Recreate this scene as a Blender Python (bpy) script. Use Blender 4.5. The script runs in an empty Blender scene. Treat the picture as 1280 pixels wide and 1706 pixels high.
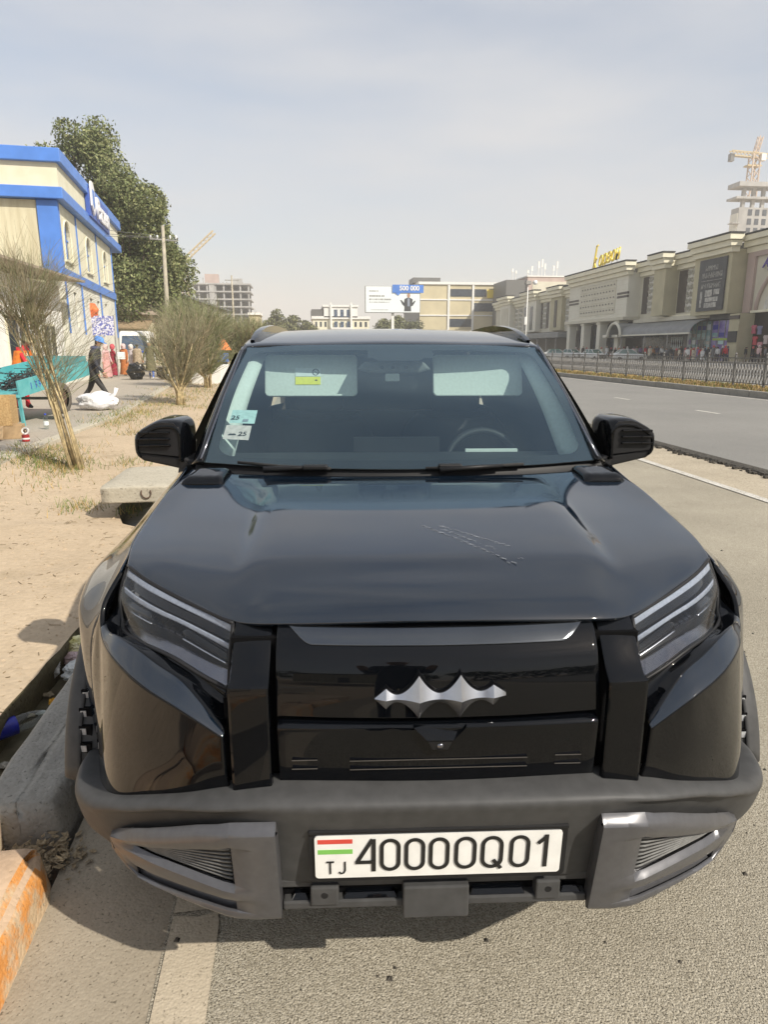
import bpy, bmesh, math, random
import numpy as np
from mathutils import Vector, Matrix, Euler

rnd = random.Random(7)
scene = bpy.context.scene
COL = scene.collection
R = math.radians

# ------------------------------------------------------------------ camera
PITCH = math.atan((853 - 580) / 1134.0)
HEAD = R(6.85)
cam_d = bpy.data.cameras.new('camera')
cam_d.sensor_fit = 'VERTICAL'
cam_d.sensor_height = 24.0
cam_d.lens = 1134.0 / 1706.0 * 24.0
cam_d.clip_start = 0.05
cam_d.clip_end = 4000
cam = bpy.data.objects.new('camera', cam_d)
COL.objects.link(cam)
cam.location = (0, 0, 1.6)
cam.rotation_euler = (math.pi / 2 - PITCH, 0, -HEAD)
scene.camera = cam

# ------------------------------------------------------------------ light
SUN = Vector((0.68, -0.73, 0.86)).normalized()
SUN_EL = math.asin(SUN.z)
SUN_AZ = math.atan2(SUN.x, SUN.y)
world = bpy.data.worlds.new('World')
scene.world = world
world.use_nodes = True
nt = world.node_tree
nt.nodes.clear()
wo = nt.nodes.new('ShaderNodeOutputWorld')
bg = nt.nodes.new('ShaderNodeBackground')
sky = nt.nodes.new('ShaderNodeTexSky')
sky.sky_type = 'NISHITA'
sky.sun_disc = False
sky.sun_elevation = SUN_EL
sky.sun_rotation = SUN_AZ
sky.altitude = 800
sky.air_density = 1.2
sky.dust_density = 3.5
sky.ozone_density = 1.0
bg.inputs['Strength'].default_value = 0.103
# a thin, even veil of high cloud over the whole dome (softly streaked)
tc = nt.nodes.new('ShaderNodeTexCoord')
mp = nt.nodes.new('ShaderNodeMapping')
mp.inputs['Scale'].default_value = (1.0, 1.6, 4.5)
mp.inputs['Rotation'].default_value = (0.1, 0.15, 0.5)
nz = nt.nodes.new('ShaderNodeTexNoise')
nz.inputs['Scale'].default_value = 2.1
nz.inputs['Detail'].default_value = 6
nz.inputs['Roughness'].default_value = 0.5
mr = nt.nodes.new('ShaderNodeMapRange')
mr.inputs['From Min'].default_value = 0.3
mr.inputs['From Max'].default_value = 0.75
mr.inputs['To Min'].default_value = 0.40
mr.inputs['To Max'].default_value = 0.98
mix = nt.nodes.new('ShaderNodeMixRGB')
mix.inputs['Color2'].default_value = (4.65, 4.7, 4.85, 1)
nt.links.new(tc.outputs['Generated'], mp.inputs['Vector'])
nt.links.new(mp.outputs['Vector'], nz.inputs['Vector'])
nt.links.new(nz.outputs['Fac'], mr.inputs['Value'])
nt.links.new(mr.outputs['Result'], mix.inputs['Fac'])
nt.links.new(sky.outputs['Color'], mix.inputs['Color1'])
nt.links.new(mix.outputs['Color'], bg.inputs['Color'])
nt.links.new(bg.outputs['Background'], wo.inputs['Surface'])

sun_d = bpy.data.lights.new('sun', 'SUN')
sun_d.energy = 3.7
sun_d.angle = R(0.53)
sun_d.color = (1.0, 0.93, 0.82)
sun = bpy.data.objects.new('sun', sun_d)
COL.objects.link(sun)
sun.rotation_euler = SUN.to_track_quat('Z', 'Y').to_euler()
sun.location = (20, -20, 30)

scene.view_settings.view_transform = 'Standard'
scene.view_settings.look = 'None'
scene.view_settings.exposure = 0.6
scene.view_settings.gamma = 1
scene.view_settings.use_curve_mapping = False
scene.render.engine = 'CYCLES'
scene.cycles.max_bounces = 8
scene.cycles.volume_bounces = 3
scene.cycles.transparent_max_bounces = 12
scene.cycles.caustics_reflective = False
scene.cycles.caustics_refractive = False
scene.cycles.use_denoising = True

# ------------------------------------------------------------------ helpers
def tag(o, label=None, cat=None, group=None, kind=None):
    if label: o['label'] = label
    if cat: o['category'] = cat
    if group: o['group'] = group
    if kind: o['kind'] = kind
    return o

def empty(name, loc=(0, 0, 0), rz=0.0, parent=None):
    o = bpy.data.objects.new(name, None)
    o.empty_display_size = 0.2
    COL.objects.link(o)
    o.location = loc
    o.rotation_euler = (0, 0, rz)
    if parent: o.parent = parent
    return o

def thing(name, label, cat, loc=(0, 0, 0), rz=0.0, group=None):
    return tag(empty(name, loc, rz), label, cat, group)

def link_mesh(name, me, m=None, parent=None, smooth=False):
    o = bpy.data.objects.new(name, me)
    COL.objects.link(o)
    if m is not None:
        for x in (m if isinstance(m, (list, tuple)) else [m]):
            me.materials.append(x)
    if parent: o.parent = parent
    if smooth:
        me.polygons.foreach_set('use_smooth', [True] * len(me.polygons))
    return o

def dup(root, loc, rz=None, label=None, scale=None):
    def rec(o, par):
        c = o.copy()
        COL.objects.link(c)
        if par is not None: c.parent = par
        for ch in o.children: rec(ch, c)
        return c
    r = rec(root, None)
    r.location = loc
    if rz is not None: r.rotation_euler = (0, 0, rz)
    if scale is not None: r.scale = scale
    if label: r['label'] = label
    return r

def bevel(o, w=0.004, seg=2, ang=35):
    b = o.modifiers.new('bevel', 'BEVEL')
    b.width = w; b.segments = seg
    b.limit_method = 'ANGLE'; b.angle_limit = R(ang)
    return o

def solid(o, t=0.01, off=-1):
    s = o.modifiers.new('solid', 'SOLIDIFY')
    s.thickness = t; s.offset = off
    return o

def autosmooth(o, ang=35):
    me = o.data
    me.polygons.foreach_set('use_smooth', [True] * len(me.polygons))
    bm = bmesh.new(); bm.from_mesh(me)
    for e in bm.edges:
        if len(e.link_faces) == 2 and e.calc_face_angle(0) > R(ang):
            e.smooth = False
    bm.to_mesh(me); bm.free()
    return o

class MB:
    """collects boxes, bars, tubes, plates and lofts; build() links them as one mesh object"""
    def __init__(s): s.v = []; s.f = []; s.mi = []
    def add(s, vs, fs, mi=0):
        b = len(s.v)
        s.v += [tuple(map(float, v)) for v in vs]
        s.f += [tuple(b + i for i in f) for f in fs]
        s.mi += [mi] * len(fs)
        return s
    def box(s, x0, x1, y0, y1, z0, z1, mi=0):
        vs = [(x, y, z) for z in (z0, z1) for y in (y0, y1) for x in (x0, x1)]
        return s.add(vs, [(0, 2, 3, 1), (4, 5, 7, 6), (0, 1, 5, 4), (2, 6, 7, 3), (0, 4, 6, 2), (1, 3, 7, 5)], mi)
    def hexa(s, lo, hi, mi=0):
        """two quads (4 points each, same order) joined"""
        return s.add(list(lo) + list(hi), [(3, 2, 1, 0), (4, 5, 6, 7), (0, 1, 5, 4), (1, 2, 6, 5), (2, 3, 7, 6), (3, 0, 4, 7)], mi)
    def bar(s, a, b, w, h=None, mi=0, up=(0, 0, 1)):
        a = Vector(a); b = Vector(b); h = h or w
        d = (b - a).normalized(); u = Vector(up)
        if abs(d.dot(u)) > 0.98: u = Vector((1, 0, 0))
        x = d.cross(u).normalized() * (w / 2); y = x.cross(d).normalized() * (h / 2)
        q = [-x - y, x - y, x + y, -x + y]
        return s.hexa([a + k for k in q], [b + k for k in q], mi)
    def tube(s, pts, r, n=8, mi=0, cap=True):
        pts = [Vector(p) for p in pts]
        rs = r if isinstance(r, (list, tuple)) else [r] * len(pts)
        b = len(s.v); prev = None
        for i, p in enumerate(pts):
            d = (pts[min(i + 1, len(pts) - 1)] - pts[max(i - 1, 0)])
            d = d.normalized() if d.length > 1e-9 else Vector((0, 0, 1))
            if prev is None:
                u = Vector((0, 0, 1)) if abs(d.z) < 0.9 else Vector((1, 0, 0))
                x = d.cross(u).normalized()
            else:
                x = prev - d * prev.dot(d)
                x = x.normalized() if x.length > 1e-6 else d.orthogonal().normalized()
            prev = x; y = d.cross(x)
            for k in range(n):
                a = 2 * math.pi * k / n
                s.v.append(tuple(p + x * (math.cos(a) * rs[i]) + y * (math.sin(a) * rs[i])))
        for i in range(len(pts) - 1):
            for k in range(n):
                k2 = (k + 1) % n
                s.f.append((b + i * n + k, b + i * n + k2, b + (i + 1) * n + k2, b + (i + 1) * n + k)); s.mi.append(mi)
        if cap:
            s.f.append(tuple(b + k for k in range(n))[::-1]); s.mi.append(mi)
            e = b + (len(pts) - 1) * n
            s.f.append(tuple(e + k for k in range(n))); s.mi.append(mi)
        return s
    def prism(s, poly, d, mi=0):
        """planar polygon (3D points) pushed along vector d"""
        n = len(poly); d = Vector(d)
        lo = [Vector(p) for p in poly]; hi = [p + d for p in lo]
        return s.add(lo + hi, [tuple(range(n))[::-1], tuple(range(n, 2 * n))] +
                     [(i, (i + 1) % n, n + (i + 1) % n, n + i) for i in range(n)], mi)
    def lathe(s, prof, c=(0, 0, 0), n=20, axis='z', mi=0):
        b = len(s.v)
        for (r, h) in prof:
            for k in range(n):
                a = 2 * math.pi * k / n; x, y = r * math.cos(a), r * math.sin(a)
                p = (x, y, h) if axis == 'z' else ((h, x, y) if axis == 'x' else (x, h, y))
                s.v.append((p[0] + c[0], p[1] + c[1], p[2] + c[2]))
        for i in range(len(prof) - 1):
            for k in range(n):
                k2 = (k + 1) % n
                s.f.append((b + i * n + k, b + i * n + k2, b + (i + 1) * n + k2, b + (i + 1) * n + k)); s.mi.append(mi)
        return s
    def grid(s, P, mi=0, flip=False, keep=None):
        """P: array (nu, nv, 3)"""
        P = np.asarray(P, float); nu, nv = P.shape[:2]; b = len(s.v)
        s.v += [tuple(p) for p in P.reshape(-1, 3)]
        for i in range(nu - 1):
            for j in range(nv - 1):
                if keep is not None and not keep(i, j): continue
                q = (b + i * nv + j, b + (i + 1) * nv + j, b + (i + 1) * nv + j + 1, b + i * nv + j + 1)
                s.f.append(q[::-1] if flip else q); s.mi.append(mi)
        return s
    def mirror(s):
        """mirror across x=0, in place"""
        s.v = [(-x, y, z) for x, y, z in s.v]
        s.f = [f[::-1] for f in s.f]
        return s
    def build(s, name, m=None, parent=None, smooth=False, fix=True, loc=None):
        me = bpy.data.meshes.new(name)
        me.from_pydata(s.v, [], s.f)
        if fix:
            bm = bmesh.new(); bm.from_mesh(me)
            bmesh.ops.recalc_face_normals(bm, faces=bm.faces)
            bm.to_mesh(me); bm.free()
        o = link_mesh(name, me, m, parent, smooth)
        if len(set(s.mi)) > 1: me.polygons.foreach_set('material_index', s.mi)
        if loc is not None: o.location = loc
        return o

def cr(pts, n, closed=False):
    """Catmull-Rom resample of points by chord length to n points"""
    P = np.asarray(pts, float)
    d = np.r_[0, np.cumsum(np.maximum(np.linalg.norm(np.diff(P, axis=0), axis=1), 1e-6))]
    m = np.zeros_like(P)
    for i in range(len(P)):
        a = max(i - 1, 0); b = min(i + 1, len(P) - 1)
        m[i] = (P[b] - P[a]) / (d[b] - d[a])
    t = np.linspace(0, d[-1], n)
    k = np.clip(np.searchsorted(d, t, 'right') - 1, 0, len(P) - 2)
    h = d[k + 1] - d[k]; s = ((t - d[k]) / h)[:, None]; h = h[:, None]
    return (2*s**3 - 3*s**2 + 1)*P[k] + (s**3 - 2*s**2 + s)*h*m[k] + (-2*s**3 + 3*s**2)*P[k+1] + (s**3 - s**2)*h*m[k+1]

def loft(stations, nu, nv):
    """stations: list of point lists (same meaning of index); returns (nu, nv, 3)"""
    S = np.array([cr(s, nv) for s in stations])
    if len(S) == 2:
        t = np.linspace(0, 1, nu)[:, None, None]
        return S[0][None] * (1 - t) + S[1][None] * t
    return np.stack([cr(S[:, j], nu) for j in range(nv)], axis=1)

def lin(xs, ys):
    return lambda x: float(np.interp(x, xs, ys))

# ------------------------------------------------------------------ materials
def mat(name, col, rough=0.6, metal=0.0, vary=0.0, scale=8.0, bump=0.0, bscale=None, coat=0.0, spec=0.5,
        col2=None, detail=4, obj=True, stretch=None, lo=0.35, hi=0.65, bdist=0.01):
    m = bpy.data.materials.new(name); m.use_nodes = True
    t = m.node_tree; b = t.nodes['Principled BSDF']
    b.inputs['Roughness'].default_value = rough
    b.inputs['Metallic'].default_value = metal
    b.inputs['Specular IOR Level'].default_value = spec
    b.inputs['Coat Weight'].default_value = coat
    b.inputs['Coat Roughness'].default_value = 0.03
    b.inputs['Base Color'].default_value = (*col, 1)
    co = t.nodes.new('ShaderNodeTexCoord')
    src = co.outputs['Object' if obj else 'Generated']
    if stretch:
        mpp = t.nodes.new('ShaderNodeMapping'); mpp.inputs['Scale'].default_value = stretch
        t.links.new(src, mpp.inputs['Vector']); src = mpp.outputs['Vector']
    if vary or col2:
        n = t.nodes.new('ShaderNodeTexNoise'); n.inputs['Scale'].default_value = scale; n.inputs['Detail'].default_value = detail
        r = t.nodes.new('ShaderNodeValToRGB')
        r.color_ramp.elements[0].position = lo; r.color_ramp.elements[1].position = hi
        c2 = col2 or tuple(min(1, c * (1 + vary)) for c in col)
        c1 = col if col2 else tuple(c * (1 - vary) for c in col)
        r.color_ramp.elements[0].color = (*c1, 1); r.color_ramp.elements[1].color = (*c2, 1)
        t.links.new(src, n.inputs['Vector']); t.links.new(n.outputs['Fac'], r.inputs['Fac'])
        t.links.new(r.outputs['Color'], b.inputs['Base Color'])
    if bump:
        n2 = t.nodes.new('ShaderNodeTexNoise'); n2.inputs['Scale'].default_value = bscale or scale * 4; n2.inputs['Detail'].default_value = 5
        bp = t.nodes.new('ShaderNodeBump'); bp.inputs['Strength'].default_value = bump; bp.inputs['Distance'].default_value = bdist
        t.links.new(src, n2.inputs['Vector']); t.links.new(n2.outputs['Fac'], bp.inputs['Height'])
        t.links.new(bp.outputs['Normal'], b.inputs['Normal'])
    return m

def glassy(name, tint, ior=1.5, boost=1.0, rough=0.0, gcol=(1, 1, 1)):
    """thin pane: tinted straight transmission under a Fresnel reflection"""
    m = bpy.data.materials.new(name); m.use_nodes = True
    t = m.node_tree; t.nodes.clear()
    o = t.nodes.new('ShaderNodeOutputMaterial'); mx = t.nodes.new('ShaderNodeMixShader')
    tr = t.nodes.new('ShaderNodeBsdfTransparent'); tr.inputs['Color'].default_value = (*tint, 1)
    gl = t.nodes.new('ShaderNodeBsdfGlossy'); gl.inputs['Roughness'].default_value = rough
    gl.inputs['Color'].default_value = (*gcol, 1)
    ge = t.nodes.new('ShaderNodeNewGeometry')
    fr = t.nodes.new('ShaderNodeFresnel'); fr.inputs['IOR'].default_value = ior
    # keep the Fresnel term the same from either side of the sheet
    mu = t.nodes.new('ShaderNodeMath'); mu.operation = 'MULTIPLY'; mu.inputs[1].default_value = boost; mu.use_clamp = True
    inv = t.nodes.new('ShaderNodeMapRange')
    inv.inputs['To Min'].default_value = ior; inv.inputs['To Max'].default_value = 1.0 / ior
    t.links.new(ge.outputs['Backfacing'], inv.inputs['Value'])
    t.links.new(inv.outputs['Result'], fr.inputs['IOR'])
    t.links.new(fr.outputs['Fac'], mu.inputs[0])
    t.links.new(mu.outputs[0], mx.inputs['Fac'])
    t.links.new(tr.outputs[0], mx.inputs[1]); t.links.new(gl.outputs[0], mx.inputs[2])
    t.links.new(mx.outputs[0], o.inputs['Surface'])
    return m

def text(name, body, size, m, parent=None, loc=(0, 0, 0), rot=(math.pi / 2, 0, 0), ext=0.002, shear=0.0, align='CENTER', bold=0.0, sx=1.0):
    c = bpy.data.curves.new(name, 'FONT')
    c.body = body; c.size = size; c.extrude = ext; c.shear = shear
    c.align_x = align; c.align_y = 'CENTER'; c.offset = bold
    c.resolution_u = 3
    c.materials.append(m)
    tmp = bpy.data.objects.new(name, c)
    COL.objects.link(tmp)
    dg = bpy.context.evaluated_depsgraph_get()
    me = bpy.data.meshes.new_from_object(tmp.evaluated_get(dg))
    bpy.data.objects.remove(tmp)
    o = bpy.data.objects.new(name, me)
    COL.objects.link(o)
    o.location = loc; o.rotation_euler = rot; o.scale = (sx, 1, 1)
    if parent: o.parent = parent
    return o

def ribbon(mb, pts, w, y, closed=False, mi=0, t=0.001):
    """flat stroke of width w in the XZ plane at depth y (thickness t)"""
    P = [Vector((p[0], 0, p[1])) for p in pts]; n = len(P); L = []; Rr = []
    for i in range(n):
        a = P[(i - 1) % n] if (closed or i > 0) else P[i]
        b = P[(i + 1) % n] if (closed or i < n - 1) else P[i]
        d = (b - a).normalized(); q = Vector((-d.z, 0, d.x)) * (w / 2)
        L.append(P[i] + q); Rr.append(P[i] - q)
    for i in range(n if closed else n - 1):
        j = (i + 1) % n
        quad = [L[i], Rr[i], Rr[j], L[j]]
        mb.hexa([(v.x, y, v.z) for v in quad], [(v.x, y - t, v.z) for v in quad], mi)
# ------------------------------------------------------------------ materials used by several things
M = {}
M['paint'] = mat('black_car_paint', (0.004, 0.009, 0.017), rough=0.045, vary=0.15, scale=3, spec=1.0)
M['paint_gloss'] = mat('piano_black', (0.002, 0.0025, 0.0035), rough=0.025, vary=0.1, scale=5, spec=0.34)
M['plastic'] = mat('matte_dark_plastic', (0.056, 0.056, 0.056), rough=0.55, vary=0.12, scale=30, bump=0.12, bscale=900, bdist=0.001, spec=0.35)
M['plastic_dark'] = mat('black_plastic', (0.012, 0.012, 0.013), rough=0.5, vary=0.1, scale=20, spec=0.3)
M['void'] = mat('dark_cavity', (0.004, 0.004, 0.0045), rough=0.9, vary=0.1, scale=10, spec=0.1)
M['gunmetal'] = mat('gunmetal_trim', (0.115, 0.115, 0.122), rough=0.30, metal=0.45, vary=0.06, scale=60, spec=0.5)
M['chrome'] = mat('satin_chrome', (0.46, 0.47, 0.50), rough=0.26, metal=1.0, vary=0.03, scale=40)
M['chrome_dark'] = mat('dark_chrome', (0.22, 0.22, 0.24), rough=0.14, metal=1.0, vary=0.05, scale=30)
M['rubber'] = mat('tyre_rubber', (0.018, 0.018, 0.018), rough=0.85, vary=0.25, scale=30)
M['windshield'] = glassy('windshield_glass', (0.74, 0.85, 0.83), 1.52, 2.2, gcol=(.64, .86, 1.0))
M['lens'] = glassy('headlamp_lens', (0.92, 0.93, 0.94), 1.5, 0.9)
M['tint'] = glassy('tinted_side_glass', (0.012, 0.014, 0.014), 1.52, 1.0)
M['drl'] = mat('frosted_light_guide', (0.27, 0.30, 0.36), rough=0.15, vary=0.12, scale=120, spec=0.6)
M['trim_pale'] = mat('pale_interior_fabric', (0.66, 0.70, 0.67), rough=0.9, vary=0.05, scale=80)
M['cabin'] = mat('dark_cabin', (0.012, 0.013, 0.016), rough=0.7, vary=0.2, scale=15)
M['seat'] = mat('dark_seat_leather', (0.010, 0.010, 0.012), rough=0.55, vary=0.2, scale=20)
M['plate_white'] = mat('plate_white', (0.78, 0.78, 0.75), rough=0.35, vary=0.04, scale=25)
M['plate_ink'] = mat('plate_ink', (0.012, 0.012, 0.012), rough=0.4, vary=0.1, scale=40)
M['flag_red'] = mat('flag_red', (0.62, 0.07, 0.05), rough=0.4, vary=0.05)
M['flag_green'] = mat('flag_green', (0.2, 0.5, 0.1), rough=0.4, vary=0.05)
M['paper_teal'] = mat('sticker_teal', (0.48, 0.66, 0.66), rough=0.6, vary=0.1, scale=60)
M['paper_pink'] = mat('sticker_pink', (0.66, 0.56, 0.54), rough=0.6, vary=0.12, scale=60)
M['paper_yellow'] = mat('sticker_yellow', (0.85, 0.82, 0.08), rough=0.6, vary=0.05, scale=60)
M['paper_white'] = mat('sticker_white', (0.75, 0.8, 0.8), rough=0.6, vary=0.05, scale=60)
M['mirror_silver'] = mat('mirror_silver', (0.8, 0.8, 0.8), rough=0.03, metal=1.0, vary=0.01)

M['rust'] = mat('rusty_steel', (.10, .06, .04), rough=.8, vary=.4, scale=30)

M['lip_grey'] = mat('smoked_grey_insert', (0.13, 0.14, 0.15), rough=0.12, metal=1.0, vary=0.06, scale=6)
# ================================================================== vegetation and people builders
M['bark'] = mat('grey_bark', (.11, .085, .06), rough=.95, vary=.35, scale=14, bump=.5, bscale=40)
M['stem'] = mat('pale_olive_stem', (.42, .34, .19), rough=.8, vary=.35, scale=12)
M['twig_olive'] = mat('olive_twig', (.24, .22, .14), rough=.85, vary=.35, scale=6)
M['twig_brown'] = mat('brown_twig', (.27, .22, .14), rough=.85, vary=.35, scale=6)
M['twig_green'] = mat('green_twig', (.18, .195, .09), rough=.85, vary=.35, scale=6)
M['leaf_olive'] = mat('olive_leaf', (.13, .155, .058), rough=.65, vary=.4, scale=1.3, spec=.3)
M['leaf_light'] = mat('light_olive_leaf', (.235, .245, .11), rough=.65, vary=.35, scale=1.3, spec=.3)
M['leaf_far'] = mat('far_leaf', (.085, .09, .045), rough=.7, vary=.35, scale=.5, spec=.2)

def leaf_cloud(clumps, n, size, seed, shell=.55):
    """random small quads filling ellipsoid clumps (cx,cy,cz,rx,ry,rz,weight)"""
    g = np.random.default_rng(seed)
    C = np.array(clumps, float); w = C[:, 6] / C[:, 6].sum()
    k = g.choice(len(C), n, p=w)
    d = g.normal(size=(n, 3)); d /= np.linalg.norm(d, axis=1)[:, None]
    r = (shell + (1 - shell) * g.random(n) ** .6) * (1 + .10 * g.normal(size=n))
    r = np.where(g.random(n) < .22, g.random(n) ** .5, r)
    c = C[k, :3] + d * r[:, None] * C[k, 3:6]
    a = g.normal(size=(n, 3)); a /= np.linalg.norm(a, axis=1)[:, None]
    b = np.cross(a, g.normal(size=(n, 3))); b /= np.linalg.norm(b, axis=1)[:, None]
    s = size * (.6 + .8 * g.random(n))[:, None]
    V = np.stack([c - a * s - b * s * .1, c + b * s * .55, c + a * s + b * s * .1, c - b * s * .55], axis=1).reshape(-1, 3)
    F = np.arange(4 * n).reshape(-1, 4)
    mi = (g.random(n) < .42).astype(int)
    return V, F, mi

def raw_mesh(name, V, F, mi, mats, parent=None):
    me = bpy.data.meshes.new(name)
    me.vertices.add(len(V)); me.vertices.foreach_set('co', np.asarray(V, 'f').ravel())
    nf, k = F.shape
    me.loops.add(nf * k); me.loops.foreach_set('vertex_index', F.ravel().astype('i'))
    me.polygons.add(nf); me.polygons.foreach_set('loop_start', np.arange(0, nf * k, k, dtype='i'))
    try: me.polygons.foreach_set('loop_total', np.full(nf, k, 'i'))
    except Exception: pass
    for m in mats: me.materials.append(m)
    me.polygons.foreach_set('material_index', mi.astype('i'))
    me.update(); me.validate()
    return link_mesh(name, me, None, parent)

def leafy_tree(name, label, loc, clumps, n, size, seed, mats, trunk_r=.3, group=None, base=0.0, limb_to=None):
    t = thing(name, label, 'tree', loc, 0, group)
    V, F, mi = leaf_cloud(clumps, n, size, seed)
    raw_mesh('crown', V, F, mi, mats, t)
    rr = random.Random(seed)
    C = np.array(clumps); top = C[:, 2].max(); cx, cy = C[:, 0].mean(), C[:, 1].mean()
    mb = MB()
    h0 = C[:, 2].min() * .75
    mb.tube([(0, 0, base - .3), (0.05, 0, base + .6), (cx * .3, cy * .3, h0), (cx * .8, cy * .8, (h0 + top) / 2), (cx, cy, top * .85)], [trunk_r * 1.35, trunk_r, trunk_r * .75, trunk_r * .45, trunk_r * .1], 9)
    for c in C:
        st = Vector((cx * .4, cy * .4, h0 * rr.uniform(.7, 1.15))); e = Vector(c[:3]); md = (st + e) / 2 + Vector((0, 0, -.1 * (e - st).length))
        mb.tube([st, md, e], [trunk_r * .4, trunk_r * .25, trunk_r * .06], 6)
    mb.build('trunk', M['bark'], t, True)
    return t

def broom_shrub(label, loc, H, spread, n, seed, lean=(0, 0), base_r=.06, stems=7, bare=.38, mats=None, group=None, tw=.0035, droop=0.0, sr=None):
    sr = sr or base_r * .30
    """pruned shrub: a bundle of bare stems that fans out into a broom of thin upright twigs"""
    t = thing('shrub', label, 'shrub', loc, 0, group)
    rr = random.Random(seed); mb = MB(); tips = []
    for k in range(stems):
        a = rr.uniform(0, 6.28); r0 = base_r * rr.uniform(.2, 1)
        p0 = Vector((math.cos(a) * r0, math.sin(a) * r0, -.08)); 
        p1 = Vector((lean[0] * .35 + math.cos(a) * r0 * .9 + rr.gauss(0, .02), lean[1] * .3 + math.sin(a) * r0 * .9, H * bare * .5))
        d = spread * rr.uniform(.12, .42)
        p2 = Vector((lean[0] * .8 + math.cos(a) * d, lean[1] * .8 + math.sin(a) * d, H * bare * rr.uniform(.9, 1.15)))
        d2 = d * 2.0
        p3 = Vector((lean[0] + math.cos(a + rr.gauss(0, .3)) * d2, lean[1] + math.sin(a) * d2, H * rr.uniform(.62, .8)))
        mb.tube([p0, p1, p2, p3], [sr, sr * .85, sr * .6, sr * .2], 6)
        tips += [(p1, p2), (p2, p3), (p2, p3)]
    mb.build('trunk', M['stem'], t, True)
    cm = MB()
    for k in range(n):
        a, b = tips[rr.randrange(len(tips))]
        s = a.lerp(b, rr.uniform(.25 if a.z < H * .3 else 0, 1))
        out = Vector((s.x - lean[0], s.y - lean[1], 0)); out = out.normalized() if out.length > 1e-4 else Vector((1, 0, 0))
        ang = rr.uniform(0, 6.28); rad = Vector((math.cos(ang), math.sin(ang), 0)) * .7 + out * .5
        l = H * rr.uniform(.16, .42); up = rr.uniform(.35, 1.25)
        d = (rad * spread * rr.uniform(.25, 1.0) / max(spread, .3) + Vector((0, 0, up))).normalized()
        e = s + d * l
        e.z = min(e.z, H * rr.uniform(.90, 1.02))
        m_ = s.lerp(e, .5) + Vector((rr.gauss(0, .03), rr.gauss(0, .03), -droop * l))
        c = 0 if rr.random() < .5 else (1 if rr.random() < .6 else 2)
        cm.tube([s, m_, e], [tw * 1.5, tw, tw * .5], 3, c, cap=False)
        for q in range(2):
            s2 = m_.lerp(e, rr.random()); d2 = (d + Vector((rr.gauss(0, .45), rr.gauss(0, .45), rr.gauss(0, .3)))).normalized()
            e2 = s2 + d2 * l * rr.uniform(.25, .5)
            cm.tube([s2, e2], [tw * .8, tw * .4], 3, c, cap=False)
    cm.build('crown', mats or [M['twig_olive'], M['twig_brown'], M['twig_green']], t, fix=False)
    return t

CLOTH = {}
def cloth(c):
    k = tuple(round(x, 3) for x in c)
    if k not in CLOTH: CLOTH[k] = mat('cloth', c, rough=.85, vary=.18, scale=14, bump=.15, bscale=40)
    return CLOTH[k]
M['skin'] = mat('skin', (.42, .25, .165), rough=.55, vary=.08, scale=20)
M['hair'] = mat('dark_hair', (.02, .016, .013), rough=.6, vary=.2, scale=40)

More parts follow.
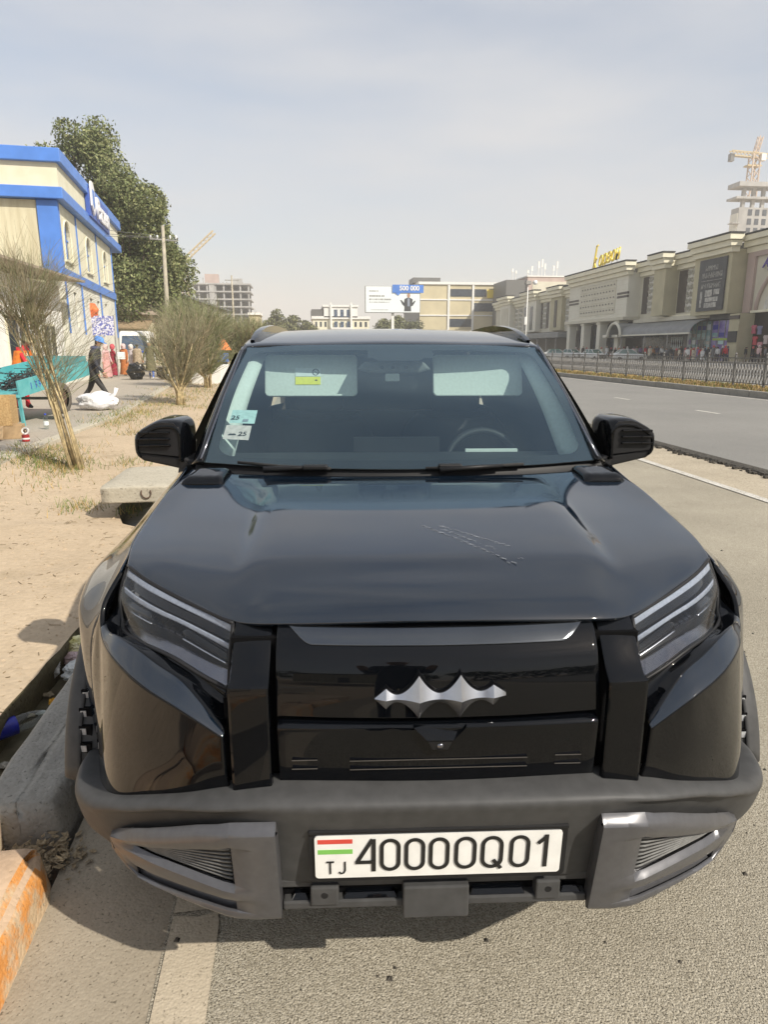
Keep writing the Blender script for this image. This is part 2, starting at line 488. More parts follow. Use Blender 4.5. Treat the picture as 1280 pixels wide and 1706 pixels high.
def person(label, loc, rz, top, bottom, shoe=(.03, .03, .03), H=1.72, legs=(10, -10), arms=((8, 12), (-8, 12)), lean=0, hat=None, robe=None, coat=None, scarf=None,
           fingers=False, group=None, sub=1, head_down=0, knees=(6, 6), hair=None, vest=None, out=(8, 8), trunk_scale=1.0):
    """body facing local +Y; legs=(left,right) forward swing in degrees; arms=((swing, elbow bend) left, right)"""
    t = thing('person', label, 'person', loc, rz, group)
    k = H / 1.72
    V, E, Rd, B = [], [], [], []     # B: material key of the edge that ends in the vertex
    def v(p, r, parent=None, key='top'):
        V.append(Vector(p) * k); Rd.append(r * k)
        if parent is not None: E.append((parent, len(V) - 1)); B.append(key)
        return len(V) - 1
    def rot(vec, ang):  # about X axis, positive = forward
        a = R(ang); y, z = vec[1], vec[2]
        return Vector((vec[0], y * math.cos(a) - z * math.sin(a), y * math.sin(a) + z * math.cos(a)))
    def tors(p): return Vector((0, 0, .94)) + rot(Vector(p), -lean)
    ts = trunk_scale
    pel = v((0, 0, .94), .135 * ts)
    wa = v(tors((0, .01, .14)), .128 * ts, pel); ch = v(tors((0, .0, .34)), .150 * ts, wa); nk0 = v(tors((0, 0, .50)), .075, ch)
    nk = v(tors((0, .015, .56)), .055, nk0, 'skin')
    hd = tors((0, .03, .60)); hrot = -lean - head_down
    hb = v(hd, .072, nk, 'skin'); hm = v(hd + rot(Vector((0, .012, .075)), hrot), .100, hb, 'skin'); ht = v(hd + rot(Vector((0, .0, .15)), hrot), .078, hm, 'skin')
    hands = []
    for s, (sw, el), ou in ((-1, arms[0], out[0]), (1, arms[1], out[1])):
        sh = v(tors((s * .165, 0, .455)), .068, ch)
        up = rot(Vector((s * math.sin(R(ou)) * .29, 0, -.29 * math.cos(R(ou)))), sw - lean * .3)
        e_ = v(V[sh] / k + up, .046, sh)
        fo = rot(Vector((s * .02, 0, -.245)), sw + el - lean * .3)
        wr = v(V[e_] / k + fo, .036, e_)
        fd = fo.normalized()
        pa = v(V[wr] / k + fd * .075, .036, wr, 'skin')
        if fingers:
            side = Vector((0, 1, 0)).cross(fd); side = side.normalized() if side.length > .1 else Vector((1, 0, 0)); side = fd.cross(side).normalized()
            for q, ln in enumerate((.062, .075, .08, .072)):
                f1 = v(V[pa] / k + side * (.024 - .016 * q) + fd * .035, .0095, pa, 'skin')
                v(V[f1] / k + fd * ln * .7 + Vector((-s * .012, 0, 0)), .0085, f1, 'skin')
            th = v(V[wr] / k + side * .034 + fd * .045, .011, wr, 'skin'); v(V[th] / k + side * .012 + fd * .045, .0095, th, 'skin')
        else:
            v(V[pa] / k + fd * .07, .022, pa, 'skin')
        hands.append(tuple(V[pa]))
    for s, sw, kn in ((-1, legs[0], knees[0]), (1, legs[1], knees[1])):
        hp = v((s * .085, 0, .90), .098, pel, 'bottom')
        th = rot(Vector((s * .012, 0, -.40)), sw); kv = v(V[hp] / k + th, .062, hp, 'bottom')
        sn = rot(Vector((0, 0, -.40)), sw - kn); av = v(V[kv] / k + sn, .043, kv, 'bottom')
        fd = rot(Vector((0, .13, -.035)), (sw - kn) * .6); hl_ = v(V[av] / k + Vector((0, -.03, -.045)), .038, av, 'shoe')
        v(V[av] / k + fd, .034, av, 'shoe')
    zmin = min(p.z - r for p, r in zip(V, Rd)); dz = -zmin
    me = bpy.data.meshes.new('body'); me.from_pydata([tuple(p + Vector((0, 0, dz))) for p in V], E, [])
    o = bpy.data.objects.new('body', me); COL.objects.link(o)
    sm = o.modifiers.new('skin', 'SKIN'); sm.use_smooth_shade = True
    for i, sv in enumerate(me.skin_vertices[0].data):
        r = Rd[i]; sv.radius = (r, r)
    for i in (pel, wa, ch):
        me.skin_vertices[0].data[i].radius = (Rd[i] * 1.12, Rd[i] * .82)
    me.skin_vertices[0].data[pel].use_root = True
    if sub: ss = o.modifiers.new('sub', 'SUBSURF'); ss.levels = sub; ss.render_levels = sub
    dg = bpy.context.evaluated_depsgraph_get()
    me2 = bpy.data.meshes.new_from_object(o.evaluated_get(dg)); bpy.data.objects.remove(o)
    me2.materials.clear()
    keys = ['top', 'skin', 'bottom', 'shoe', 'hair']
    for m in (cloth(top), M['skin'], cloth(bottom), cloth(shoe), cloth(hair) if hair else M['hair']): me2.materials.append(m)
    A = np.array([tuple(V[a]) for a, b in E]); Bp = np.array([tuple(V[b]) for a, b in E]); rr_ = np.array([(Rd[a] + Rd[b]) / 2 for a, b in E])
    cen = np.empty(len(me2.polygons) * 3); me2.polygons.foreach_get('center', cen); cen = cen.reshape(-1, 3) - np.array([0, 0, dz])
    AB = Bp - A; L2 = (AB ** 2).sum(1)
    tt = np.clip(((cen[:, None] - A[None]) * AB[None]).sum(2) / L2, 0, 1)
    dist = np.linalg.norm(cen[:, None] - (A[None] + tt[..., None] * AB[None]), axis=2) - rr_[None]
    idx = dist.argmin(1); kk = np.array([keys.index(b) for b in B])[idx]
    hc = np.array(tuple(V[hm])); fwd = np.array(tuple(rot(Vector((0, 1, 0)), hrot))); upv = np.array(tuple(rot(Vector((0, 0, 1)), hrot)))
    rel = cen - hc; hmask = (kk == 1) & (np.linalg.norm(rel, axis=1) < .19 * k) & ((rel @ upv > .035 * k) & (rel @ fwd < .075 * k) | ((rel @ fwd < -.01 * k) & (rel @ upv > -.07 * k)))
    kk[hmask] = 4
    me2.polygons.foreach_set('material_index', kk.astype('i'))
    b = link_mesh('body', me2, None, t, True); b.name = 'body'
    top_of = lambda p: Vector(p) + Vector((0, 0, dz))
    hcw = top_of(V[hm]); Rm = Euler((R(hrot), 0, 0)).to_matrix()
    def headpart(name, mb, m):
        q = mb.build(name, m, t, True); q.location = hcw; q.rotation_euler = (R(hrot), 0, 0); return q
    # face: nose, eyes, ears
    fm = MB()
    fm.add([(-.012, .085, -.02), (.012, .085, -.02), (0, .088, .025), (0, .118, -.022)], [(0, 1, 3), (1, 2, 3), (2, 0, 3)])
    for s in (-1, 1): fm.lathe([(0, -.006), (.02, -.004), (.022, .004), (0, .006)], (s * .098, .0, -.005), 8, 'x')
    headpart('nose_and_ears', fm, M['skin'])
    em = MB()
    for s in (-1, 1): em.box(s * .034 - .012, s * .034 + .012, .088, .096, .012, .022)
    em.box(-.02, .02, .088, .097, -.052, -.046)
    headpart('eyes_and_mouth', em, M['hair'])
    if hat:
        kind, c = hat
        hm_ = MB()
        if kind == 'cap':
            hm_.lathe([(.112, .02), (.115, .05), (.10, .10), (.06, .13), (0, .137)], (0, -.005, 0), 18)
            hm_.add([(-.085, .075, .035), (.085, .075, .035), (.065, .175, .022), (-.065, .175, .022), (-.085, .075, .028), (.085, .075, .028), (.065, .175, .015), (-.065, .175, .015)], [(0, 1, 2, 3), (7, 6, 5, 4), (2, 6, 7, 3), (0, 3, 7, 4), (1, 5, 6, 2)])
            headpart('cap', hm_, cloth(c))
        elif kind == 'beanie':
            hm_.lathe([(.114, .0), (.118, .03), (.112, .08), (.07, .125), (0, .14)], (0, -.008, .01), 18); headpart('woollen_hat', hm_, cloth(c))
        elif kind == 'hood':
            hm_.lathe([(.10, -.13), (.118, -.06), (.122, .0), (.115, .06), (.07, .12), (0, .135)], (0, -.035, 0), 18); headpart('headscarf', hm_, cloth(c))
    if scarf:
        sm_ = MB().lathe([(.09, -.02), (.12, .0), (.115, .05), (.08, .07)], (0, 0, 0), 14); q = sm_.build('scarf', cloth(scarf), t, True); q.location = top_of(V[nk0])
    if robe or coat:
        c = robe or coat; z0 = .10 if robe else .42
        zs = [1.36, 1.2, 1.05, .92, .7, .45, .25, z0] if robe else [1.42, 1.25, 1.05, .92, .75, .6, .5, z0]
        zs = [z for z in zs if z >= z0]; rows = []
        for z in zs:
            f = (1.4 - z) / 1.3; wx_ = (.155 if z > 1.2 else .165) + .11 * max(0, (1.0 - z)) + .015; wy = .125 + .10 * max(0, (1.0 - z)) + .012
            pos = tors((0, 0, z - .94)) if z > .94 else Vector((0, 0, z))
            row = []
            for q in range(25):
                a = 2 * math.pi * q / 24; wv = 1 + .06 * max(0, 1 - z) * math.sin(5 * a + z * 3)
                row.append(((pos.x + wx_ * math.cos(a) * wv) * k, (pos.y + wy * math.sin(a) * wv) * k, pos.z * k + dz))
            rows.append(row)
        MB().grid(np.array(rows)).build('robe' if robe else 'coat', cloth(c), t, True)
    if vest:
        rows = []
        for z in (1.38, 1.28, 1.15, 1.02, .90, .80):
            pos = tors((0, 0, z - .94)); row = []
            for q in range(25):
                a = 2 * math.pi * q / 24; row.append(((pos.x + .19 * ts * math.cos(a)) * k, (pos.y + .148 * ts * math.sin(a)) * k, pos.z * k + dz))
            rows.append(row)
        vv = MB().grid(np.array(rows)).build('vest', cloth(vest[0]), t, True)
        st = MB()
        for q in (4, 8):
            st.tube([Vector(rows[i][q]) * 1.0 + Vector((0, .008, 0)) for i in range(6)], .018, 4)
        st.build('reflective_strip', cloth(vest[1]), vv, True)
    return t, hands, dz
# ================================================================== ground, roads, kerbs
def ground_mat(name, c_lo, c_hi, c_pit, vscale, pit=0.35, bump=0.5, patch=(0.5, 0.25), rough=0.9, stain=None, bdist=.004, detail_scale=260, grain=.25):
    """mineral surface: stones from a Voronoi cell pattern, pits between them, broad patches of wear"""
    m = bpy.data.materials.new(name); m.use_nodes = True
    t = m.node_tree; b = t.nodes['Principled BSDF']; N = t.nodes.new; L = t.links.new
    b.inputs['Roughness'].default_value = rough; b.inputs['Specular IOR Level'].default_value = 0.25
    co = N('ShaderNodeTexCoord')
    v = N('ShaderNodeTexVoronoi'); v.inputs['Scale'].default_value = vscale; v.inputs['Randomness'].default_value = 1
    n1 = N('ShaderNodeTexNoise'); n1.inputs['Scale'].default_value = patch[0]; n1.inputs['Detail'].default_value = 6; n1.inputs['Roughness'].default_value = .65
    n2 = N('ShaderNodeTexNoise'); n2.inputs['Scale'].default_value = vscale * 1.1; n2.inputs['Detail'].default_value = 3
    n3 = N('ShaderNodeTexNoise'); n3.inputs['Scale'].default_value = detail_scale; n3.inputs['Detail'].default_value = 2
    for q in (v, n1, n2, n3): L(co.outputs['Object'], q.inputs['Vector'])
    r1 = N('ShaderNodeValToRGB'); r1.color_ramp.elements[0].position = .5 - patch[1]; r1.color_ramp.elements[1].position = .5 + patch[1]
    r1.color_ramp.elements[0].color = (*c_lo, 1); r1.color_ramp.elements[1].color = (*c_hi, 1)
    L(n1.outputs['Fac'], r1.inputs['Fac'])
    # single stones: lighter / darker grains
    mx = N('ShaderNodeMixRGB'); mx.blend_type = 'MULTIPLY'; mx.inputs['Fac'].default_value = grain
    r2 = N('ShaderNodeValToRGB'); r2.color_ramp.elements[0].color = (.72, .70, .66, 1); r2.color_ramp.elements[1].color = (1.2, 1.2, 1.2, 1)
    sep = N('ShaderNodeSeparateColor'); L(v.outputs['Color'], sep.inputs['Color']); L(sep.outputs[0], r2.inputs['Fac'])
    L(r1.outputs['Color'], mx.inputs['Color1']); L(r2.outputs['Color'], mx.inputs['Color2'])
    # pits
    r3 = N('ShaderNodeValToRGB'); r3.color_ramp.elements[0].position = pit; r3.color_ramp.elements[1].position = pit + .09
    r3.color_ramp.elements[0].color = (0, 0, 0, 1); r3.color_ramp.elements[1].color = (1, 1, 1, 1)
    L(n2.outputs['Fac'], r3.inputs['Fac'])
    m2 = N('ShaderNodeMixRGB'); m2.inputs['Color1'].default_value = (*c_pit, 1)
    L(r3.outputs['Color'], m2.inputs['Fac']); L(mx.outputs['Color'], m2.inputs['Color2'])
    out = m2.outputs['Color']
    if stain:
        n4 = N('ShaderNodeTexNoise'); n4.inputs['Scale'].default_value = stain[1]; n4.inputs['Detail'].default_value = 7; n4.inputs['Roughness'].default_value = .7
        L(co.outputs['Object'], n4.inputs['Vector'])
        r4 = N('ShaderNodeValToRGB'); r4.color_ramp.elements[0].position = stain[2]; r4.color_ramp.elements[1].position = stain[2] + .1
        r4.color_ramp.elements[0].color = (0, 0, 0, 1); r4.color_ramp.elements[1].color = (1, 1, 1, 1)
        L(n4.outputs['Fac'], r4.inputs['Fac'])
        m4 = N('ShaderNodeMixRGB'); m4.inputs['Color2'].default_value = (*stain[0], 1)
        mm = N('ShaderNodeMath'); mm.operation = 'MULTIPLY'; mm.inputs[1].default_value = stain[3]
        L(r4.outputs['Color'], mm.inputs[0]); L(mm.outputs[0], m4.inputs['Fac']); L(out, m4.inputs['Color1']); out = m4.outputs['Color']
    L(out, b.inputs['Base Color'])
    ad = N('ShaderNodeMath'); ad.operation = 'MULTIPLY_ADD'; ad.inputs[1].default_value = -.9
    L(v.outputs['Distance'], ad.inputs[0]); L(r3.outputs['Color'], ad.inputs[2])
    ad2 = N('ShaderNodeMath'); ad2.operation = 'MULTIPLY_ADD'; ad2.inputs[1].default_value = .35
    L(n3.outputs['Fac'], ad2.inputs[0]); L(ad.outputs[0], ad2.inputs[2])
    bp = N('ShaderNodeBump'); bp.inputs['Strength'].default_value = bump; bp.inputs['Distance'].default_value = bdist
    L(ad2.outputs[0], bp.inputs['Height']); L(bp.outputs['Normal'], b.inputs['Normal'])
    return m

M['road'] = ground_mat('worn_aggregate_road', (.325, .296, .236), (.43, .393, .315), (.095, .083, .063), 185, .350, .65, (.9, .2), grain=.9, bdist=.005)
M['gutter'] = ground_mat('dusty_gutter', (.29, .25, .19), (.36, .312, .24), (.17, .145, .105), 110, .30, .35, (2.2, .2), detail_scale=160)
M['road2'] = ground_mat('grey_asphalt', (.205, .20, .187), (.25, .243, .225), (.13, .125, .115), 90, .33, .3, (.35, .2), detail_scale=120)
M['roadfar'] = ground_mat('grey_asphalt_far', (.20, .197, .187), (.24, .236, .222), (.15, .145, .135), 30, .3, .2, (.2, .2))
M['dust'] = ground_mat('dust_strip', (.34, .295, .22), (.46, .40, .305), (.24, .2, .15), 40, .34, .35, (1.3, .25))
M['paint_line'] = ground_mat('worn_white_paint', (.46, .44, .39), (.62, .60, .55), (.25, .22, .18), 60, .36, .25, (3, .2))
M['paint_beige'] = ground_mat('worn_beige_strip', (.42, .36, .27), (.52, .45, .345), (.27, .23, .17), 120, .30, .4, (4, .25), detail_scale=90)
M['sand'] = ground_mat('dry_sandy_earth', (.425, .333, .228), (.515, .413, .293), (.33, .24, .14), 28, .27, .4, (.9, .3), stain=((.29, .225, .14), 1.3, .56, .5), bdist=.012, detail_scale=70)
M['pave'] = ground_mat('dusty_pavement', (.36, .32, .265), (.43, .385, .32), (.26, .23, .19), 25, .3, .2, (.4, .3), stain=((.25, .22, .18), .7, .6, .4))
M['kerb_dark'] = ground_mat('dark_kerb_concrete', (.25, .24, .215), (.34, .325, .29), (.16, .15, .135), 70, .29, .5, (3.5, .25), bdist=.006)
M['concrete'] = ground_mat('pale_concrete', (.40, .365, .29), (.50, .46, .37), (.26, .23, .18), 40, .31, .4, (2.5, .3), stain=((.28, .25, .19), 3, .6, .5), bdist=.006)
M['mortar'] = ground_mat('pinkish_mortar', (.50, .385, .265), (.60, .47, .335), (.38, .29, .2), 40, .28, .3, (2, .3))
M['soil'] = ground_mat('median_soil', (.26, .175, .085), (.38, .275, .15), (.12, .085, .045), 20, .4, .6, (1.4, .2), bdist=.02)
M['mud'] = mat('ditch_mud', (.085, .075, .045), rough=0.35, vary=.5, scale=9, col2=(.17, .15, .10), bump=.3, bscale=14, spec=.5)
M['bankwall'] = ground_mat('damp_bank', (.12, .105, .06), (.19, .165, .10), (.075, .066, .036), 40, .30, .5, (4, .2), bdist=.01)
M['kerb_paint'] = ground_mat('old_orange_kerb_paint', (.50, .37, .22), (.58, .43, .29), (.34, .29, .21), 70, .29, .4, (5, .22), stain=((.64, .25, .045), 6.5, .50, .85), bdist=.006)
M['kerb_top'] = ground_mat('dusty_pink_kerb_top', (.50, .345, .225), (.57, .42, .29), (.46, .33, .21), 70, .28, .3, (3, .3), stain=((.55, .30, .14), 3.0, .70, .3))

def sheet(name, poly, z, m, kind='structure', t=None):
    mb = MB()
    if t: mb.prism([(x, y, z - t) for x, y in poly], (0, 0, t))
    else: mb.add([(x, y, z) for x, y in poly], [tuple(range(len(poly)))])
    o = mb.build(name, m); o['kind'] = kind
    return o

sheet('terrain', [(-900, -300), (900, -300), (900, 1800), (-900, 1800)], -.6, M['sand'])
sheet('road', [(-.42, -60), (5.85, -60), (5.85, 420), (-.42, 420)], 0, M['road'], t=.3)
sheet('gutter', [(-.8, -60), (-.42, -60), (-.42, 420), (-.8, 420)], -.002, M['gutter'], t=.3)
sheet('dust_strip', [(5.02, -60), (5.9, -60), (5.9, 300), (5.02, 300)], .004, M['dust'])
sheet('avenue', [(5.95, -60), (14.62, -60), (14.62, 420), (5.95, 420)], .035, M['road2'], t=.3)
# ragged, broken edge of the newer asphalt layer
r3 = random.Random(11)
mb = MB(); prev = None; pts = []
y = -20.0
while y < 160:
    pts.append((5.90 + r3.uniform(-.05, .05), y)); y += r3.uniform(.05, .14) * (1 if y < 30 else 4)
for a, b in zip(pts[:-1], pts[1:]):
    h1 = .036
    mb.add([(a[0] - .04, a[1], .0), (b[0] - .04, b[1], .0), (b[0], b[1], h1), (a[0], a[1], h1), (6.1, b[1], h1 + .003), (6.1, a[1], h1 + .003)], [(0, 1, 2, 3), (3, 2, 4, 5)])
for k in range(900):
    y = r3.uniform(5, 40); x = 5.87 + r3.gauss(0, .05); q = r3.uniform(.008, .03)
    mb.box(x - q, x + q, y - q, y + q, 0, q * 1.3)
M['edge_dark'] = ground_mat('broken_asphalt_edge', (.055, .05, .042), (.10, .09, .075), (.02, .018, .015), 40, .4, .6, (6, .2))
o = mb.build('asphalt_edge', M['edge_dark']); o['kind'] = 'structure'
sheet('lane_line', [(4.89, -40), (5.01, -40), (5.01, 300), (4.89, 300)], .008, M['paint_line'])
mb = MB()
for k in range(-4, 40):
    y0 = 15.65 + k * 4.7
    mb.add([(10.09, y0, .041), (10.21, y0, .041), (10.21, y0 + 1.0, .041), (10.09, y0 + 1.0, .041)], [(0, 1, 2, 3)])
    
o = mb.build('lane_dashes', M['paint_line']); o['kind'] = 'structure'
sheet('edge_line', [(14.2, -40), (14.32, -40), (14.32, 300), (14.2, 300)], .040, M['paint_line'])
sheet('painted_strip', [(-.42, -4), (-.272, -4), (-.276, 1.66), (-.285, 1.705), (-.335, 1.69), (-.41, 1.70)], .004, M['paint_beige'])
sheet('painted_strip', [(-.41, 1.712), (-.285, 1.715), (-.28, 2.6), (-.41, 2.6)], .0042, M['paint_beige'])
# small stones and chips lying on the road
mb = MB()
for k in range(420):
    x = r3.uniform(-.75, 3.4); y = r3.uniform(1.1, 5.5); q = abs(r3.gauss(0, .0035)) + .0015
    c = (x, y, q * .4)
    mb.add([(x - q, y - q * .6, 0), (x + q * .8, y - q, 0), (x + q, y + q * .7, 0), (x - q * .5, y + q, 0), (x + q * .1, y, q * 1.1)], [(0, 1, 4), (1, 2, 4), (2, 3, 4), (3, 0, 4)])
o = mb.build('road_grit', M['edge_dark']); o['kind'] = 'stuff'

# ---- near kerb: painted stones, then a rough dark concrete block row
kerb = thing('kerb', 'painted orange and white kerb stones ending beside the front bumper', 'kerb', (-.8, 0, 0))
def rough_block(name, x0, x1, y0, y1, z0, z1, m, parent, seed, n=(8, 26, 6), amp=.008, slope=.03, round_=.02, mtop=None):
    rr = random.Random(seed)
    bm = bmesh.new()
    bmesh.ops.create_cube(bm, size=1)
    bmesh.ops.subdivide_edges(bm, edges=bm.edges[:], cuts=10, use_grid_fill=True)
    from mathutils import noise
    w_, l_, h_ = x1 - x0, y1 - y0, z1 - z0
    for v in bm.verts:
        p = v.co.copy() + Vector((.5, .5, .5))
        q = Vector((x0 + p.x * w_, y0 + p.y * l_, z0 + p.z * h_))
        # rounded upper edges and ends
        ex = min(p.x, 1 - p.x) * w_; ey = min(p.y, 1 - p.y) * l_; ez = (1 - p.z) * h_
        for (a, b, ax) in ((ex, ez, 'x'), (ey, ez, 'y'), (ex, ey, 'xy')):
            if a < round_ and b < round_:
                d = (round_ - a) * (round_ - b) / round_ * .6
                if ax != 'xy': q.z -= d
                if 'x' in ax: q.x += d * (1 if p.x < .5 else -1)
                if 'y' in ax: q.y += d * (1 if p.y < .5 else -1)
        q.x -= slope * p.z * (1 if p.x > .5 else 0)
        q += noise.noise_vector(q * 9 + Vector((seed, 0, 0))) * amp + noise.noise_vector(q * 30) * amp * .4
        v.co = q
    me = bpy.data.meshes.new(name); bm.to_mesh(me); bm.free()
    o = link_mesh(name, me, m, parent, True)
    if mtop:
        me.materials.append(mtop)
        me.polygons.foreach_set('material_index', [1 if p.normal.z > .75 else 0 for p in me.polygons])
    return o
for k, (y0, y1) in enumerate(((.86, 1.90), (-.15, .84), (-1.16, -.17), (-2.2, -1.18))):
    rough_block('kerb_stone', -.34, .028, y0, y1, -.12, .155, M['kerb_paint'], kerb, 3 + k, amp=.006, slope=.035, round_=.04, mtop=M['kerb_top'])
kerb2 = thing('kerb', 'rough dark concrete kerb blocks running back beside the suv along the ditch', 'kerb', (-.8, 0, 0))
for k, (y0, y1) in enumerate(((2.08, 3.6), (3.63, 5.1), (5.13, 6.4), (7.6, 9.2), (9.23, 10.8), (10.83, 12.4), (12.43, 14))):
    rough_block('kerb_stone', -.30, .0, y0, y1, -.35, .15, M['kerb_dark'], kerb2, 20 + k, amp=.010, slope=.035, round_=.018)
sheet('mortar_bed', [(-2.6, -4), (-1.10, -4), (-1.10, 1.9), (-1.02, 2.0), (-1.04, 2.26), (-1.5, 2.3), (-2.6, 2.35)], .115, M['mortar'], t=.5)
# debris between kerb and block
mb = MB()
for k in range(260):
    x = -.86 + r3.gauss(0, .055); y = 1.97 + r3.gauss(0, .045); z = max(0, .045 - abs(x + .88) * .25) * r3.random() + .002
    a = r3.random() * 6.28; l = r3.uniform(.006, .022); w_ = l * r3.uniform(.25, .7)
    dx, dy = math.cos(a), math.sin(a); t_ = r3.uniform(-.4, .4) * l
    mb.add([(x - dx * l, y - dy * l, z), (x + dy * w_, y - dx * w_, z + t_), (x + dx * l, y + dy * l, z + .004), (x - dy * w_, y + dx * w_, z - t_ * .5)], [(0, 1, 2, 3)])
M['litter_leaf'] = mat('dry_leaf_litter', (.16, .115, .06), rough=.85, vary=.6, scale=120, col2=(.34, .27, .17))
o = mb.build('leaf_litter', M['litter_leaf']); o['kind'] = 'stuff'

# ---- sand verge with the ditch along the kerb
edge = lin([-10, 4, 6, 10, 15.5, 24.4, 34, 50, 90], [-3.5, -3.5, -3.6, -3.85, -3.95, -4.7, -5.6, -7.0, -10])
bank = lin([-10, 2.2, 3, 4, 6.3, 6.5, 7.2, 7.7, 9, 100], [-1.44, -1.44, -1.40, -1.37, -1.42, -1.72, -1.95, -1.95, -1.4, -1.4])
from mathutils import noise as mnoise
ys = np.r_[np.arange(2.26, 9, .06), np.arange(9, 20, .14), np.arange(20, 92, .8)]
G = np.zeros((len(ys), 60, 3))
def sand_z(x, y):
    u = min(1, max(0, (bank(y) - x) / 2.2))
    z = -.03 + .17 * u + .028 * mnoise.noise(Vector((x * .9, y * .7, 0))) + .010 * mnoise.noise(Vector((x * 4, y * 3.3, 4))) + .004 * mnoise.noise(Vector((x * 13, y * 12, 9)))
    return z
for i, y in enumerate(ys):
    for j in range(60):
        t = j / 59
        t = t ** 1.3
        x = bank(y) + (edge(y) - .02 - bank(y)) * t
        G[i, j] = (x + (.012 * mnoise.noise(Vector((y * 5, 3, 1))) if j == 0 else 0), y, sand_z(x, y))
o = MB().grid(G, flip=True).build('sandy_verge', M['sand'], smooth=True); o['kind'] = 'structure'
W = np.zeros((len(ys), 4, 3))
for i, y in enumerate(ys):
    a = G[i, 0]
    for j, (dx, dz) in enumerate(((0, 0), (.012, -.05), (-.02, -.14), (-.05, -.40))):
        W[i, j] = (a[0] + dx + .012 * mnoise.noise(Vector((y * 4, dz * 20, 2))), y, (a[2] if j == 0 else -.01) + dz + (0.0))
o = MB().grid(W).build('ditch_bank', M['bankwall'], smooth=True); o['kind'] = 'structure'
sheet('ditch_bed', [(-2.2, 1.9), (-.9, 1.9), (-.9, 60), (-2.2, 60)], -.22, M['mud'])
# the far part of the verge between the ditch and the road beyond the suv
sheet('verge_strip', [(-1.12, 14), (-.8, 14), (-.8, 92), (-1.45, 92), (-1.45, 14)], -.01, M['sand'])
# pavement
ed = [(edge(y), y) for y in (-10, 4, 6, 8, 10, 12, 15.5, 20, 24.4, 30, 34, 42, 50, 70, 90)]
sheet('pavement', [(-90, -10)] + [(x - .18, y) for x, y in ed] + [(-10.2, 300), (-90, 300)], .198, M['pave'], t=.5)
pk = thing('kerb', 'low worn concrete edging along the pavement beside the sandy verge', 'kerb', (0, 0, 0))
yy = 9.4
k = 0
while yy < 40:
    l = 1.05; x0 = edge(yy); x1 = edge(yy + l)
    mb = MB().hexa([(x0 - .2, yy, -.1), (x0, yy, -.1), (x1, yy + l, -.1), (x1 - .2, yy + l, -.1)],
                   [(x0 - .2, yy, .215 - .01 * (k % 3)), (x0 - .02, yy, .205 - .01 * (k % 3)), (x1 - .02, yy + l, .205 - .012 * (k % 2)), (x1 - .2, yy + l, .215)])
    bevel(mb.build('kerb_stone', M['concrete'], pk), .015, 2)
    yy += l + .02; k += 1

# ---- concrete slab bridging the ditch
slab = thing('slab', 'pale concrete slab laid over the ditch beside the suv', 'slab', (-1.4, 7.1, .18))
sb = rough_block('slab_body', -.52, .62, -.55, .62, -.01, .155, M['concrete'], slab, 55, amp=.006, slope=0, round_=.018)
MB().tube([(-.09 + .045 * math.cos(R(a)), -.56, .085 + .05 * math.sin(R(a))) for a in range(150, 392, 20)], .006, 6).build('lifting_loop', M['rust'] if 'rust' in M else M['plastic_dark'], slab, True)

# ---- rubbish in the ditch
M['pet'] = glassy('clear_pet', (.86, .9, .9), 1.45, 1.3, .03)
M['label_blue'] = mat('blue_label', (.012, .02, .30), rough=.35, vary=.25, scale=30)
M['cap_blue'] = mat('blue_cap', (.03, .06, .45), rough=.4, vary=.1)
bt = thing('bottle', 'empty clear plastic bottle with a blue label and blue cap lying in the ditch', 'bottle', (-1.335, 3.08, -.115), R(38))
MB().lathe([(.0, -.28), (.035, -.28), (.042, -.27), (.042, -.10), (.043, -.02), (.040, .03), (.028, .075), (.014, .10), (.013, .115)], (0, 0, 0), 24, 'x').build('bottle_body', M['pet'], bt, True)
MB().lathe([(.0435, -.20), (.0435, -.045)], (0, 0, 0), 24, 'x').build('label', M['label_blue'], bt, True)
MB().lathe([(.0, .14), (.015, .14), (.0165, .136), (.0165, .112)], (0, 0, 0), 18, 'x').build('cap', M['cap_blue'], bt, True)
lg_ = MB()
for k in range(14):
    a = 2 * math.pi * k / 14
    lg_.bar((-.12 + .016 * math.cos(a), -.030 - .002, .031 + .016 * math.sin(a) * .8), (-.12 + .016 * math.cos(a + .45), -.030 - .002, .031 + .016 * math.sin(a + .45) * .8), .004, .002)
lg_.build('label_mark', M['paper_white'], bt)
def crumple(name, label, cat, loc, size, m, seed, amp=1.0):
    bm = bmesh.new(); bmesh.ops.create_icosphere(bm, subdivisions=4, radius=1)
    for v in bm.verts:
        p = v.co.copy()
        n = mnoise.noise(p * 1.7 + Vector((seed, 0, 0))) * .45 * min(1, amp * 1.6) + abs(mnoise.noise(p * 4.2 + Vector((0, seed, 0)))) * -.4 * amp + mnoise.noise(p * 10) * .07 * amp
        v.co = Vector((p.x * size[0], p.y * size[1], p.z * size[2])) * (1 + n)
    me = bpy.data.meshes.new(name); bm.to_mesh(me); bm.free()
    o = link_mesh(name, me, m, None, False); autosmooth(o, 28)
    o.location = loc
    return tag(o, label, cat)
bagm = lambda n, c, **k: mat(n, c, rough=.35, vary=.15, scale=20, bump=.3, bscale=60, **k)
crumple('plastic_bag', 'crumpled yellow and green plastic bag at the ditch edge beside the suv', 'plastic bag', (-1.36, 3.88, -.10), (.095, .06, .06), mat('yellowish_film', (.62, .58, .18), rough=.4, col2=(.75, .72, .5), scale=14), 3)
crumple('plastic_bag', 'crumpled pinkish plastic bag just below the yellow bag in the ditch', 'plastic bag', (-1.31, 3.78, -.13), (.085, .05, .045), bagm('pinkish_film', (.55, .42, .42)), 8)
crumple('plastic_bag', 'crumpled clear whitish plastic bag in the ditch beside the kerb block', 'plastic bag', (-1.26, 3.62, -.13), (.085, .085, .055), bagm('whitish_film', (.55, .57, .56)), 14)
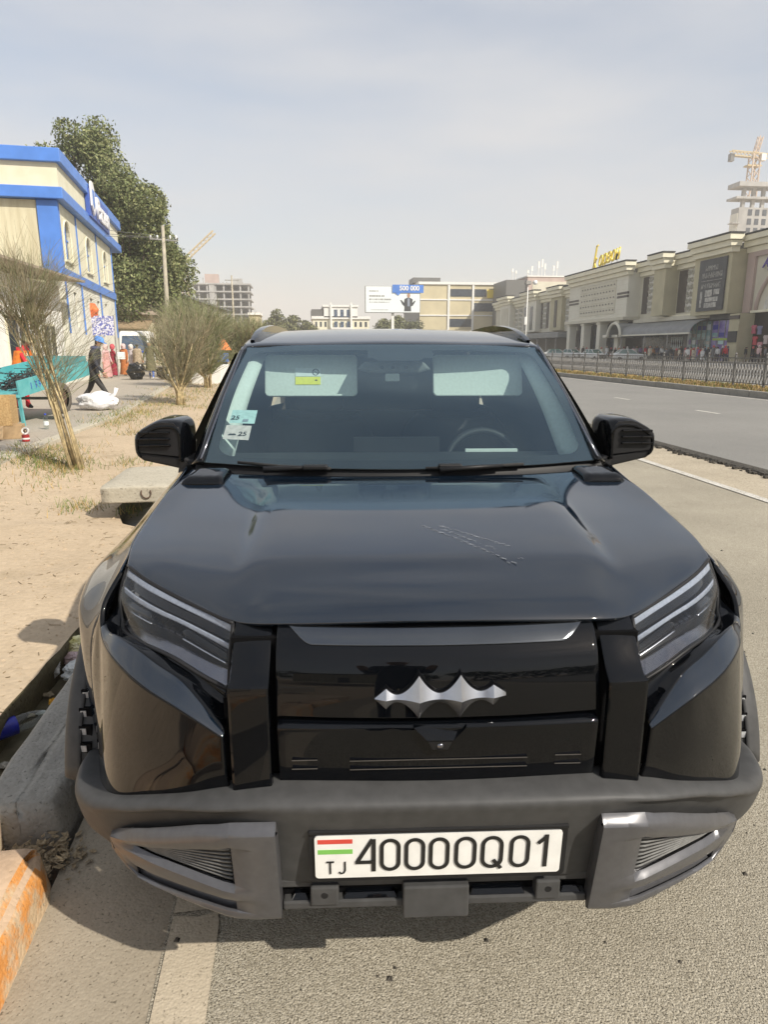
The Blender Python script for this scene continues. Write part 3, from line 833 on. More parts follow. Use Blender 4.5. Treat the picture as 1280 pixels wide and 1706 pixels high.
crumple('paper_scrap', 'white torn paper cup against the ditch bank', 'paper', (-1.43, 3.66, -.12), (.06, .05, .055), bagm('white_paper', (.62, .62, .6)), 21)
crumple('wrapper', 'green and white wrapper on the kerb block by the wheel arch', 'wrapper', (-1.17, 3.85, -.03), (.06, .09, .05), mat('green_wrapper', (.08, .30, .17), rough=.4, col2=(.7, .7, .68), scale=9, lo=.48, hi=.54), 33)
crumple('wrapper', 'dark purple wrapper tucked behind the wheel arch cladding', 'wrapper', (-1.18, 4.05, -.03), (.06, .08, .04), bagm('purple_wrapper', (.16, .08, .14)), 37)
crumple('plastic_scrap', 'small orange plastic scrap floating in the ditch', 'plastic scrap', (-1.33, 3.40, -.19), (.022, .02, .02), bagm('orange_plastic', (.75, .40, .02)), 41)
crumple('paper_scrap', 'small folded white paper scrap in the ditch next to the orange scrap', 'paper', (-1.34, 3.30, -.20), (.04, .02, .012), bagm('white_paper_b', (.62, .62, .56)), 45)
crumple('paper_scrap', 'flat pale brown paper scrap in the ditch beside the bottle', 'paper', (-1.44, 3.30, -.205), (.05, .03, .01), bagm('brown_paper', (.42, .35, .22)), 49)

for k, (x, y, z, c, nm) in enumerate(((-1.30, 3.52, -.19, (.55, .55, .53), 'small whitish scrap near the orange one in the ditch'), (-1.39, 3.50, -.20, (.36, .30, .2), 'brown paper scrap below the ditch bank'), (-1.25, 3.42, -.17, (.5, .42, .08), 'tiny yellow scrap beside the clear bag'),
        (-1.36, 2.86, -.20, (.40, .38, .33), 'greyish scrap in front of the bottle'), (-1.33, 4.0, -.12, (.45, .47, .44), 'pale scrap under the yellow bag'))):
    crumple('litter_scrap', nm, 'litter', (x, y, z), (.022 + .006 * (k % 3), .02, .012), mat('scrap', c, rough=.6, vary=.2, scale=20), 120 + k)

# clods, twigs and dry leaves on the sand
mb = MB()
for k in range(2600):
    y = 2.5 + 9 * r3.random() ** 1.2; x = r3.uniform(edge(y), bank(y) - .02)
    if r3.random() < .5 * (mnoise.noise(Vector((x * 1.3, y * 1.3, 7))) < .05): continue
    z = sand_z(x, y); q = abs(r3.gauss(0, .006)) + .003
    if r3.random() < .55:
        mb.add([(x - q, y - q * .6, z - .002), (x + q * .8, y - q, z - .002), (x + q, y + q * .7, z - .002), (x - q * .5, y + q, z - .002), (x + q * .1, y, z + q * .9)], [(0, 1, 4), (1, 2, 4), (2, 3, 4), (3, 0, 4)])
    else:
        a = r3.random() * 6.28; l = q * r3.uniform(2, 6)
        mb.bar((x, y, z + .003), (x + l * math.cos(a), y + l * math.sin(a), z + .004), .003, .003, 1)
M['twig'] = mat('dry_twig', (.20, .15, .085), rough=.85, vary=.4, scale=30)
o = mb.build('loose_clods', [M['sand'], M['twig']]); o['kind'] = 'stuff'

# ---- median with its kerb, dry grass and ornamental fence
mk_ = thing('kerb', 'dark grey kerb of the planted median under the iron fence', 'kerb', (14.62, 0, 0))
kb = bevel(MB().box(0, .16, .0, 1.0, 0, .24).build('kerb_stone', M['kerb_dark'], mk_), .02, 2)
kb.location = (0, 15, 0)
for k in range(1, 60):
    c = kb.copy(); COL.objects.link(c); c.parent = mk_; c.location = (.006 * ((k * 7) % 3), 15 + 1.012 * k, .004 * ((k * 5) % 4))
o = MB().box(0, .16, 75.8, 300, 0, .24).build('kerb_run', M['kerb_dark'], mk_); o['kind'] = 'stuff'
sheet('median', [(14.78, -20), (17.4, -20), (17.4, 300), (14.78, 300)], .20, M['soil'], t=.3)
mb = MB()
for k in range(26000):
    y = 14 + 110 * r3.random() ** 2; x = 14.85 + 2.4 * r3.random()
    if mnoise.noise(Vector((x * 1.2, y * .35, 3))) < -.12 and r3.random() < .8: continue
    h = r3.uniform(.04, .16) * (1.2 if y > 40 else 1); w_ = .008 + .0004 * y; a = r3.random() * 6.28
    dx, dy = math.cos(a) * w_, math.sin(a) * w_
    mb.add([(x - dx, y - dy, .19), (x + dx, y + dy, .19), (x + r3.gauss(0, .4) * h, y + r3.gauss(0, .4) * h, .2 + h)], [(0, 1, 2)], 0 if r3.random() < .72 else 1)
M['drygrass'] = mat('dry_grass', (.40, .28, .11), rough=.9, vary=.35, scale=3)
M['grass'] = mat('green_grass', (.13, .17, .04), rough=.8, vary=.35, scale=4)
o = mb.build('median_grass', [M['drygrass'], M['grass']], fix=False); o['kind'] = 'stuff'

M['iron'] = mat('fence_iron', (.13, .128, .122), rough=.45, vary=.3, scale=12, spec=.5)
M['iron_pale'] = mat('fence_iron_pale', (.20, .195, .185), rough=.4, vary=.4, scale=12)
fence = thing('fence', 'long grey iron median fence with ornamental lattice panels', 'fence', (16, 0, .27))
FL = 1.72
pm = MB()
pm.bar((0, .05, .98), (0, FL - .05, .98), .04, .035).bar((0, .05, .80), (0, FL - .05, .80), .025, .025).bar((0, .05, .10), (0, FL - .05, .10), .03, .03)
panel_frame = pm.build('fence_rail', M['iron'], fence); panel_frame.location = (0, 12, 0)
pl_ = MB()
n = 9
for k in range(n):
    y0 = .06 + (FL - .12) * k / n; y1 = .06 + (FL - .12) * (k + 1) / n; yc = (y0 + y1) / 2
    pl_.bar((0, y0, .11), (0, y1, .79), .028, .028).bar((.006, y1, .11), (.006, y0, .79), .028, .028)
    pl_.tube([(0, yc + .055 * math.cos(2 * math.pi * q / 8), .45 + .12 * math.sin(2 * math.pi * q / 8)) for q in range(9)], .015, 4, cap=False)
    pl_.bar((0, yc, .80), (0, yc, .97), .014, .014)
panel = pl_.build('fence_lattice', M['iron_pale'], fence); panel.location = (0, 12, 0)
post = bevel(MB().box(-.035, .035, -.035, .035, 0, 1.08).build('fence_post', M['iron'], fence), .008, 1); post.location = (0, 12, 0)
fin = MB().lathe([(.0, 1.18), (.03, 1.15), (.04, 1.12), (.03, 1.085), (0, 1.08)], (0, 0, 0), 8).build('post_finial', M['iron_pale'], post, True)
for k in range(1, 78):
    y = 12 + FL * k
    for src in (panel_frame, panel, post):
        c = src.copy(); COL.objects.link(c); c.parent = fence; c.location = (0, y, 0)
        if src is post and k < 25:
            f2 = fin.copy(); COL.objects.link(f2); f2.parent = c
# far carriageway and plaza in front of the market hall
sheet('far_road', [(17.45, -60), (45.4, -60), (45.4, 420), (17.45, 420)], .0, M['roadfar'], t=.3)
bevel(MB().box(17.3, 17.5, -20, 300, -.1, .22).build('far_kerb', M['kerb_dark']), .02, 2)['kind'] = 'structure'
sheet('plaza', [(45.4, -60), (90, -60), (90, 420), (45.4, 420)], .14, M['pave'], t=.4)
# ================================================================== left side: buildings, tree, market
M['cream'] = mat('cream_plaster', (.66, .63, .47), rough=.9, vary=.06, scale=2, col2=(.72, .69, .54), bump=.1, bscale=30)
M['cream_stain'] = mat('stained_cream_panel', (.50, .45, .30), rough=.9, vary=.2, scale=1.3, col2=(.66, .62, .45), stretch=(3, 3, .35), bump=.1, bscale=20)
M['blue'] = mat('blue_cladding', (.085, .22, .62), rough=.4, vary=.1, scale=1.2)
M['blue_deep'] = mat('deep_blue_panel', (.05, .11, .42), rough=.4, vary=.1, scale=1.2)
M['white'] = mat('white_paint', (.76, .75, .71), rough=.7, vary=.06, scale=3)
M['white_sign'] = mat('white_sign_letters', (.80, .80, .80), rough=.5, vary=.04, scale=5)
M['win_dark'] = mat('dark_window', (.035, .045, .06), rough=.12, vary=.3, scale=2, spec=.6)
M['win_blue'] = mat('bluish_window', (.07, .10, .15), rough=.12, vary=.3, scale=2, spec=.6)
M['metal_grey'] = mat('grey_sheet_metal', (.28, .27, .25), rough=.6, vary=.2, scale=4)
M['roof_brown'] = mat('brownish_roof_sheet', (.33, .27, .21), rough=.8, vary=.2, scale=3)
M['wood'] = mat('weathered_wood', (.30, .22, .13), rough=.9, vary=.3, scale=5, stretch=(1, 1, 8))
M['pole_conc'] = mat('pole_concrete', (.40, .36, .28), rough=.9, vary=.15, scale=4)

TH = R(6.05)
bb = thing('building', 'two storey cream building with blue cornice bands and arched upper windows', 'building', (-9.06, 30, 0), TH)
M['white_plaster'] = mat('whitish_plaster', (.70, .69, .60), rough=.9, vary=.08, scale=1.5, bump=.1, bscale=30)
def bbx(name, m, x0, x1, y0, y1, z0, z1, bev=0, par=None):
    o = MB().box(x0, x1, y0, y1, z0, z1).build(name, m, par or bb)
    if bev: bevel(o, bev, 2)
    return o
bbx('wall', M['cream'], -12, -.62, .62, 14.0, .2, 8.9)
# facade slab with openings cut as built strips: piers between windows
W1 = [(.95, 2.25), (5.6, 6.95), (10.35, 11.65)]
bbx('front_wall', M['cream_stain'], -12, -1.05, .30, .62, 4.0, 7.25)
us = [.30] + [e for w_ in W1 for e in w_] + [13.9]
for i in range(0, 8, 2):
    bbx('facade_pier', M['cream'], -.64, -.30, us[i], us[i + 1], 4.75, 7.25)
for (a, b) in W1:
    bbx('facade_panel', M['cream'], -.64, -.30, a, b, 4.75, 5.15)
    # spandrel with arched soffit
    c = (a + b) / 2; r = (b - a) / 2
    poly = [(-.30, a, 7.25), (-.30, b, 7.25), (-.30, b, 6.0)] + [(-.30, c + r * math.cos(R(q)), 6.0 + r * math.sin(R(q))) for q in range(15, 180, 15)] + [(-.30, a, 6.0)]
    MB().prism(poly, (-.34, 0, 0)).build('arch_head', M['cream'], bb)
    wn = bbx('window', M['win_blue'], -.44, -.40, a - .02, b + .02, 5.1, 6.75)
    for q in (.34, .67): bbx('glazing_bar', M['blue'], -.41, -.37, a + (b - a) * q - .03, a + (b - a) * q + .03, 5.15, 6.6, par=wn)
    bbx('glazing_bar', M['blue'], -.41, -.37, a, b, 5.95, 6.02, par=wn)
    tr = [(-.28, a - .06, 5.15), (-.28, a - .06, 6.0)] + [(-.28, c + (r + .06) * math.cos(R(q)), 6.0 + (r + .06) * math.sin(R(q))) for q in range(180, -1, -15)] + [(-.28, b + .06, 5.15)]
    MB().tube(tr, .05, 4).build('window_trim', M['cream'], bb)
    bbx('window_sill', M['cream'], -.32, -.20, a - .12, b + .12, 5.04, 5.14, .02)
for u in (.42, 3.75, 8.75, 13.7): bbx('pilaster_strip', M['blue'], -.30, -.25, u - .04, u + .04, 2.2, 7.25)
bbx('corner_pilaster', M['blue'], -1.02, -.26, .22, .34, 4.5, 7.25)
bbx('string_course', M['blue'], -.62, -.22, .28, 14.0, 4.36, 4.74)
bbx('string_course', M['metal_grey'], -12, -.62, .24, .5, 4.66, 4.78)
# lower storey with openings
lo = [(2.0, 2.7, 2.5, 3.95), (5.75, 6.55, 3.25, 3.95), (7.75, 8.5, 3.25, 3.95), (10.2, 10.9, 3.25, 3.95)]
pr = .34
for (a, b, z0, z1) in lo:
    bbx('facade_pier', M['white_plaster'], -.64, -.32, pr, a, .2, 4.36); bbx('facade_panel', M['white_plaster'], -.64, -.32, a, b, z1, 4.36); bbx('facade_panel', M['white_plaster'], -.64, -.32, a, b, .2, z0)
    w_ = bbx('window', M['win_dark'], -.46, -.42, a, b, z0, z1); bbx('window_frame', M['white'], -.43, -.38, (a + b) / 2 - .03, (a + b) / 2 + .03, z0, z1, par=w_)
    pr = b
bbx('facade_pier', M['white_plaster'], -.64, -.32, pr, 13.9, .2, 4.36)
# parapet bands
bbx('cornice_band', M['blue'], -12, .02, -.02, 16.1, 7.27, 7.70, .03)
bbx('parapet', M['cream'], -12, -.12, .12, 16.0, 7.70, 8.62)
bbx('cornice_band', M['blue'], -12, .06, -.06, 16.2, 8.58, 9.08, .03)
for k in range(4): bbx('band_joint', M['blue_deep'], -3.0 * k - 2.3, -3.0 * k - 2.28, -.026, -.018, 7.29, 7.68)
# roof sign
sg = empty('roof_sign', (0, 0, 0), 0, bb)
bbx('sign_panel', M['blue_deep'], -.10, .10, 5.6, 11.2, 7.62, 8.85, .02, par=sg)
poly = [(.12, 5.75, 9.0), (.12, 5.95, 9.2), (.12, 6.35, 9.2), (.12, 6.6, 9.0), (.12, 6.6, 8.1), (.12, 6.2, 7.72), (.12, 5.75, 8.1)]
MB().prism(poly, (.08, 0, 0)).build('sign_emblem', M['white_sign'], sg)
MB().prism([(.205, y, z) for y, z in ((5.95, 8.85), (6.4, 8.85), (6.4, 8.2), (6.18, 8.0), (5.95, 8.2))], (.01, 0, 0)).build('emblem_mark', M['blue'], sg)
text('sign_lettering', 'Pazen', 1.35, M['white_sign'], sg, (.16, 8.95, 8.2), (math.pi / 2, 0, math.pi / 2), .05, bold=.03, sx=1.15)

# annex with a long eave in front of it
ax = thing('annex', 'low white annex with a thin projecting roof edge beside the cream building', 'building', (-9.3, 17, .2))
MB().box(-6, 0, 0, 12.2, 0, 3.75).build('wall', M['white'], ax)
MB().hexa([(-6.5, -.5, 4.35), (.9, -.5, 3.92), (.9, 12.6, 3.92), (-6.5, 12.6, 4.35)], [(-6.5, -.5, 4.42), (.9, -.5, 4.0), (.9, 12.6, 4.0), (-6.5, 12.6, 4.42)]).build('roof', M['roof_brown'], ax)
for y0, w_, z0, z1 in ((1, 1.4, .9, 2.4), (4.2, 1.0, 0, 2.2), (6.8, 1.6, .9, 2.4), (10, 1.1, 0, 2.2)):
    f = MB().box(-.05, .04, y0 - .08, y0 + w_ + .08, z0 - (.08 if z0 else 0), z1 + .08).build('window_frame', M['cream'], ax)
    MB().box(.03, .05, y0, y0 + w_, z0, z1).build('pane', M['win_dark'], f)
    MB().box(.05, .07, y0 + w_ / 2 - .03, y0 + w_ / 2 + .03, z0, z1).build('glazing_bar', M['white'], f)
for y in (3.2, 9.2): MB().box(0, .05, y, y + .12, 0, 3.7).build('downpipe', M['metal_grey'], ax)

# big tree behind the building
cl = []
rt = random.Random(5)
prof_t = [(-5.6, 16.2, 1.5), (-4.9, 17.8, 1.3), (-4.2, 18.9, 1.3), (-3.2, 18.0, 1.9), (-1.9, 17.3, 1.8), (-.7, 15.6, 2.0), (.9, 14.6, 1.9), (2.2, 13.8, 1.8), (3.4, 12.6, 1.9), (4.5, 11.0, 1.8), (5.2, 9.2, 1.6), (4.6, 7.2, 1.6),
          (-4.6, 14.0, 2.4), (-2.4, 14.2, 2.5), (-.6, 12.2, 2.6), (1.6, 11.0, 2.6), (3.0, 9.0, 2.5), (1.0, 8.0, 2.6), (-1.6, 9.4, 2.7), (-3.8, 10.6, 2.7), (-4.8, 7.6, 2.4), (-2.6, 6.2, 2.2), (-.2, 5.6, 2.0), (2.2, 5.8, 2.0), (4.0, 5.2, 1.6)]
for (x, z, r) in prof_t:
    for q in range(2):
        cl.append((x * .78 - .1 + rt.gauss(0, .4), rt.gauss(0, 1.8), z - 1.3 + rt.gauss(0, .4), r * rt.uniform(.65, .9), r * 1.1, r * rt.uniform(.7, 1), r * r))
leafy_tree('tree', 'very tall dense olive green tree rising behind the cream and blue building', (-13.9, 61, 0), cl, 80000, .125, 4, [M['leaf_olive'], M['leaf_light']], .45)

# concrete power pole in front of it
pp = thing('utility_pole', 'pale concrete power pole standing before the tall tree', 'utility pole', (-8.05, 45, 0))
MB().tube([(0, 0, -.2), (-.02, 0, 4), (.06, 0, 8.75)], [.16, .14, .09], 10).build('pole', M['pole_conc'], pp, True)
MB().bar((-.75, 0, 8.0), (.85, 0, 7.9), .08, .08).build('crossarm', M['metal_grey'], pp)
for x in (-.7, -.3, .45, .8): MB().lathe([(0, 8.22), (.05, 8.2), (.06, 8.08), (.03, 8.0)], (x, 0, 0), 8).build('insulator', M['white'], pp, True)
MB().bar((0, .12, 6.6), (-.28, .12, 6.3), .06, .06).build('bracket', M['metal_grey'], pp)
p2_ = thing('utility_pole', 'thin distant pole with a small crossarm before the unfinished concrete frame', 'utility pole', (-8.6, 95, 0))
MB().tube([(0, 0, 0), (0, 0, 10.8)], [.16, .1], 8).build('pole', M['pole_conc'], p2_, True)
MB().bar((-.9, 0, 10.2), (.9, 0, 10.2), .1, .1).build('crossarm', M['metal_grey'], p2_)
# wires
def wire(a, b, sag, lab):
    a = Vector(a); b = Vector(b)
    pts = [a.lerp(b, i / 14) + Vector((0, 0, -sag * 4 * (i / 14) * (1 - i / 14))) for i in range(15)]
    tag(MB().tube(pts, .012, 4).build('power_line', M['iron']), lab, 'wire')
wire((-8.7, 45, 8.2), (-24, 18, 9.0), .8, 'thin power line from the pole across the cream building, highest one')
wire((-8.35, 45, 8.1), (-23, 17, 8.0), .9, 'thin power line from the pole across the cream building, middle one')
wire((-7.6, 45, 8.1), (-21, 16, 7.2), 1.0, 'thin power line from the pole across the cream building, lowest one')

# hut with a brown roof behind, grey-green long shed, white wall block
ht_ = thing('hut', 'small house with a pale brown hipped roof behind the cream building', 'hut', (-13.2, 58, .2))
MB().box(-1.6, 1.6, 0, 4, 0, 4.0).build('wall', M['cream_stain'], ht_)
MB().add([(-2.0, -.5, 4.0), (2.1, -.5, 3.95), (1.4, 1.6, 5.35), (-1.4, 1.6, 5.4), (2.1, 4.4, 3.95), (-2.0, 4.4, 4.0)], [(0, 1, 2, 3), (1, 4, 2), (0, 3, 5), (3, 2, 4, 5), (0, 5, 4, 1)]).build('roof', M['roof_brown'], ht_)
MB().hexa([(-1.8, -2.2, 2.9), (1.6, -2.2, 2.8), (1.6, .1, 3.5), (-1.8, .1, 3.5)], [(-1.8, -2.2, 3.0), (1.6, -2.2, 2.9), (1.6, .1, 3.6), (-1.8, .1, 3.6)]).build('awning', M['wood'], ht_)
MB().box(-.6, .3, -.03, .02, .2, 2.3).build('door', M['win_dark'], ht_)
sh_ = thing('shed', 'long grey green shed with a sloping dark roof edge beyond the shrubs', 'shed', (-10.2, 60, .0))
mb = MB().add([(0, 0, 0), (0, 42, 0), (0, 42, 6.7), (0, 0, 5.9), (-9, 0, 0), (-9, 42, 0), (-9, 42, 7.6), (-9, 0, 6.9)], [(0, 1, 2, 3), (7, 6, 5, 4), (0, 3, 7, 4), (1, 5, 6, 2)])
mb.build('wall', mat('grey_green_wall', (.30, .29, .21), rough=.9, vary=.12, scale=.6), sh_)
MB().hexa([(.35, -.4, 5.85), (.35, 42.4, 6.7), (-9.2, 42.4, 7.65), (-9.2, -.4, 6.95)], [(.35, -.4, 6.05), (.35, 42.4, 6.9), (-9.2, 42.4, 7.85), (-9.2, -.4, 7.15)]).build('roof', M['iron'], sh_)
for y in (8, 20, 32): MB().box(0, .06, y, y + .5, 0, 6.0).build('wall_rib', M['metal_grey'], sh_)
kb_ = thing('low_wall', 'low white rendered wall on the verge behind the second shrub', 'wall', (-3.9, 30, .1), R(-4))
bevel(MB().box(-.7, .55, 0, 2.6, 0, .78).build('wall_body', M['white'], kb_), .02, 2)
ki = thing('stall_umbrella', 'orange pointed canopy over a small blue stand behind the low white wall', 'stand', (-4.25, 38, .15))
MB().lathe([(.62, 1.35), (.5, 1.55), (.22, 2.0), (.05, 2.25), (0, 2.27)], (0, 0, 0), 10).build('canopy', mat('orange_canopy', (.72, .20, .05), rough=.7, vary=.15, scale=4), ki)
MB().tube([(0, 0, 0), (0, 0, 1.5)], .04, 6).build('post', M['white'], ki)
MB().box(-.42, .42, -.3, .3, .75, 1.2).build('counter', M['blue'], ki); MB().box(-.38, .38, -.26, .26, 0, .75).build('stand_body', M['win_dark'], ki)
pq = thing('post', 'slender pale post standing in the verge grass beside the low white wall', 'post', (-3.45, 27, .1))
MB().tube([(0, 0, -.1), (.02, 0, 1.5)], .035, 6).build('post_shaft', M['wood'], pq)

# ---- shrubs
broom_shrub('tall broom shaped shrub with bare pale stems at the near left verge', (-2.92, 9.13, .08), 2.68, .34, 560, 3, lean=(-.50, .1), base_r=.13, stems=13, bare=.62, tw=.0022, sr=.013, group='pruned shrubs along the verge')
broom_shrub('bushy olive shrub on the verge just left of the car windscreen', (-3.28, 19.2, .1), 2.45, 1.0, 1000, 8, lean=(-.05, 0), base_r=.13, stems=14, bare=.30, tw=.0042, droop=.10, group='pruned shrubs along the verge')
broom_shrub('greener shrub growing behind the bushy olive one on the verge', (-3.55, 27, .1), 3.1, 1.25, 1500, 12, base_r=.14, stems=10, bare=.25, tw=.008, mats=[M['twig_green'], M['twig_olive'], M['twig_green']], group='pruned shrubs along the verge')
broom_shrub('wide pale shrub at the pavement side behind the man with black bags', (-5.4, 36, .1), 3.2, 1.7, 1500, 14, base_r=.14, stems=10, bare=.2, tw=.010, group='pruned shrubs along the verge')
broom_shrub('distant shrub nearest the windscreen pillar beyond the low wall', (-3.7, 44, .1), 3.3, 1.3, 1200, 16, base_r=.14, stems=10, bare=.22, tw=.011, mats=[M['twig_green'], M['twig_brown'], M['twig_green']], group='pruned shrubs along the verge')
broom_shrub('tall sparse shrub in front of the power pole foot', (-6.6, 43, .1), 4.3, 1.5, 1200, 18, base_r=.14, stems=9, bare=.2, tw=.011, mats=[M['twig_green'], M['twig_green'], M['twig_olive']], group='pruned shrubs along the verge')
broom_shrub('far greenish shrub beside the rear wall post', (-4.6, 60, .1), 3.9, 1.9, 1000, 20, base_r=.16, stems=9, bare=.2, tw=.014, mats=[M['twig_green'], M['twig_olive'], M['twig_green']], group='pruned shrubs along the verge')
# grass tufts along the pavement and round the shrub feet
mb = MB(); rg = random.Random(31)
spots = [(-3.75, 9.9, .30, 420), (-3.45, 9.5, .25, 420), (-3.2, 9.3, .22, 340), (-3.05, 9.0, .18, 260), (-3.55, 10.6, .25, 200), (-2.3, 7.2, .13, 170), (-2.15, 8.4, .10, 80), (-2.4, 9.6, .14, 120), (-3.75, 14.2, .3, 300), (-3.8, 15.6, .35, 380), (-3.75, 16.8, .3, 260), (-3.0, 12.8, .2, 140), (-3.9, 18.5, .35, 260),
         (-2.9, 18.3, .4, 200), (-3.6, 20.5, .6, 300), (-3.0, 24, .8, 400), (-3.9, 26, .8, 400), (-3.2, 30, .9, 400), (-3.0, 8.2, .2, 70), (-3.5, 7.6, .2, 40), (-3.9, 22, .5, 250), (-2.6, 15.5, .3, 80), (-1.75, 7.0, .08, 60)]
for (x, y, s_, n) in spots:
    for q in range(n):
        px_, py_ = rg.gauss(x, s_), rg.gauss(y, s_ * 1.4); h = rg.uniform(.03, .13); a = rg.random() * 6.28; w_ = .003 + .00025 * y
        z = sand_z(px_, py_) - .01 if px_ > edge(py_) else .19
        dx, dy = math.cos(a) * w_, math.sin(a) * w_
        mb.add([(px_ - dx, py_ - dy, z), (px_ + dx, py_ + dy, z), (px_ + rg.gauss(0, .5) * h, py_ + rg.gauss(0, .5) * h, z + h)], [(0, 1, 2)], 0 if rg.random() < .62 else 1)
o = mb.build('verge_grass', [M['grass'], M['drygrass']], fix=False); o['kind'] = 'stuff'
# a withered seedling beside the kerb corner
wp = thing('weed', 'withered leafless weed with curved stems by the pavement corner', 'weed', (-3.72, 9.75, .06))
mb = MB()
for k in range(9):
    a = rg.uniform(0, 6.28); l = rg.uniform(.15, .42)
    mb.tube([(0, 0, 0), (math.cos(a) * l * .3, math.sin(a) * l * .3, l * .6), (math.cos(a) * l * .9, math.sin(a) * l * .6, l * .8)], [.008, .006, .003], 5)
mb.build('stem', M['twig_brown'], wp, True)

# ---- teal handcart
M['teal'] = mat('teal_paint', (.075, .34, .36), rough=.55, vary=.22, scale=4, col2=(.13, .42, .43))
M['osb'] = mat('chipboard', (.36, .22, .09), rough=.85, vary=.3, scale=40, col2=(.52, .36, .17))
M['card'] = mat('cardboard', (.42, .29, .16), rough=.9, vary=.12, scale=8)
ct = thing('handcart', 'teal metal market handcart with one big rubber wheel visible, loaded with scrap wire', 'cart', (-5.27, 13.6, .2), R(-9))
ct.rotation_euler = (R(6), 0, R(-9))
cx0, cx1, cy0, cy1, cz = -1.15, .22, -.25, 2.6, .55
MB().box(cx0, cx1, cy0, cy1, cz, cz + .04).build('bed', M['teal'], ct)
for (nm, a) in (('side_board', (cx1 - .03, cx1, cy0, cy1, cz + .04, cz + .30)), ('side_board', (cx0, cx0 + .03, cy0, cy1, cz + .04, cz + .30)), ('end_board', (cx0 + .031, cx1 - .031, cy1 - .03, cy1, cz + .04, cz + .42))):
    MB().box(*a).build(nm, M['teal'], ct)
MB().box(cx1 - .06, cx1 - .01, cy0, cy0 + .05, -.02, cz).build('leg', M['teal'], ct); MB().box(cx0, cx0 + .05, cy0, cy0 + .05, -.02, cz).build('leg', M['teal'], ct)
MB().bar((cx1 - .02, cy0, cz + .02), (cx1 - .02, cy0 - .9, cz + .25), .05).bar((cx0 + .02, cy0, cz + .02), (cx0 + .02, cy0 - .9, cz + .25), .05).build('handle', M['teal'], ct)
for x, nm in ((cx1 + .06, 0), (cx0 - .06, 1)):
    w_ = empty('cart_wheel', (x, 1.05, .31), 0, ct)
    MB().lathe([(.19, -.09), (.28, -.10), (.31, -.07), (.31, .07), (.28, .10), (.19, .09)], (0, 0, 0), 28, 'x').build('tyre', mat('dusty_tyre', (.12, .105, .085), rough=.95, vary=.2, scale=20), w_, True)
    MB().lathe([(.2, -.04), (.05, -.06), (0, -.06)], (0, 0, 0), 20, 'x').lathe([(.2, .04), (.05, .06), (0, .06)], (0, 0, 0), 20, 'x').build('rim', M['rust'], w_, True)
MB().bar((cx0, 1.05, .31), (cx1, 1.05, .31), .05).build('axle', M['iron'], ct)
# stencil marks on the side board
mk = MB()
for q, ss in enumerate(([(0, 0), (0, .12)], [(0, .12), (.07, .12), (.02, .06), (.07, .06), (.03, 0)], [(0, .12), (.07, .12), (.02, .06), (.07, .06), (.03, 0)], [(0, .12), (.035, .06), (.07, .12), (.035, .06), (.03, 0)])):
    for a, b in zip(ss[:-1], ss[1:]):
        y = .18 + q * .13
        mk.bar((cx1 + .004, y + a[0], cz + .09 + a[1]), (cx1 + .004, y + b[0], cz + .09 + b[1]), .02, .004)
mk.build('stencil_mark', M['blue_deep'], ct)
sc = MB(); rs = random.Random(77)
for k in range(150):
    p = Vector((rs.gauss(-.35, .22), rs.gauss(1.1, .45), cz + .08 + abs(rs.gauss(0, .09)))); pts = [p]
    for q in range(4): pts.append(pts[-1] + Vector((rs.gauss(0, .09), rs.gauss(0, .12), rs.gauss(0, .05))))
    for p_ in pts: p_.z = max(p_.z, cz + .05)
    sc.tube(pts, rs.uniform(.006, .012), 4)
so = sc.build('scrap_wire', mat('dark_scrap', (.03, .03, .03), rough=.6, vary=.5, scale=6)); so.location = ct.location; so.rotation_euler = ct.rotation_euler
tag(so, 'tangle of dark scrap wire and rods lying in the teal handcart', 'scrap')

# ---- boxes, bottles, can at the kerb
ob = thing('crate', 'rough chipboard crate with an open side standing on the cardboard box', 'crate', (-4.98, 11.75, .37), R(10))
MB().box(-.55, .28, -.02, .0, .0, .13).box(-.55, .28, -.02, 0, .40, .47).box(.13, .28, -.021, -.001, .13, .40).box(-.55, -.42, -.021, -.001, .13, .40).build('front_panel', M['osb'], ob)
MB().box(.262, .28, .0, .5, .0, .47).build('side_panel', M['osb'], ob); MB().box(-.55, -.53, .0, .5, 0, .47).build('side_panel', M['osb'], ob)
MB().box(-.53, .262, .0, .5, 0, .02).build('base_panel', M['osb'], ob); MB().box(-.53, .262, .48, .5, .02, .47).build('back_panel', M['osb'], ob)
cb_ = thing('cardboard_box', 'flattened open cardboard box under the chipboard crate', 'box', (-4.72, 11.35, .2), R(14))
MB().box(-.5, .30, 0, .02, 0, .2).build('front_panel', M['card'], cb_); MB().box(.28, .30, .02, .45, 0, .2).box(-.5, -.48, .02, .45, 0, .2).build('side_panel', M['card'], cb_)
MB().box(-.48, .28, .43, .45, 0, .2).build('back_panel', M['card'], cb_); MB().hexa([(-.5, -.2, .03), (.05, -.22, .02), (.05, .0, .2), (-.5, 0, .2)], [(-.5, -.2, .04), (.05, -.22, .03), (.05, .0, .21), (-.5, 0, .21)]).build('flap', M['card'], cb_)
MB().box(.1, .28, .02, .4, .0, .005).build('base_panel', M['card'], cb_)
cn = thing('tin', 'red lidded tin standing beside the cardboard box', 'tin', (-4.24, 11.05, .205))
MB().lathe([(0, 0), (.055, 0), (.055, .10), (0, .10)], (0, 0, 0), 16).build('tin_body', mat('red_tin', (.35, .03, .03), rough=.4, vary=.2, scale=9), cn); MB().lathe([(.056, .03), (.056, .055)], (0, 0, 0), 16).build('tin_label', M['white'], cn)
tp = thing('tape_roll', 'small white and dark tape roll on top of the red tin', 'tape roll', (-4.24, 11.05, .307), 0)
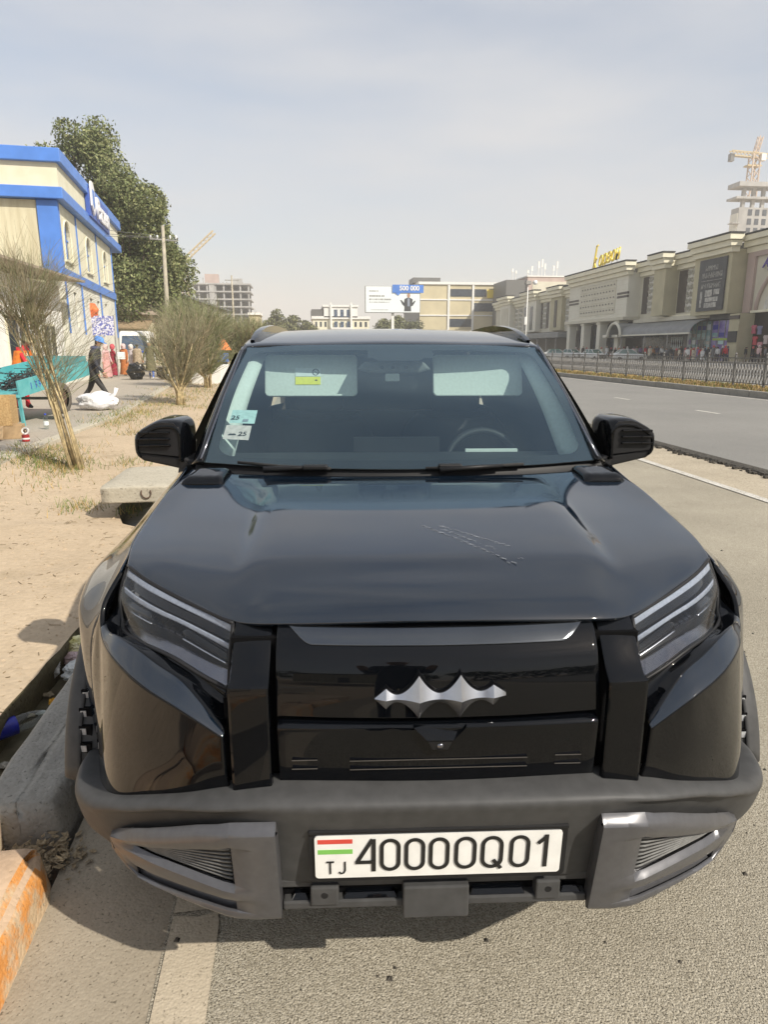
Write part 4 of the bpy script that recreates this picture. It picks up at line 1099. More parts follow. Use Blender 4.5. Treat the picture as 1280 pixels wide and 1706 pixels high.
MB().lathe([(.055, .0), (.055, .04), (.03, .04), (.03, 0), (.055, 0)], (0, .0, .055), 18, 'y').build('roll', M['white'], tp, True); MB().lathe([(.03, .002), (.018, .002), (.018, .038), (.03, .038)], (0, 0, .055), 18, 'y').build('core', M['rust'], tp)
wb = thing('bottle', 'small clear water bottle standing on the pavement near the handcart', 'bottle', (-4.52, 12.75, .2))
MB().lathe([(0, 0), (.04, 0), (.042, .02), (.042, .17), (.03, .21), (.016, .235), (.016, .25)], (0, 0, 0), 16).build('bottle_body', M['pet'], wb, True); MB().lathe([(.043, .07), (.043, .14)], (0, 0, 0), 16).build('label', M['paper_white'], wb); MB().lathe([(.018, .25), (.018, .275), (0, .275)], (0, 0, 0), 12).build('cap', M['cap_blue'], wb)
crumple('plastic_dish', 'white crushed foam dish in the grass by the nearest shrub', 'dish', (-3.42, 9.75, .11), (.11, .06, .025), bagm('foam_white', (.72, .72, .70)), 61)

# white sack being dragged
sk = crumple('sack', 'white knotted plastic sack lying on the pavement by the capped man', 'sack', (-4.72, 16.7, .40), (.46, .30, .23), mat('white_sack', (.74, .73, .74), rough=.6, vary=.06, scale=10, bump=.6, bscale=9, bdist=.05), 71, amp=.38)
tn = MB().tube([(.30, 0, .08), (.40, 0, .16), (.44, .02, .30)], [.09, .035, .05], 7).build('sack_neck', sk.data.materials[0], sk, True)

# ---- patterned banner, orange bundle on top, minibus
bn = thing('banner', 'blue and white patterned cloth panel hung on a market stall', 'banner', (-9.62, 35.6, 2.2))
bm_ = mat('blue_white_pattern', (.12, .14, .42), rough=.85, vary=.2, scale=14, col2=(.66, .66, .74), lo=.47, hi=.53)
MB().box(-.66, .66, -.02, .02, 0, .92).build('cloth', bm_, bn)
for x in (-.66, .66): MB().tube([(x, .03, -2.0), (x, .03, .95)], .03, 6).build('post', M['metal_grey'], bn)
crumple('bundle', 'round orange cloth bundle resting on top of the patterned banner stall', 'bundle', (-9.95, 35.7, 3.38), (.30, .26, .34), mat('orange_cloth', (.66, .17, .06), rough=.85, vary=.2, scale=6), 81, amp=.4)
st2 = thing('stall', 'low grey market stall with a shelf under the building wall', 'stall', (-10.4, 33.0, .2))
MB().box(-.9, .5, 0, 1.8, 2.0, 2.08).build('canopy', M['metal_grey'], st2); MB().box(-.85, .45, .2, 1.6, .7, .76).build('shelf', M['wood'], st2)
for x, y in ((-.85, .1), (.42, .1), (-.85, 1.7), (.42, 1.7)): MB().tube([(x, y, 0), (x, y, 2.0)], .035, 6).build('post', M['metal_grey'], st2)
van = thing('minibus', 'white minibus with a large windscreen parked by the market stalls', 'minibus', (-10.95, 49.2, .2), R(8))
pf = [(-2.4, .45), (-2.5, .9), (-2.45, 1.25), (-2.05, 2.15), (-1.75, 2.42), (-1.2, 2.5), (2.4, 2.5), (2.55, 2.3), (2.6, .5)]
vb = MB().prism([(-.95, y, z) for y, z in pf], (1.9, 0, 0)).build('body', M['white'], van); bevel(vb, .10, 3)
MB().hexa([(-.82, -2.48, 1.28), (.82, -2.48, 1.28), (.74, -2.08, 2.16), (-.74, -2.08, 2.16)], [(-.82, -2.44, 1.30), (.82, -2.44, 1.30), (.74, -2.04, 2.18), (-.74, -2.04, 2.18)]).build('windscreen', M['win_blue'], van)
for s in (-1, 1):
    for y0, y1 in ((-1.7, -.7), (-.6, .6), (.7, 2.0)): MB().box(*sorted((s * .94, s * .965)), y0, y1, 1.35, 2.1).build('side_window', M['win_dark'], van)
    MB().box(s * .72 - .16, s * .72 + .16, -2.52, -2.46, .85, 1.05).build('headlight', M['chrome'], van)
    for y in (-1.5, 1.5): MB().lathe([(0, -.1), (.32, -.1), (.34, 0), (.32, .1), (0, .1)], (s * .86, y, .34), 18, 'x').build('wheel', M['rubber'], van)
MB().box(-.9, .9, -2.56, -2.4, .35, .6).build('bumper', M['metal_grey'], van)
MB().box(-.75, .75, -2.53, -2.48, 1.10, 1.24).build('blue_stripe', M['blue_deep'], van)

# ---- people on the left pavement
person('street worker in red jacket and orange vest bending over the teal handcart', (-6.45, 17.0, .2), R(-100), (.62, .025, .04), (.55, .03, .04), H=1.72, legs=(4, -6), arms=((38, 40), (30, 45)), lean=16, hat=('beanie', (.24, .22, .13)), vest=((.80, .22, .03), (.72, .66, .45)), fingers=True, head_down=18, trunk_scale=1.25)
person('man in blue cap and dark jacket stepping forward past the white sack', (-5.02, 17.6, .2), R(-96), (.035, .037, .045), (.045, .042, .038), H=1.80, legs=(-20, 34), knees=(22, 4), arms=((-14, 20), (16, 26)), lean=13, hat=('cap', (.12, .30, .72)), fingers=True, head_down=8, scarf=(.06, .07, .14), trunk_scale=1.1)
person('person in maroon dress behind a white parcel beside the stall', (-9.45, 36.8, .2), R(-70), (.28, .02, .04), (.28, .02, .04), robe=(.26, .02, .04), arms=((20, 60), (30, 70)), hat=('hood', (.55, .10, .12)), H=1.6)
tag(bevel(MB().box(-.2, .2, -.12, .12, 0, .36).build('parcel', M['paper_white'], None), .02, 2), 'white parcel held by the person in maroon', 'parcel').location = (-9.02, 36.6, 1.05)
person('person in long orange brown dress with a pale headscarf', (-9.05, 37.4, .2), R(170), (.45, .16, .05), (.45, .16, .05), robe=(.45, .16, .05), hat=('hood', (.66, .50, .48)), H=1.62)
person('person in white scarf and grey trousers next to the minibus', (-8.95, 38.6, .2), R(150), (.66, .62, .60), (.34, .31, .33), robe=None, coat=(.55, .50, .52), hat=('hood', (.70, .62, .58)), H=1.6)
person('person with dark hair in a long beige coat by the minibus', (-8.55, 38.2, .2), R(10), (.40, .32, .23), (.40, .32, .23), robe=(.42, .34, .24), H=1.66, trunk_scale=1.1)
person('person in pale pink top walking behind the capped man', (-9.2, 34.6, .2), R(-120), (.62, .42, .42), (.40, .15, .10), robe=(.55, .30, .28), hat=('hood', (.60, .45, .42)), H=1.58)
person('man in olive jacket and bright blue trousers carrying two black bags', (-6.83, 33, .2), R(180), (.13, .125, .06), (.06, .16, .55), (.6, .6, .6), H=1.72, coat=(.15, .14, .075), arms=((4, 4), (4, 4)), out=(24, 24), hair=(.08, .09, .05), trunk_scale=1.15)
crumple('bin_bag', 'full black bag on the left of the man in blue trousers', 'bag', (-7.5, 32.9, .55), (.40, .34, .42), mat('black_bag', (.012, .012, .012), rough=.3, vary=.2, scale=5), 91, amp=.45)
crumple('bin_bag', 'smaller black bag on the right of the man in blue trousers', 'bag', (-6.22, 32.9, .48), (.36, .32, .30), bpy.data.materials['black_bag'], 97, amp=.45)
# ================================================================== right side: market halls, far blocks
M['stone'] = mat('beige_cladding', (.55, .52, .415), rough=.85, vary=.06, scale=.5, col2=(.61, .58, .475))
M['stone_pale'] = mat('pale_stone_cladding', (.66, .635, .54), rough=.85, vary=.06, scale=.6, col2=(.71, .69, .59))
M['stone_olive'] = mat('olive_render', (.47, .43, .29), rough=.9, vary=.07, scale=.6)
M['cornice'] = mat('cream_cornice', (.76, .72, .56), rough=.8, vary=.05, scale=.7)
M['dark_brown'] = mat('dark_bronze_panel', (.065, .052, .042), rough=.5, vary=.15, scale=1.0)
M['ornament'] = mat('ornamental_relief', (.50, .48, .43), rough=.9, vary=.3, scale=2.2, col2=(.68, .67, .61), bump=.6, bscale=4, bdist=.1)
M['canopy'] = mat('grey_canopy', (.20, .205, .205), rough=.5, vary=.12, scale=1.0)
M['banner'] = mat('charcoal_banner', (.055, .058, .062), rough=.6, vary=.15, scale=.8)
M['print'] = mat('pale_print', (.40, .39, .36), rough=.7, vary=.35, scale=2.5)
M['roof_dark'] = mat('dark_roof_edge', (.05, .05, .048), rough=.8, vary=.2, scale=1)
M['yellow_sign'] = mat('yellow_sign', (.80, .60, .03), rough=.4, vary=.05, scale=1)
M['teal_print'] = mat('teal_shop_poster', (.10, .30, .34), rough=.4, vary=.4, scale=1.6, col2=(.42, .52, .52))
M['purple_print'] = mat('purple_shop_poster', (.12, .07, .30), rough=.4, vary=.4, scale=1.2, col2=(.30, .26, .50))
M['pink_wall'] = mat('pinkish_wall', (.46, .36, .32), rough=.9, vary=.07, scale=.5)
M['yellow_wall'] = mat('pale_yellow_wall', (.56, .49, .32), rough=.9, vary=.08, scale=.3)
M['conc_far'] = mat('raw_concrete_far', (.36, .355, .34), rough=.9, vary=.15, scale=.25)
M['crane'] = mat('crane_yellow', (.55, .43, .22), rough=.6, vary=.15, scale=1)
M['crane_pale'] = mat('crane_orange_pale', (.55, .42, .31), rough=.6, vary=.15, scale=1)

def P5(root, name, m, x0, x1, y0, y1, z0, z1, bev=0):
    o = MB().box(x0, x1, y0, y1, z0, z1).build(name, m, root)
    if bev: bevel(o, bev, 1)
    return o
def cornice(root, x, y0, y1, z):
    """three stepped bands under a dark roof edge; x = wall face, faces -x"""
    for k, (o_, a, b) in enumerate(((.35, -1.85, -1.25), (.7, -1.25, -.62), (1.05, -.62, -.02))):
        P5(root, 'cornice_band', M['cornice'], x - o_, x + .6, y0 - o_ * .8, y1 + o_ * .3, z + a, z + b - .05)
        P5(root, 'cornice_groove', M['stone_olive'], x - o_ + .12, x + .6, y0 - o_ * .8 + .1, y1, z + b - .05, z + b)
    P5(root, 'roof_edge', M['roof_dark'], x - 1.12, x + .6, y0 - .95, y1 + .3, z - .02, z + .14)
def relief(root, x, y0, y1, z0, z1, nr):
    """ornamental screen: frame and rows of raised stars"""
    f = P5(root, 'ornament_panel', M['ornament'], x - .10, x, y0, y1, z0, z1)
    mb = MB(); h = (z1 - z0) / nr; ny = max(1, round((y1 - y0) / h)); w_ = (y1 - y0) / ny
    for i in range(nr):
        for j in range(ny):
            c = (y0 + (j + .5) * w_, z0 + (i + .5) * h)
            for a in (0, 45):
                q = [(x - .18, c[0] + .36 * w_ * math.cos(R(a + 90 * k)), c[1] + .36 * h * math.sin(R(a + 90 * k))) for k in range(4)]
                for k in range(4): mb.bar(q[k], q[(k + 1) % 4], .09, .09, up=(1, 0, 0))
    mb.build('relief_star', M['stone_pale'], f)
    return f

hall = thing('market_hall', 'long beige market hall with stepped cream cornices and a yellow script sign on its roof', 'building', (0, 0, .14))
X = 50.0
P5(hall, 'wall', M['stone'], X, X + 26, 44, 122, 5.4, 12.0)
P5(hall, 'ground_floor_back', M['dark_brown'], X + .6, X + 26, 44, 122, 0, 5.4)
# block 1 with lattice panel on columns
P5(hall, 'projecting_block', M['stone_pale'], 48, X, 99.6, 121.9, 6.0, 12.2)
for k in range(8): P5(hall, 'cladding_joint', M['stone'], 47.985, 48.0, 99.7, 121.8, 6.4 + .7 * k, 6.43 + .7 * k)
cornice(hall, 48, 99.6, 121.9, 13.72)
lp = P5(hall, 'lattice_panel', M['stone'], 47.93, 48, 103.4, 117.0, 6.7, 11.5)
mb = MB()
for i in range(5):
    for j in range(12):
        y = 104.1 + j * 1.1 + (.28 if i % 2 else -.1); z = 7.2 + i * .93
        mb.add([(47.92, y, z - .14), (47.92, y + .30, z), (47.92, y, z + .14), (47.92, y - .30, z), (47.86, y, z)], [(0, 1, 4), (1, 2, 4), (2, 3, 4), (3, 0, 4)])
mb.build('lattice_hole', M['dark_brown'], lp)
for i in range(6): P5(hall, 'lattice_bar', M['stone_pale'], 47.88, 47.94, 103.4, 117, 6.7 + i * .95, 6.78 + i * .95)
for y0, y1 in ((99.5, 102.9), (117.6, 121.8)):
    for z in (8.75, 9.25): P5(hall, 'dark_band', M['dark_brown'], 47.95, 48.2, y0, y1, z, z + .32)
P5(hall, 'soffit_slab', M['stone'], 47.4, X + .6, 99.2, 122.2, 5.5, 6.0, .05)
for y in (101.4, 108.0, 114.3, 120.6):
    P5(hall, 'column', M['stone_pale'], 47.6, 48.9, y - .62, y + .62, 0, 5.5, .05); P5(hall, 'column_capital', M['stone'], 47.5, 49.0, y - .74, y + .74, 5.1, 5.45)
for y in (104.7, 111.2, 117.5):
    g = P5(hall, 'entrance_glass', M['win_dark'], 49.4, 49.5, y - 2.4, y + 2.4, 0, 5.3)
    for q in (-1.2, 0, 1.2): P5(g, 'mullion', M['metal_grey'], 49.33, 49.4, y + q - .05, y + q + .05, 0, 5.3)
P5(hall, 'entrance_canopy', M['stone_pale'], 46.6, 49.2, 99.0, 104.0, 3.0, 3.4, .05)
# bay A
cornice(hall, X, 92.4, 99.4, 13.42)
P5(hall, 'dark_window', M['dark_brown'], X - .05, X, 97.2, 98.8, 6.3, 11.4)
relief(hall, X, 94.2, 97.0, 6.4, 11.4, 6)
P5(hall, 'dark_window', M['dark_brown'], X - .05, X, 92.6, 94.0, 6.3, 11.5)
# block 2
P5(hall, 'projecting_block', M['stone_olive'], 48.1, X, 89.3, 92.3, 5.7, 12.0); cornice(hall, 48.1, 89.3, 92.3, 13.55)
# bay B
cornice(hall, X, 82.6, 89.2, 13.32)
P5(hall, 'dark_window', M['dark_brown'], X - .05, X, 87.0, 89.1, 6.0, 11.3)
relief(hall, X, 84.6, 86.9, 6.0, 11.3, 6)
P5(hall, 'beige_frame', M['stone_pale'], X - .25, X, 82.6, 84.4, 5.2, 11.6)
# block 3 with the charcoal banner
P5(hall, 'projecting_block', M['stone_olive'], 48.1, X, 75.0, 82.4, 5.3, 12.2); cornice(hall, 48.1, 75.0, 82.4, 13.72)
bn3 = P5(hall, 'advertising_banner', M['banner'], 47.9, 48.08, 75.7, 81.0, 5.75, 11.55)
rb = random.Random(9)
mb = MB()
for (z, y0, y1, h) in ((10.55, 76.9, 79.6, .55), (9.75, 76.2, 80.2, .6), (8.55, 76.3, 80.2, .55)):
    y = y1
    while y > y0 + .2:
        w_ = rb.uniform(.2, .34)
        mb.bar((47.88, y, z - h / 2), (47.88, y, z + h / 2), .07, .02, up=(1, 0, 0)); mb.bar((47.88, y - w_, z - h / 2), (47.88, y - w_, z + h / 2 * rb.choice((1, .2))), .06, .02, up=(1, 0, 0))
        mb.bar((47.88, y, z + rb.choice((-1, 0, 1)) * h * .45), (47.88, y - w_, z + rb.choice((-1, 0, 1)) * h * .45), .06, .02, up=(1, 0, 0)); y -= w_ + .17
mb.bar((47.88, 76.2, 9.15), (47.88, 80.3, 9.15), .05, .02, up=(1, 0, 0))
mb.build('banner_lettering', M['print'], bn3)
for (y0, y1, z0, z1) in ((79.9, 80.3, 6.2, 8.0), (77.9, 79.3, 7.35, 8.1), (76.5, 77.6, 7.5, 8.1), (76.7, 79.2, 6.75, 7.25), (76.9, 79.3, 6.1, 6.65)):
    MB().box(47.87, 47.9, y0, y1, z0, z1).build('banner_picture', M['print'], bn3)
# bay C with the great arch
cornice(hall, X, 44, 74.8, 13.55)
P5(hall, 'wall_frame', M['pink_wall'], X - .3, X, 73.3, 74.6, 5.3, 11.9); P5(hall, 'wall_frame', M['pink_wall'], X - .3, X, 50, 73.3, 11.2, 11.75)
ac = (66.3, 5.4)
arc = [(X - .12, ac[0] + 6.2 * math.cos(R(a)), ac[1] + 5.0 * math.sin(R(a))) for a in range(0, 181, 10)]
MB().tube(arc, .22, 6).build('arch_moulding', M['pink_wall'], hall, True)
MB().prism([(X - .06, ac[0] + 5.0 * math.cos(R(a)), ac[1] + 4.0 * math.sin(R(a))) for a in range(0, 181, 12)], (.05, 0, 0)).build('arch_screen', M['ornament'], hall)
P5(hall, 'arch_sill', M['cornice'], X - .4, X, 58, 73.0, 5.25, 5.5)
text('shop_sign', 'Ap', 1.5, mat('violet_sign', (.10, .06, .30), rough=.5, vary=.1), hall, (X - .2, 71.2, 10.35), (math.pi / 2, 0, -math.pi / 2), .05, shear=.35, bold=.02)
# ground floor: barrel canopy, shopfronts
cp = []
for y in (78.9, 97.2):
    cp.append([(46.2, y, 3.25), (46.4, y, 3.9), (47.2, y, 4.5), (48.4, y, 4.85), (50.2, y, 4.95)])
MB().grid(loft(cp, 2, 14)).build('barrel_canopy', M['canopy'], hall, True)
P5(hall, 'canopy_edge', M['stone_pale'], 46.1, 46.3, 78.9, 97.2, 3.12, 3.3)
rg_ = [(46.0, 98.8 + 2.1 * math.cos(R(a)), 3.0 + 2.0 * math.sin(R(a))) for a in range(0, 181, 12)]
MB().tube(rg_, .2, 6).build('canopy_arch', M['stone_pale'], hall, True)
MB().grid(np.array([[(x, p[1], p[2]) for x in (46.0, 50.2)] for p in rg_])).build('arch_canopy', M['canopy'], hall, True)
for y in (79.2, 84, 90, 96.8): MB().tube([(46.3, y, 0), (46.3, y, 3.2)], .08, 8).build('canopy_post', M['metal_grey'], hall, True)
P5(hall, 'shopfront', M['win_dark'], 49.6, 49.7, 84.2, 97, 0, 3.4)
zz = MB()
for k in range(6):
    y = 86.1 + k * .5; zz.bar((49.55, y, 1.2), (49.55, y + .28, 2.9), .12, .03, up=(1, 0, 0)).bar((49.55, y + .28, 1.2), (49.55, y, 2.9), .12, .03, up=(1, 0, 0))
zz.build('window_print', M['paper_white'], hall)
P5(hall, 'fascia', M['roof_dark'], 48.6, 50.2, 74.9, 79.0, 4.7, 5.3); P5(hall, 'fascia', M['stone'], 48.9, 50.2, 79, 99, 5.0, 5.5)
for (ya, yb, mm, nc) in ((79.0, 84.0, 'teal_print', 5), (74.9, 78.8, 'purple_print', 3)):
    sf = P5(hall, 'shop_window', M[mm], 49.0, 49.1, ya, yb, 0, 4.6)
    w_ = (yb - ya) / nc
    for i in range(nc):
        P5(sf, 'mullion', M['metal_grey'], 48.93, 49.0, ya + i * w_ - .04, ya + i * w_ + .04, 0, 4.6)
        for z in (1.9, 2.75, 3.6):
            if rb.random() < .85: P5(sf, 'poster', rb.choice([M['paper_teal'], M['paper_white'], M['purple_print'], M['label_blue'], M['teal_print'], M['print']]), 48.96, 49.0, ya + i * w_ + .15, ya + (i + 1) * w_ - .15, z, z + rb.uniform(.4, .65))
    P5(sf, 'door_gap', M['win_dark'], 48.95, 49.0, ya + 1.2, ya + 2.6, 0, 2.5) if mm == 'teal_print' else P5(sf, 'green_strip', mat('lime_print', (.35, .5, .06), rough=.5, vary=.1), 48.94, 49.0, ya + .8, yb - .3, 2.35, 2.6)
pc_ = P5(hall, 'column', M['stone_olive'], 48.2, 50, 72.6, 74.4, 0, 5.2); P5(hall, 'column_sign', M['roof_dark'], 48.1, 48.2, 72.7, 74.3, 2.1, 3.3); P5(hall, 'column_top', M['dark_brown'], 48.1, 48.25, 72.6, 74.4, 4.6, 5.0)
for (y, z, c) in ((71.2, 1.8, (.5, .06, .08)), (70.3, 1.2, (.55, .25, .28)), (69.4, 1.9, (.5, .42, .4)), (71.6, 3.0, (.45, .1, .15)), (70.6, 2.9, (.2, .2, .3)), (68.4, 1.5, (.3, .05, .08)), (67.4, 2.4, (.5, .3, .1))):
    g = MB().prism([(49.3, y - .3, z + .9), (49.3, y + .3, z + .9), (49.3, y + .42, z + .7), (49.3, y + .26, z + .5), (49.3, y + .3, z), (49.3, y - .3, z), (49.3, y - .26, z + .5), (49.3, y - .42, z + .7)], (.15, 0, 0)).build('hanging_clothes', cloth(c), hall)
P5(hall, 'balcony_rail', M['cornice'], X - .5, X, 83, 90, 5.5, 5.75)
for k in range(24):
    y = 46 + k * 3.1
    P5(hall, 'roof_vent' if k % 5 == 0 else 'parapet_cap', M['roof_dark'], X + 1.2, X + 1.6, y, y + 2.6, 12.2, 13.3)

sgn = thing('roof_sign', 'yellow italic script sign standing on the roof of the market hall', 'sign', (48.6, 109.2, 13.9))
text('sign_lettering', 'орвон', 3.0, M['yellow_sign'], sgn, (0, -.85, 1.65), (math.pi / 2, R(-3), -math.pi / 2), .10, shear=.32, bold=.02, sx=.86)
kk_ = MB().bar((0, 4.75, .45), (0, 3.75, 3.9), .28, .2, up=(1, 0, 0)).bar((0, 3.75, 3.85), (0, 3.25, 3.95), .16, .2, up=(1, 0, 0)).bar((0, 4.4, 1.2), (0, 3.55, 2.0), .26, .2, up=(1, 0, 0)).bar((0, 4.35, 1.35), (0, 3.75, .45), .26, .2, up=(1, 0, 0))
kk_.build('sign_letter', M['yellow_sign'], sgn)
fr_ = MB()
for y in (4.3, 2.6, .6, -1.6, -3.6): fr_.bar((.3, y, -.6), (.15, y, 1.6), .08)
fr_.bar((.2, 4.6, .35), (.2, -4.0, .35), .07).bar((.2, 2.0, -1.0), (.2, 2.5, .8), .2)
fr_.build('sign_frame', M['iron_pale'], sgn)

hall2 = thing('market_hall', 'farther beige market hall wing with dark slit windows beyond the lattice fronted block', 'building', (0, 0, .14))
P5(hall2, 'wall', M['stone'], X, X + 24, 122.3, 176, 4.6, 11.6)
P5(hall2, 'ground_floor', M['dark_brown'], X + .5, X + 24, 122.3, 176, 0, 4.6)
for (y0, y1, xx, z) in ((122.6, 128.5, 50, 12.5), (128.7, 134.5, 49.2, 12.8), (134.7, 141.9, 50, 12.4), (142, 150, 48.8, 13.0), (150.2, 160, 50, 12.5), (160.2, 168, 48.8, 13.2), (168.2, 176, 50, 12.6)):
    if xx < 50: P5(hall2, 'projecting_block', M['stone_olive'] if y0 < 140 else M['stone_pale'], xx, X, y0, y1, 4.8, z - 1.6)
    cornice(hall2, xx, y0, y1, z)
for y in (124.5, 131.0, 137.5, 140.8): P5(hall2, 'dark_window', M['dark_brown'], 49.1 if 128 < y < 134 else 49.94, X, y, y + 1.3, 5.4, 10.4)
for y in (126.5, 138.9): relief(hall2, X, y, y + 1.8, 5.4, 10.4, 5)
for y in (144, 148): P5(hall2, 'window', M['win_dark'], 48.72, 48.8, y, y + 1.6, 5.2, 10)
for y in (151.5, 154.5, 157.5): relief(hall2, X, y, y + 2, 5.4, 10.2, 5)
P5(hall2, 'lattice_panel', M['stone'], 48.7, 48.8, 161.5, 166.8, 5.6, 10.6)
MB().tube([(X - .1, 145.8 + 2.6 * math.cos(R(a)) - .3, 5.5 + 4.4 * math.sin(R(a))) for a in range(0, 181, 15)], .2, 6).build('arch_moulding', M['stone_pale'], hall2, True)
P5(hall2, 'canopy', M['canopy'], 46.4, 50, 122.6, 150, 3.3, 4.3, .1)
for y in np.arange(124, 150, 5): P5(hall2, 'canopy_post', M['metal_grey'], 46.6, 46.8, float(y), float(y) + .2, 0, 3.3)

# ---- blocks beyond
def windows_grid(root, axis, plane, u0, u1, z0, z1, nu, nz, wu, wz, m, out=-1, frame=None):
    for i in range(nu):
        for j in range(nz):
            u = u0 + (u1 - u0) * (i + .5) / nu; z = z0 + (z1 - z0) * (j + .5) / nz
            a, b = u - wu / 2, u + wu / 2
            if axis == 'y': f = P5(root, 'window', m, a, b, plane + out * .06, plane + .1, z - wz / 2, z + wz / 2)
            else: f = P5(root, 'window', m, plane + out * .06, plane + .1, a, b, z - wz / 2, z + wz / 2)
            if frame:
                if axis == 'y': P5(f, 'frame', frame, u - .05, u + .05, plane + out * .1, plane, z - wz / 2, z + wz / 2)
yb_ = thing('office_building', 'pale yellow office building with ribbon windows behind the billboard', 'building', (0, 0, 0))
P5(yb_, 'wall', M['yellow_wall'], 34.3, 66, 200, 230, 0, 19.2)
P5(yb_, 'roof_slab', M['white'], 33.9, 66.4, 199.6, 230.4, 19.2, 19.9)
P5(yb_, 'side_face', M['iron'], 34.15, 34.3, 200.3, 229.7, .2, 19.1)
for z in (4.5, 8.5, 12.5, 16): P5(yb_, 'floor_band', M['metal_grey'], 33.9, 34.3, 200, 229.5, z, z + .5)
for (x0, x1, z0, z1) in ((43.2, 49.5, 16.0, 18.0), (50.2, 53.6, 16.0, 18.0), (56.6, 61.6, 16.0, 18.0), (62.4, 66, 16.0, 18.0), (50.2, 66, 11.9, 14.2), (43, 49.5, 7.6, 9.8)): P5(yb_, 'ribbon_window', M['win_dark'], x0, x1, 199.85, 200, z0, z1)
for x in (42.7, 49.8): P5(yb_, 'pier', M['white'], x - .3, x + .3, 199.7, 200, 0, 19.2)
for z in (10.6, 14.9): P5(yb_, 'string_course', M['white'], 34.3, 66, 199.8, 200, z, z + .35)
P5(yb_, 'sign', M['yellow_sign'], 53.9, 56.3, 199.6, 199.8, 15.6, 17.9); P5(yb_, 'roof_house', M['iron'], 33.0, 41, 204, 212, 19.9, 21.4)
ph = thing('rooftop_block', 'pinkish rooftop block carrying white antennas behind the market hall', 'building', (0, 0, 0))
P5(ph, 'wall', M['pink_wall'], 61.2, 74, 186, 200, 0, 20.2); P5(ph, 'dark_face', M['iron'], 55.5, 61.2, 186.5, 199, 0, 19.4); P5(ph, 'recess', M['stone'], 62.6, 72.6, 185.9, 186, 12, 19.0)
P5(ph, 'roof_edge', M['white'], 61, 74.2, 185.8, 200.2, 20.2, 20.5)
for k, (x, h) in enumerate(((61.5, 1.6), (62.6, 2.6), (64.4, 3.8), (65.4, 4.4), (66.2, 3.3), (68.6, 2.8), (69.6, 3.9), (57.2, 1.9), (58.2, 1.4))):
    an = MB().tube([(x, 187, 19.3), (x, 187, 20.4 + h)], .09, 5); an.box(x - .22, x + .22, 186.8, 187.1, 20.2 + h * .6, 20.4 + h); an.build('antenna', M['white'], ph)
wbg = thing('civic_building', 'white columned two storey building far down the avenue', 'building', (0, 0, 0))
P5(wbg, 'wall', M['cornice'], 3.6, 18.8, 190, 205, 0, 9.6); P5(wbg, 'upper_storey', M['white'], 6.6, 15.6, 189.6, 204, 9.6, 12.4); P5(wbg, 'cornice_band', M['white'], 3.3, 19.1, 189.6, 205.2, 9.2, 9.9); P5(wbg, 'roof', M['iron'], 3.3, 6.6, 190, 204, 9.9, 11.7); P5(wbg, 'cornice_band', M['white'], 6.3, 15.9, 189.3, 204.3, 12.3, 12.8)
windows_grid(wbg, 'y', 190, 3.9, 7.6, 2, 9, 3, 3, .5, 1.3, M['win_dark']); windows_grid(wbg, 'y', 190, 14.4, 18.6, 2, 9, 3, 3, .6, 1.3, M['win_dark']); windows_grid(wbg, 'y', 189.6, 8.9, 14.0, 3, 12.2, 3, 3, .9, 1.9, M['win_blue'])
for x in (8.5, 13.9): P5(wbg, 'pilaster', M['white'], x - .25, x + .25, 189.1, 189.6, 0, 13.4)
P5(wbg, 'porch', M['white'], 8.4, 14.2, 188.8, 190, 6.6, 7.0)

# billboard on its mast
bl = thing('billboard', 'white billboard with a blue speech box and a printed suited person over the avenue', 'billboard', (16.0, 120, 0))
P5(bl, 'board', M['paper_white'], -4.7, 4.6, 0, .35, 7.55, 11.75); P5(bl, 'board_frame', M['metal_grey'], -4.8, 4.7, .05, .45, 7.45, 11.8)
P5(bl, 'blue_box', M['blue'], -.15, 5.2, -.14, 0, 10.75, 12.05); MB().prism([(.2, -.1, 10.75), (1.3, -.1, 10.75), (.9, -.1, 10.3)], (0, .08, 0)).build('speech_tail', M['blue'], bl)
text('price_lettering', '500 000', 1.05, M['white_sign'], bl, (2.75, -.18, 11.45), ext=.02, bold=.03)
P5(bl, 'mast', M['white'], -.22, .22, .45, .9, 0, 7.6)
for (z, a, b, h) in ((11.0, -4.1, -2.7, .16), (10.2, -4.1, -1.75, .24), (9.65, -4.1, -.6, .24), (9.2, -4.1, -.75, .12), (7.95, -3.8, -.9, .08)):
    mb = MB(); x = a
    while x < b:
        w_ = rb.uniform(.12, .3); mb.box(x, x + w_, -.02, 0, z - h / 2, z + h / 2); x += w_ + rb.choice((.06, .06, .16))
    mb.build('print_line', M['metal_grey'], bl)
pf_ = [(1.9, 7.75), (1.95, 8.5), (1.55, 8.9), (1.2, 9.6), (1.5, 9.5), (1.85, 9.1), (1.95, 9.75), (2.4, 9.95), (2.9, 9.95), (3.35, 9.7), (3.3, 9.1), (3.7, 9.5), (3.85, 9.4), (3.4, 8.7), (3.05, 8.5), (3.1, 7.75)]
MB().prism([(x, -.03, z) for x, z in pf_], (0, .03, 0)).build('printed_figure', M['banner'], bl); MB().box(2.45, 2.85, -.045, -.03, 8.55, 9.85).build('printed_shirt', M['drl'], bl)
MB().prism([(2.65 + .27 * math.cos(R(a)), -.04, 10.32 + .38 * math.sin(R(a))) for a in range(0, 360, 30)], (0, .02, 0)).build('printed_head', M['skin'], bl)

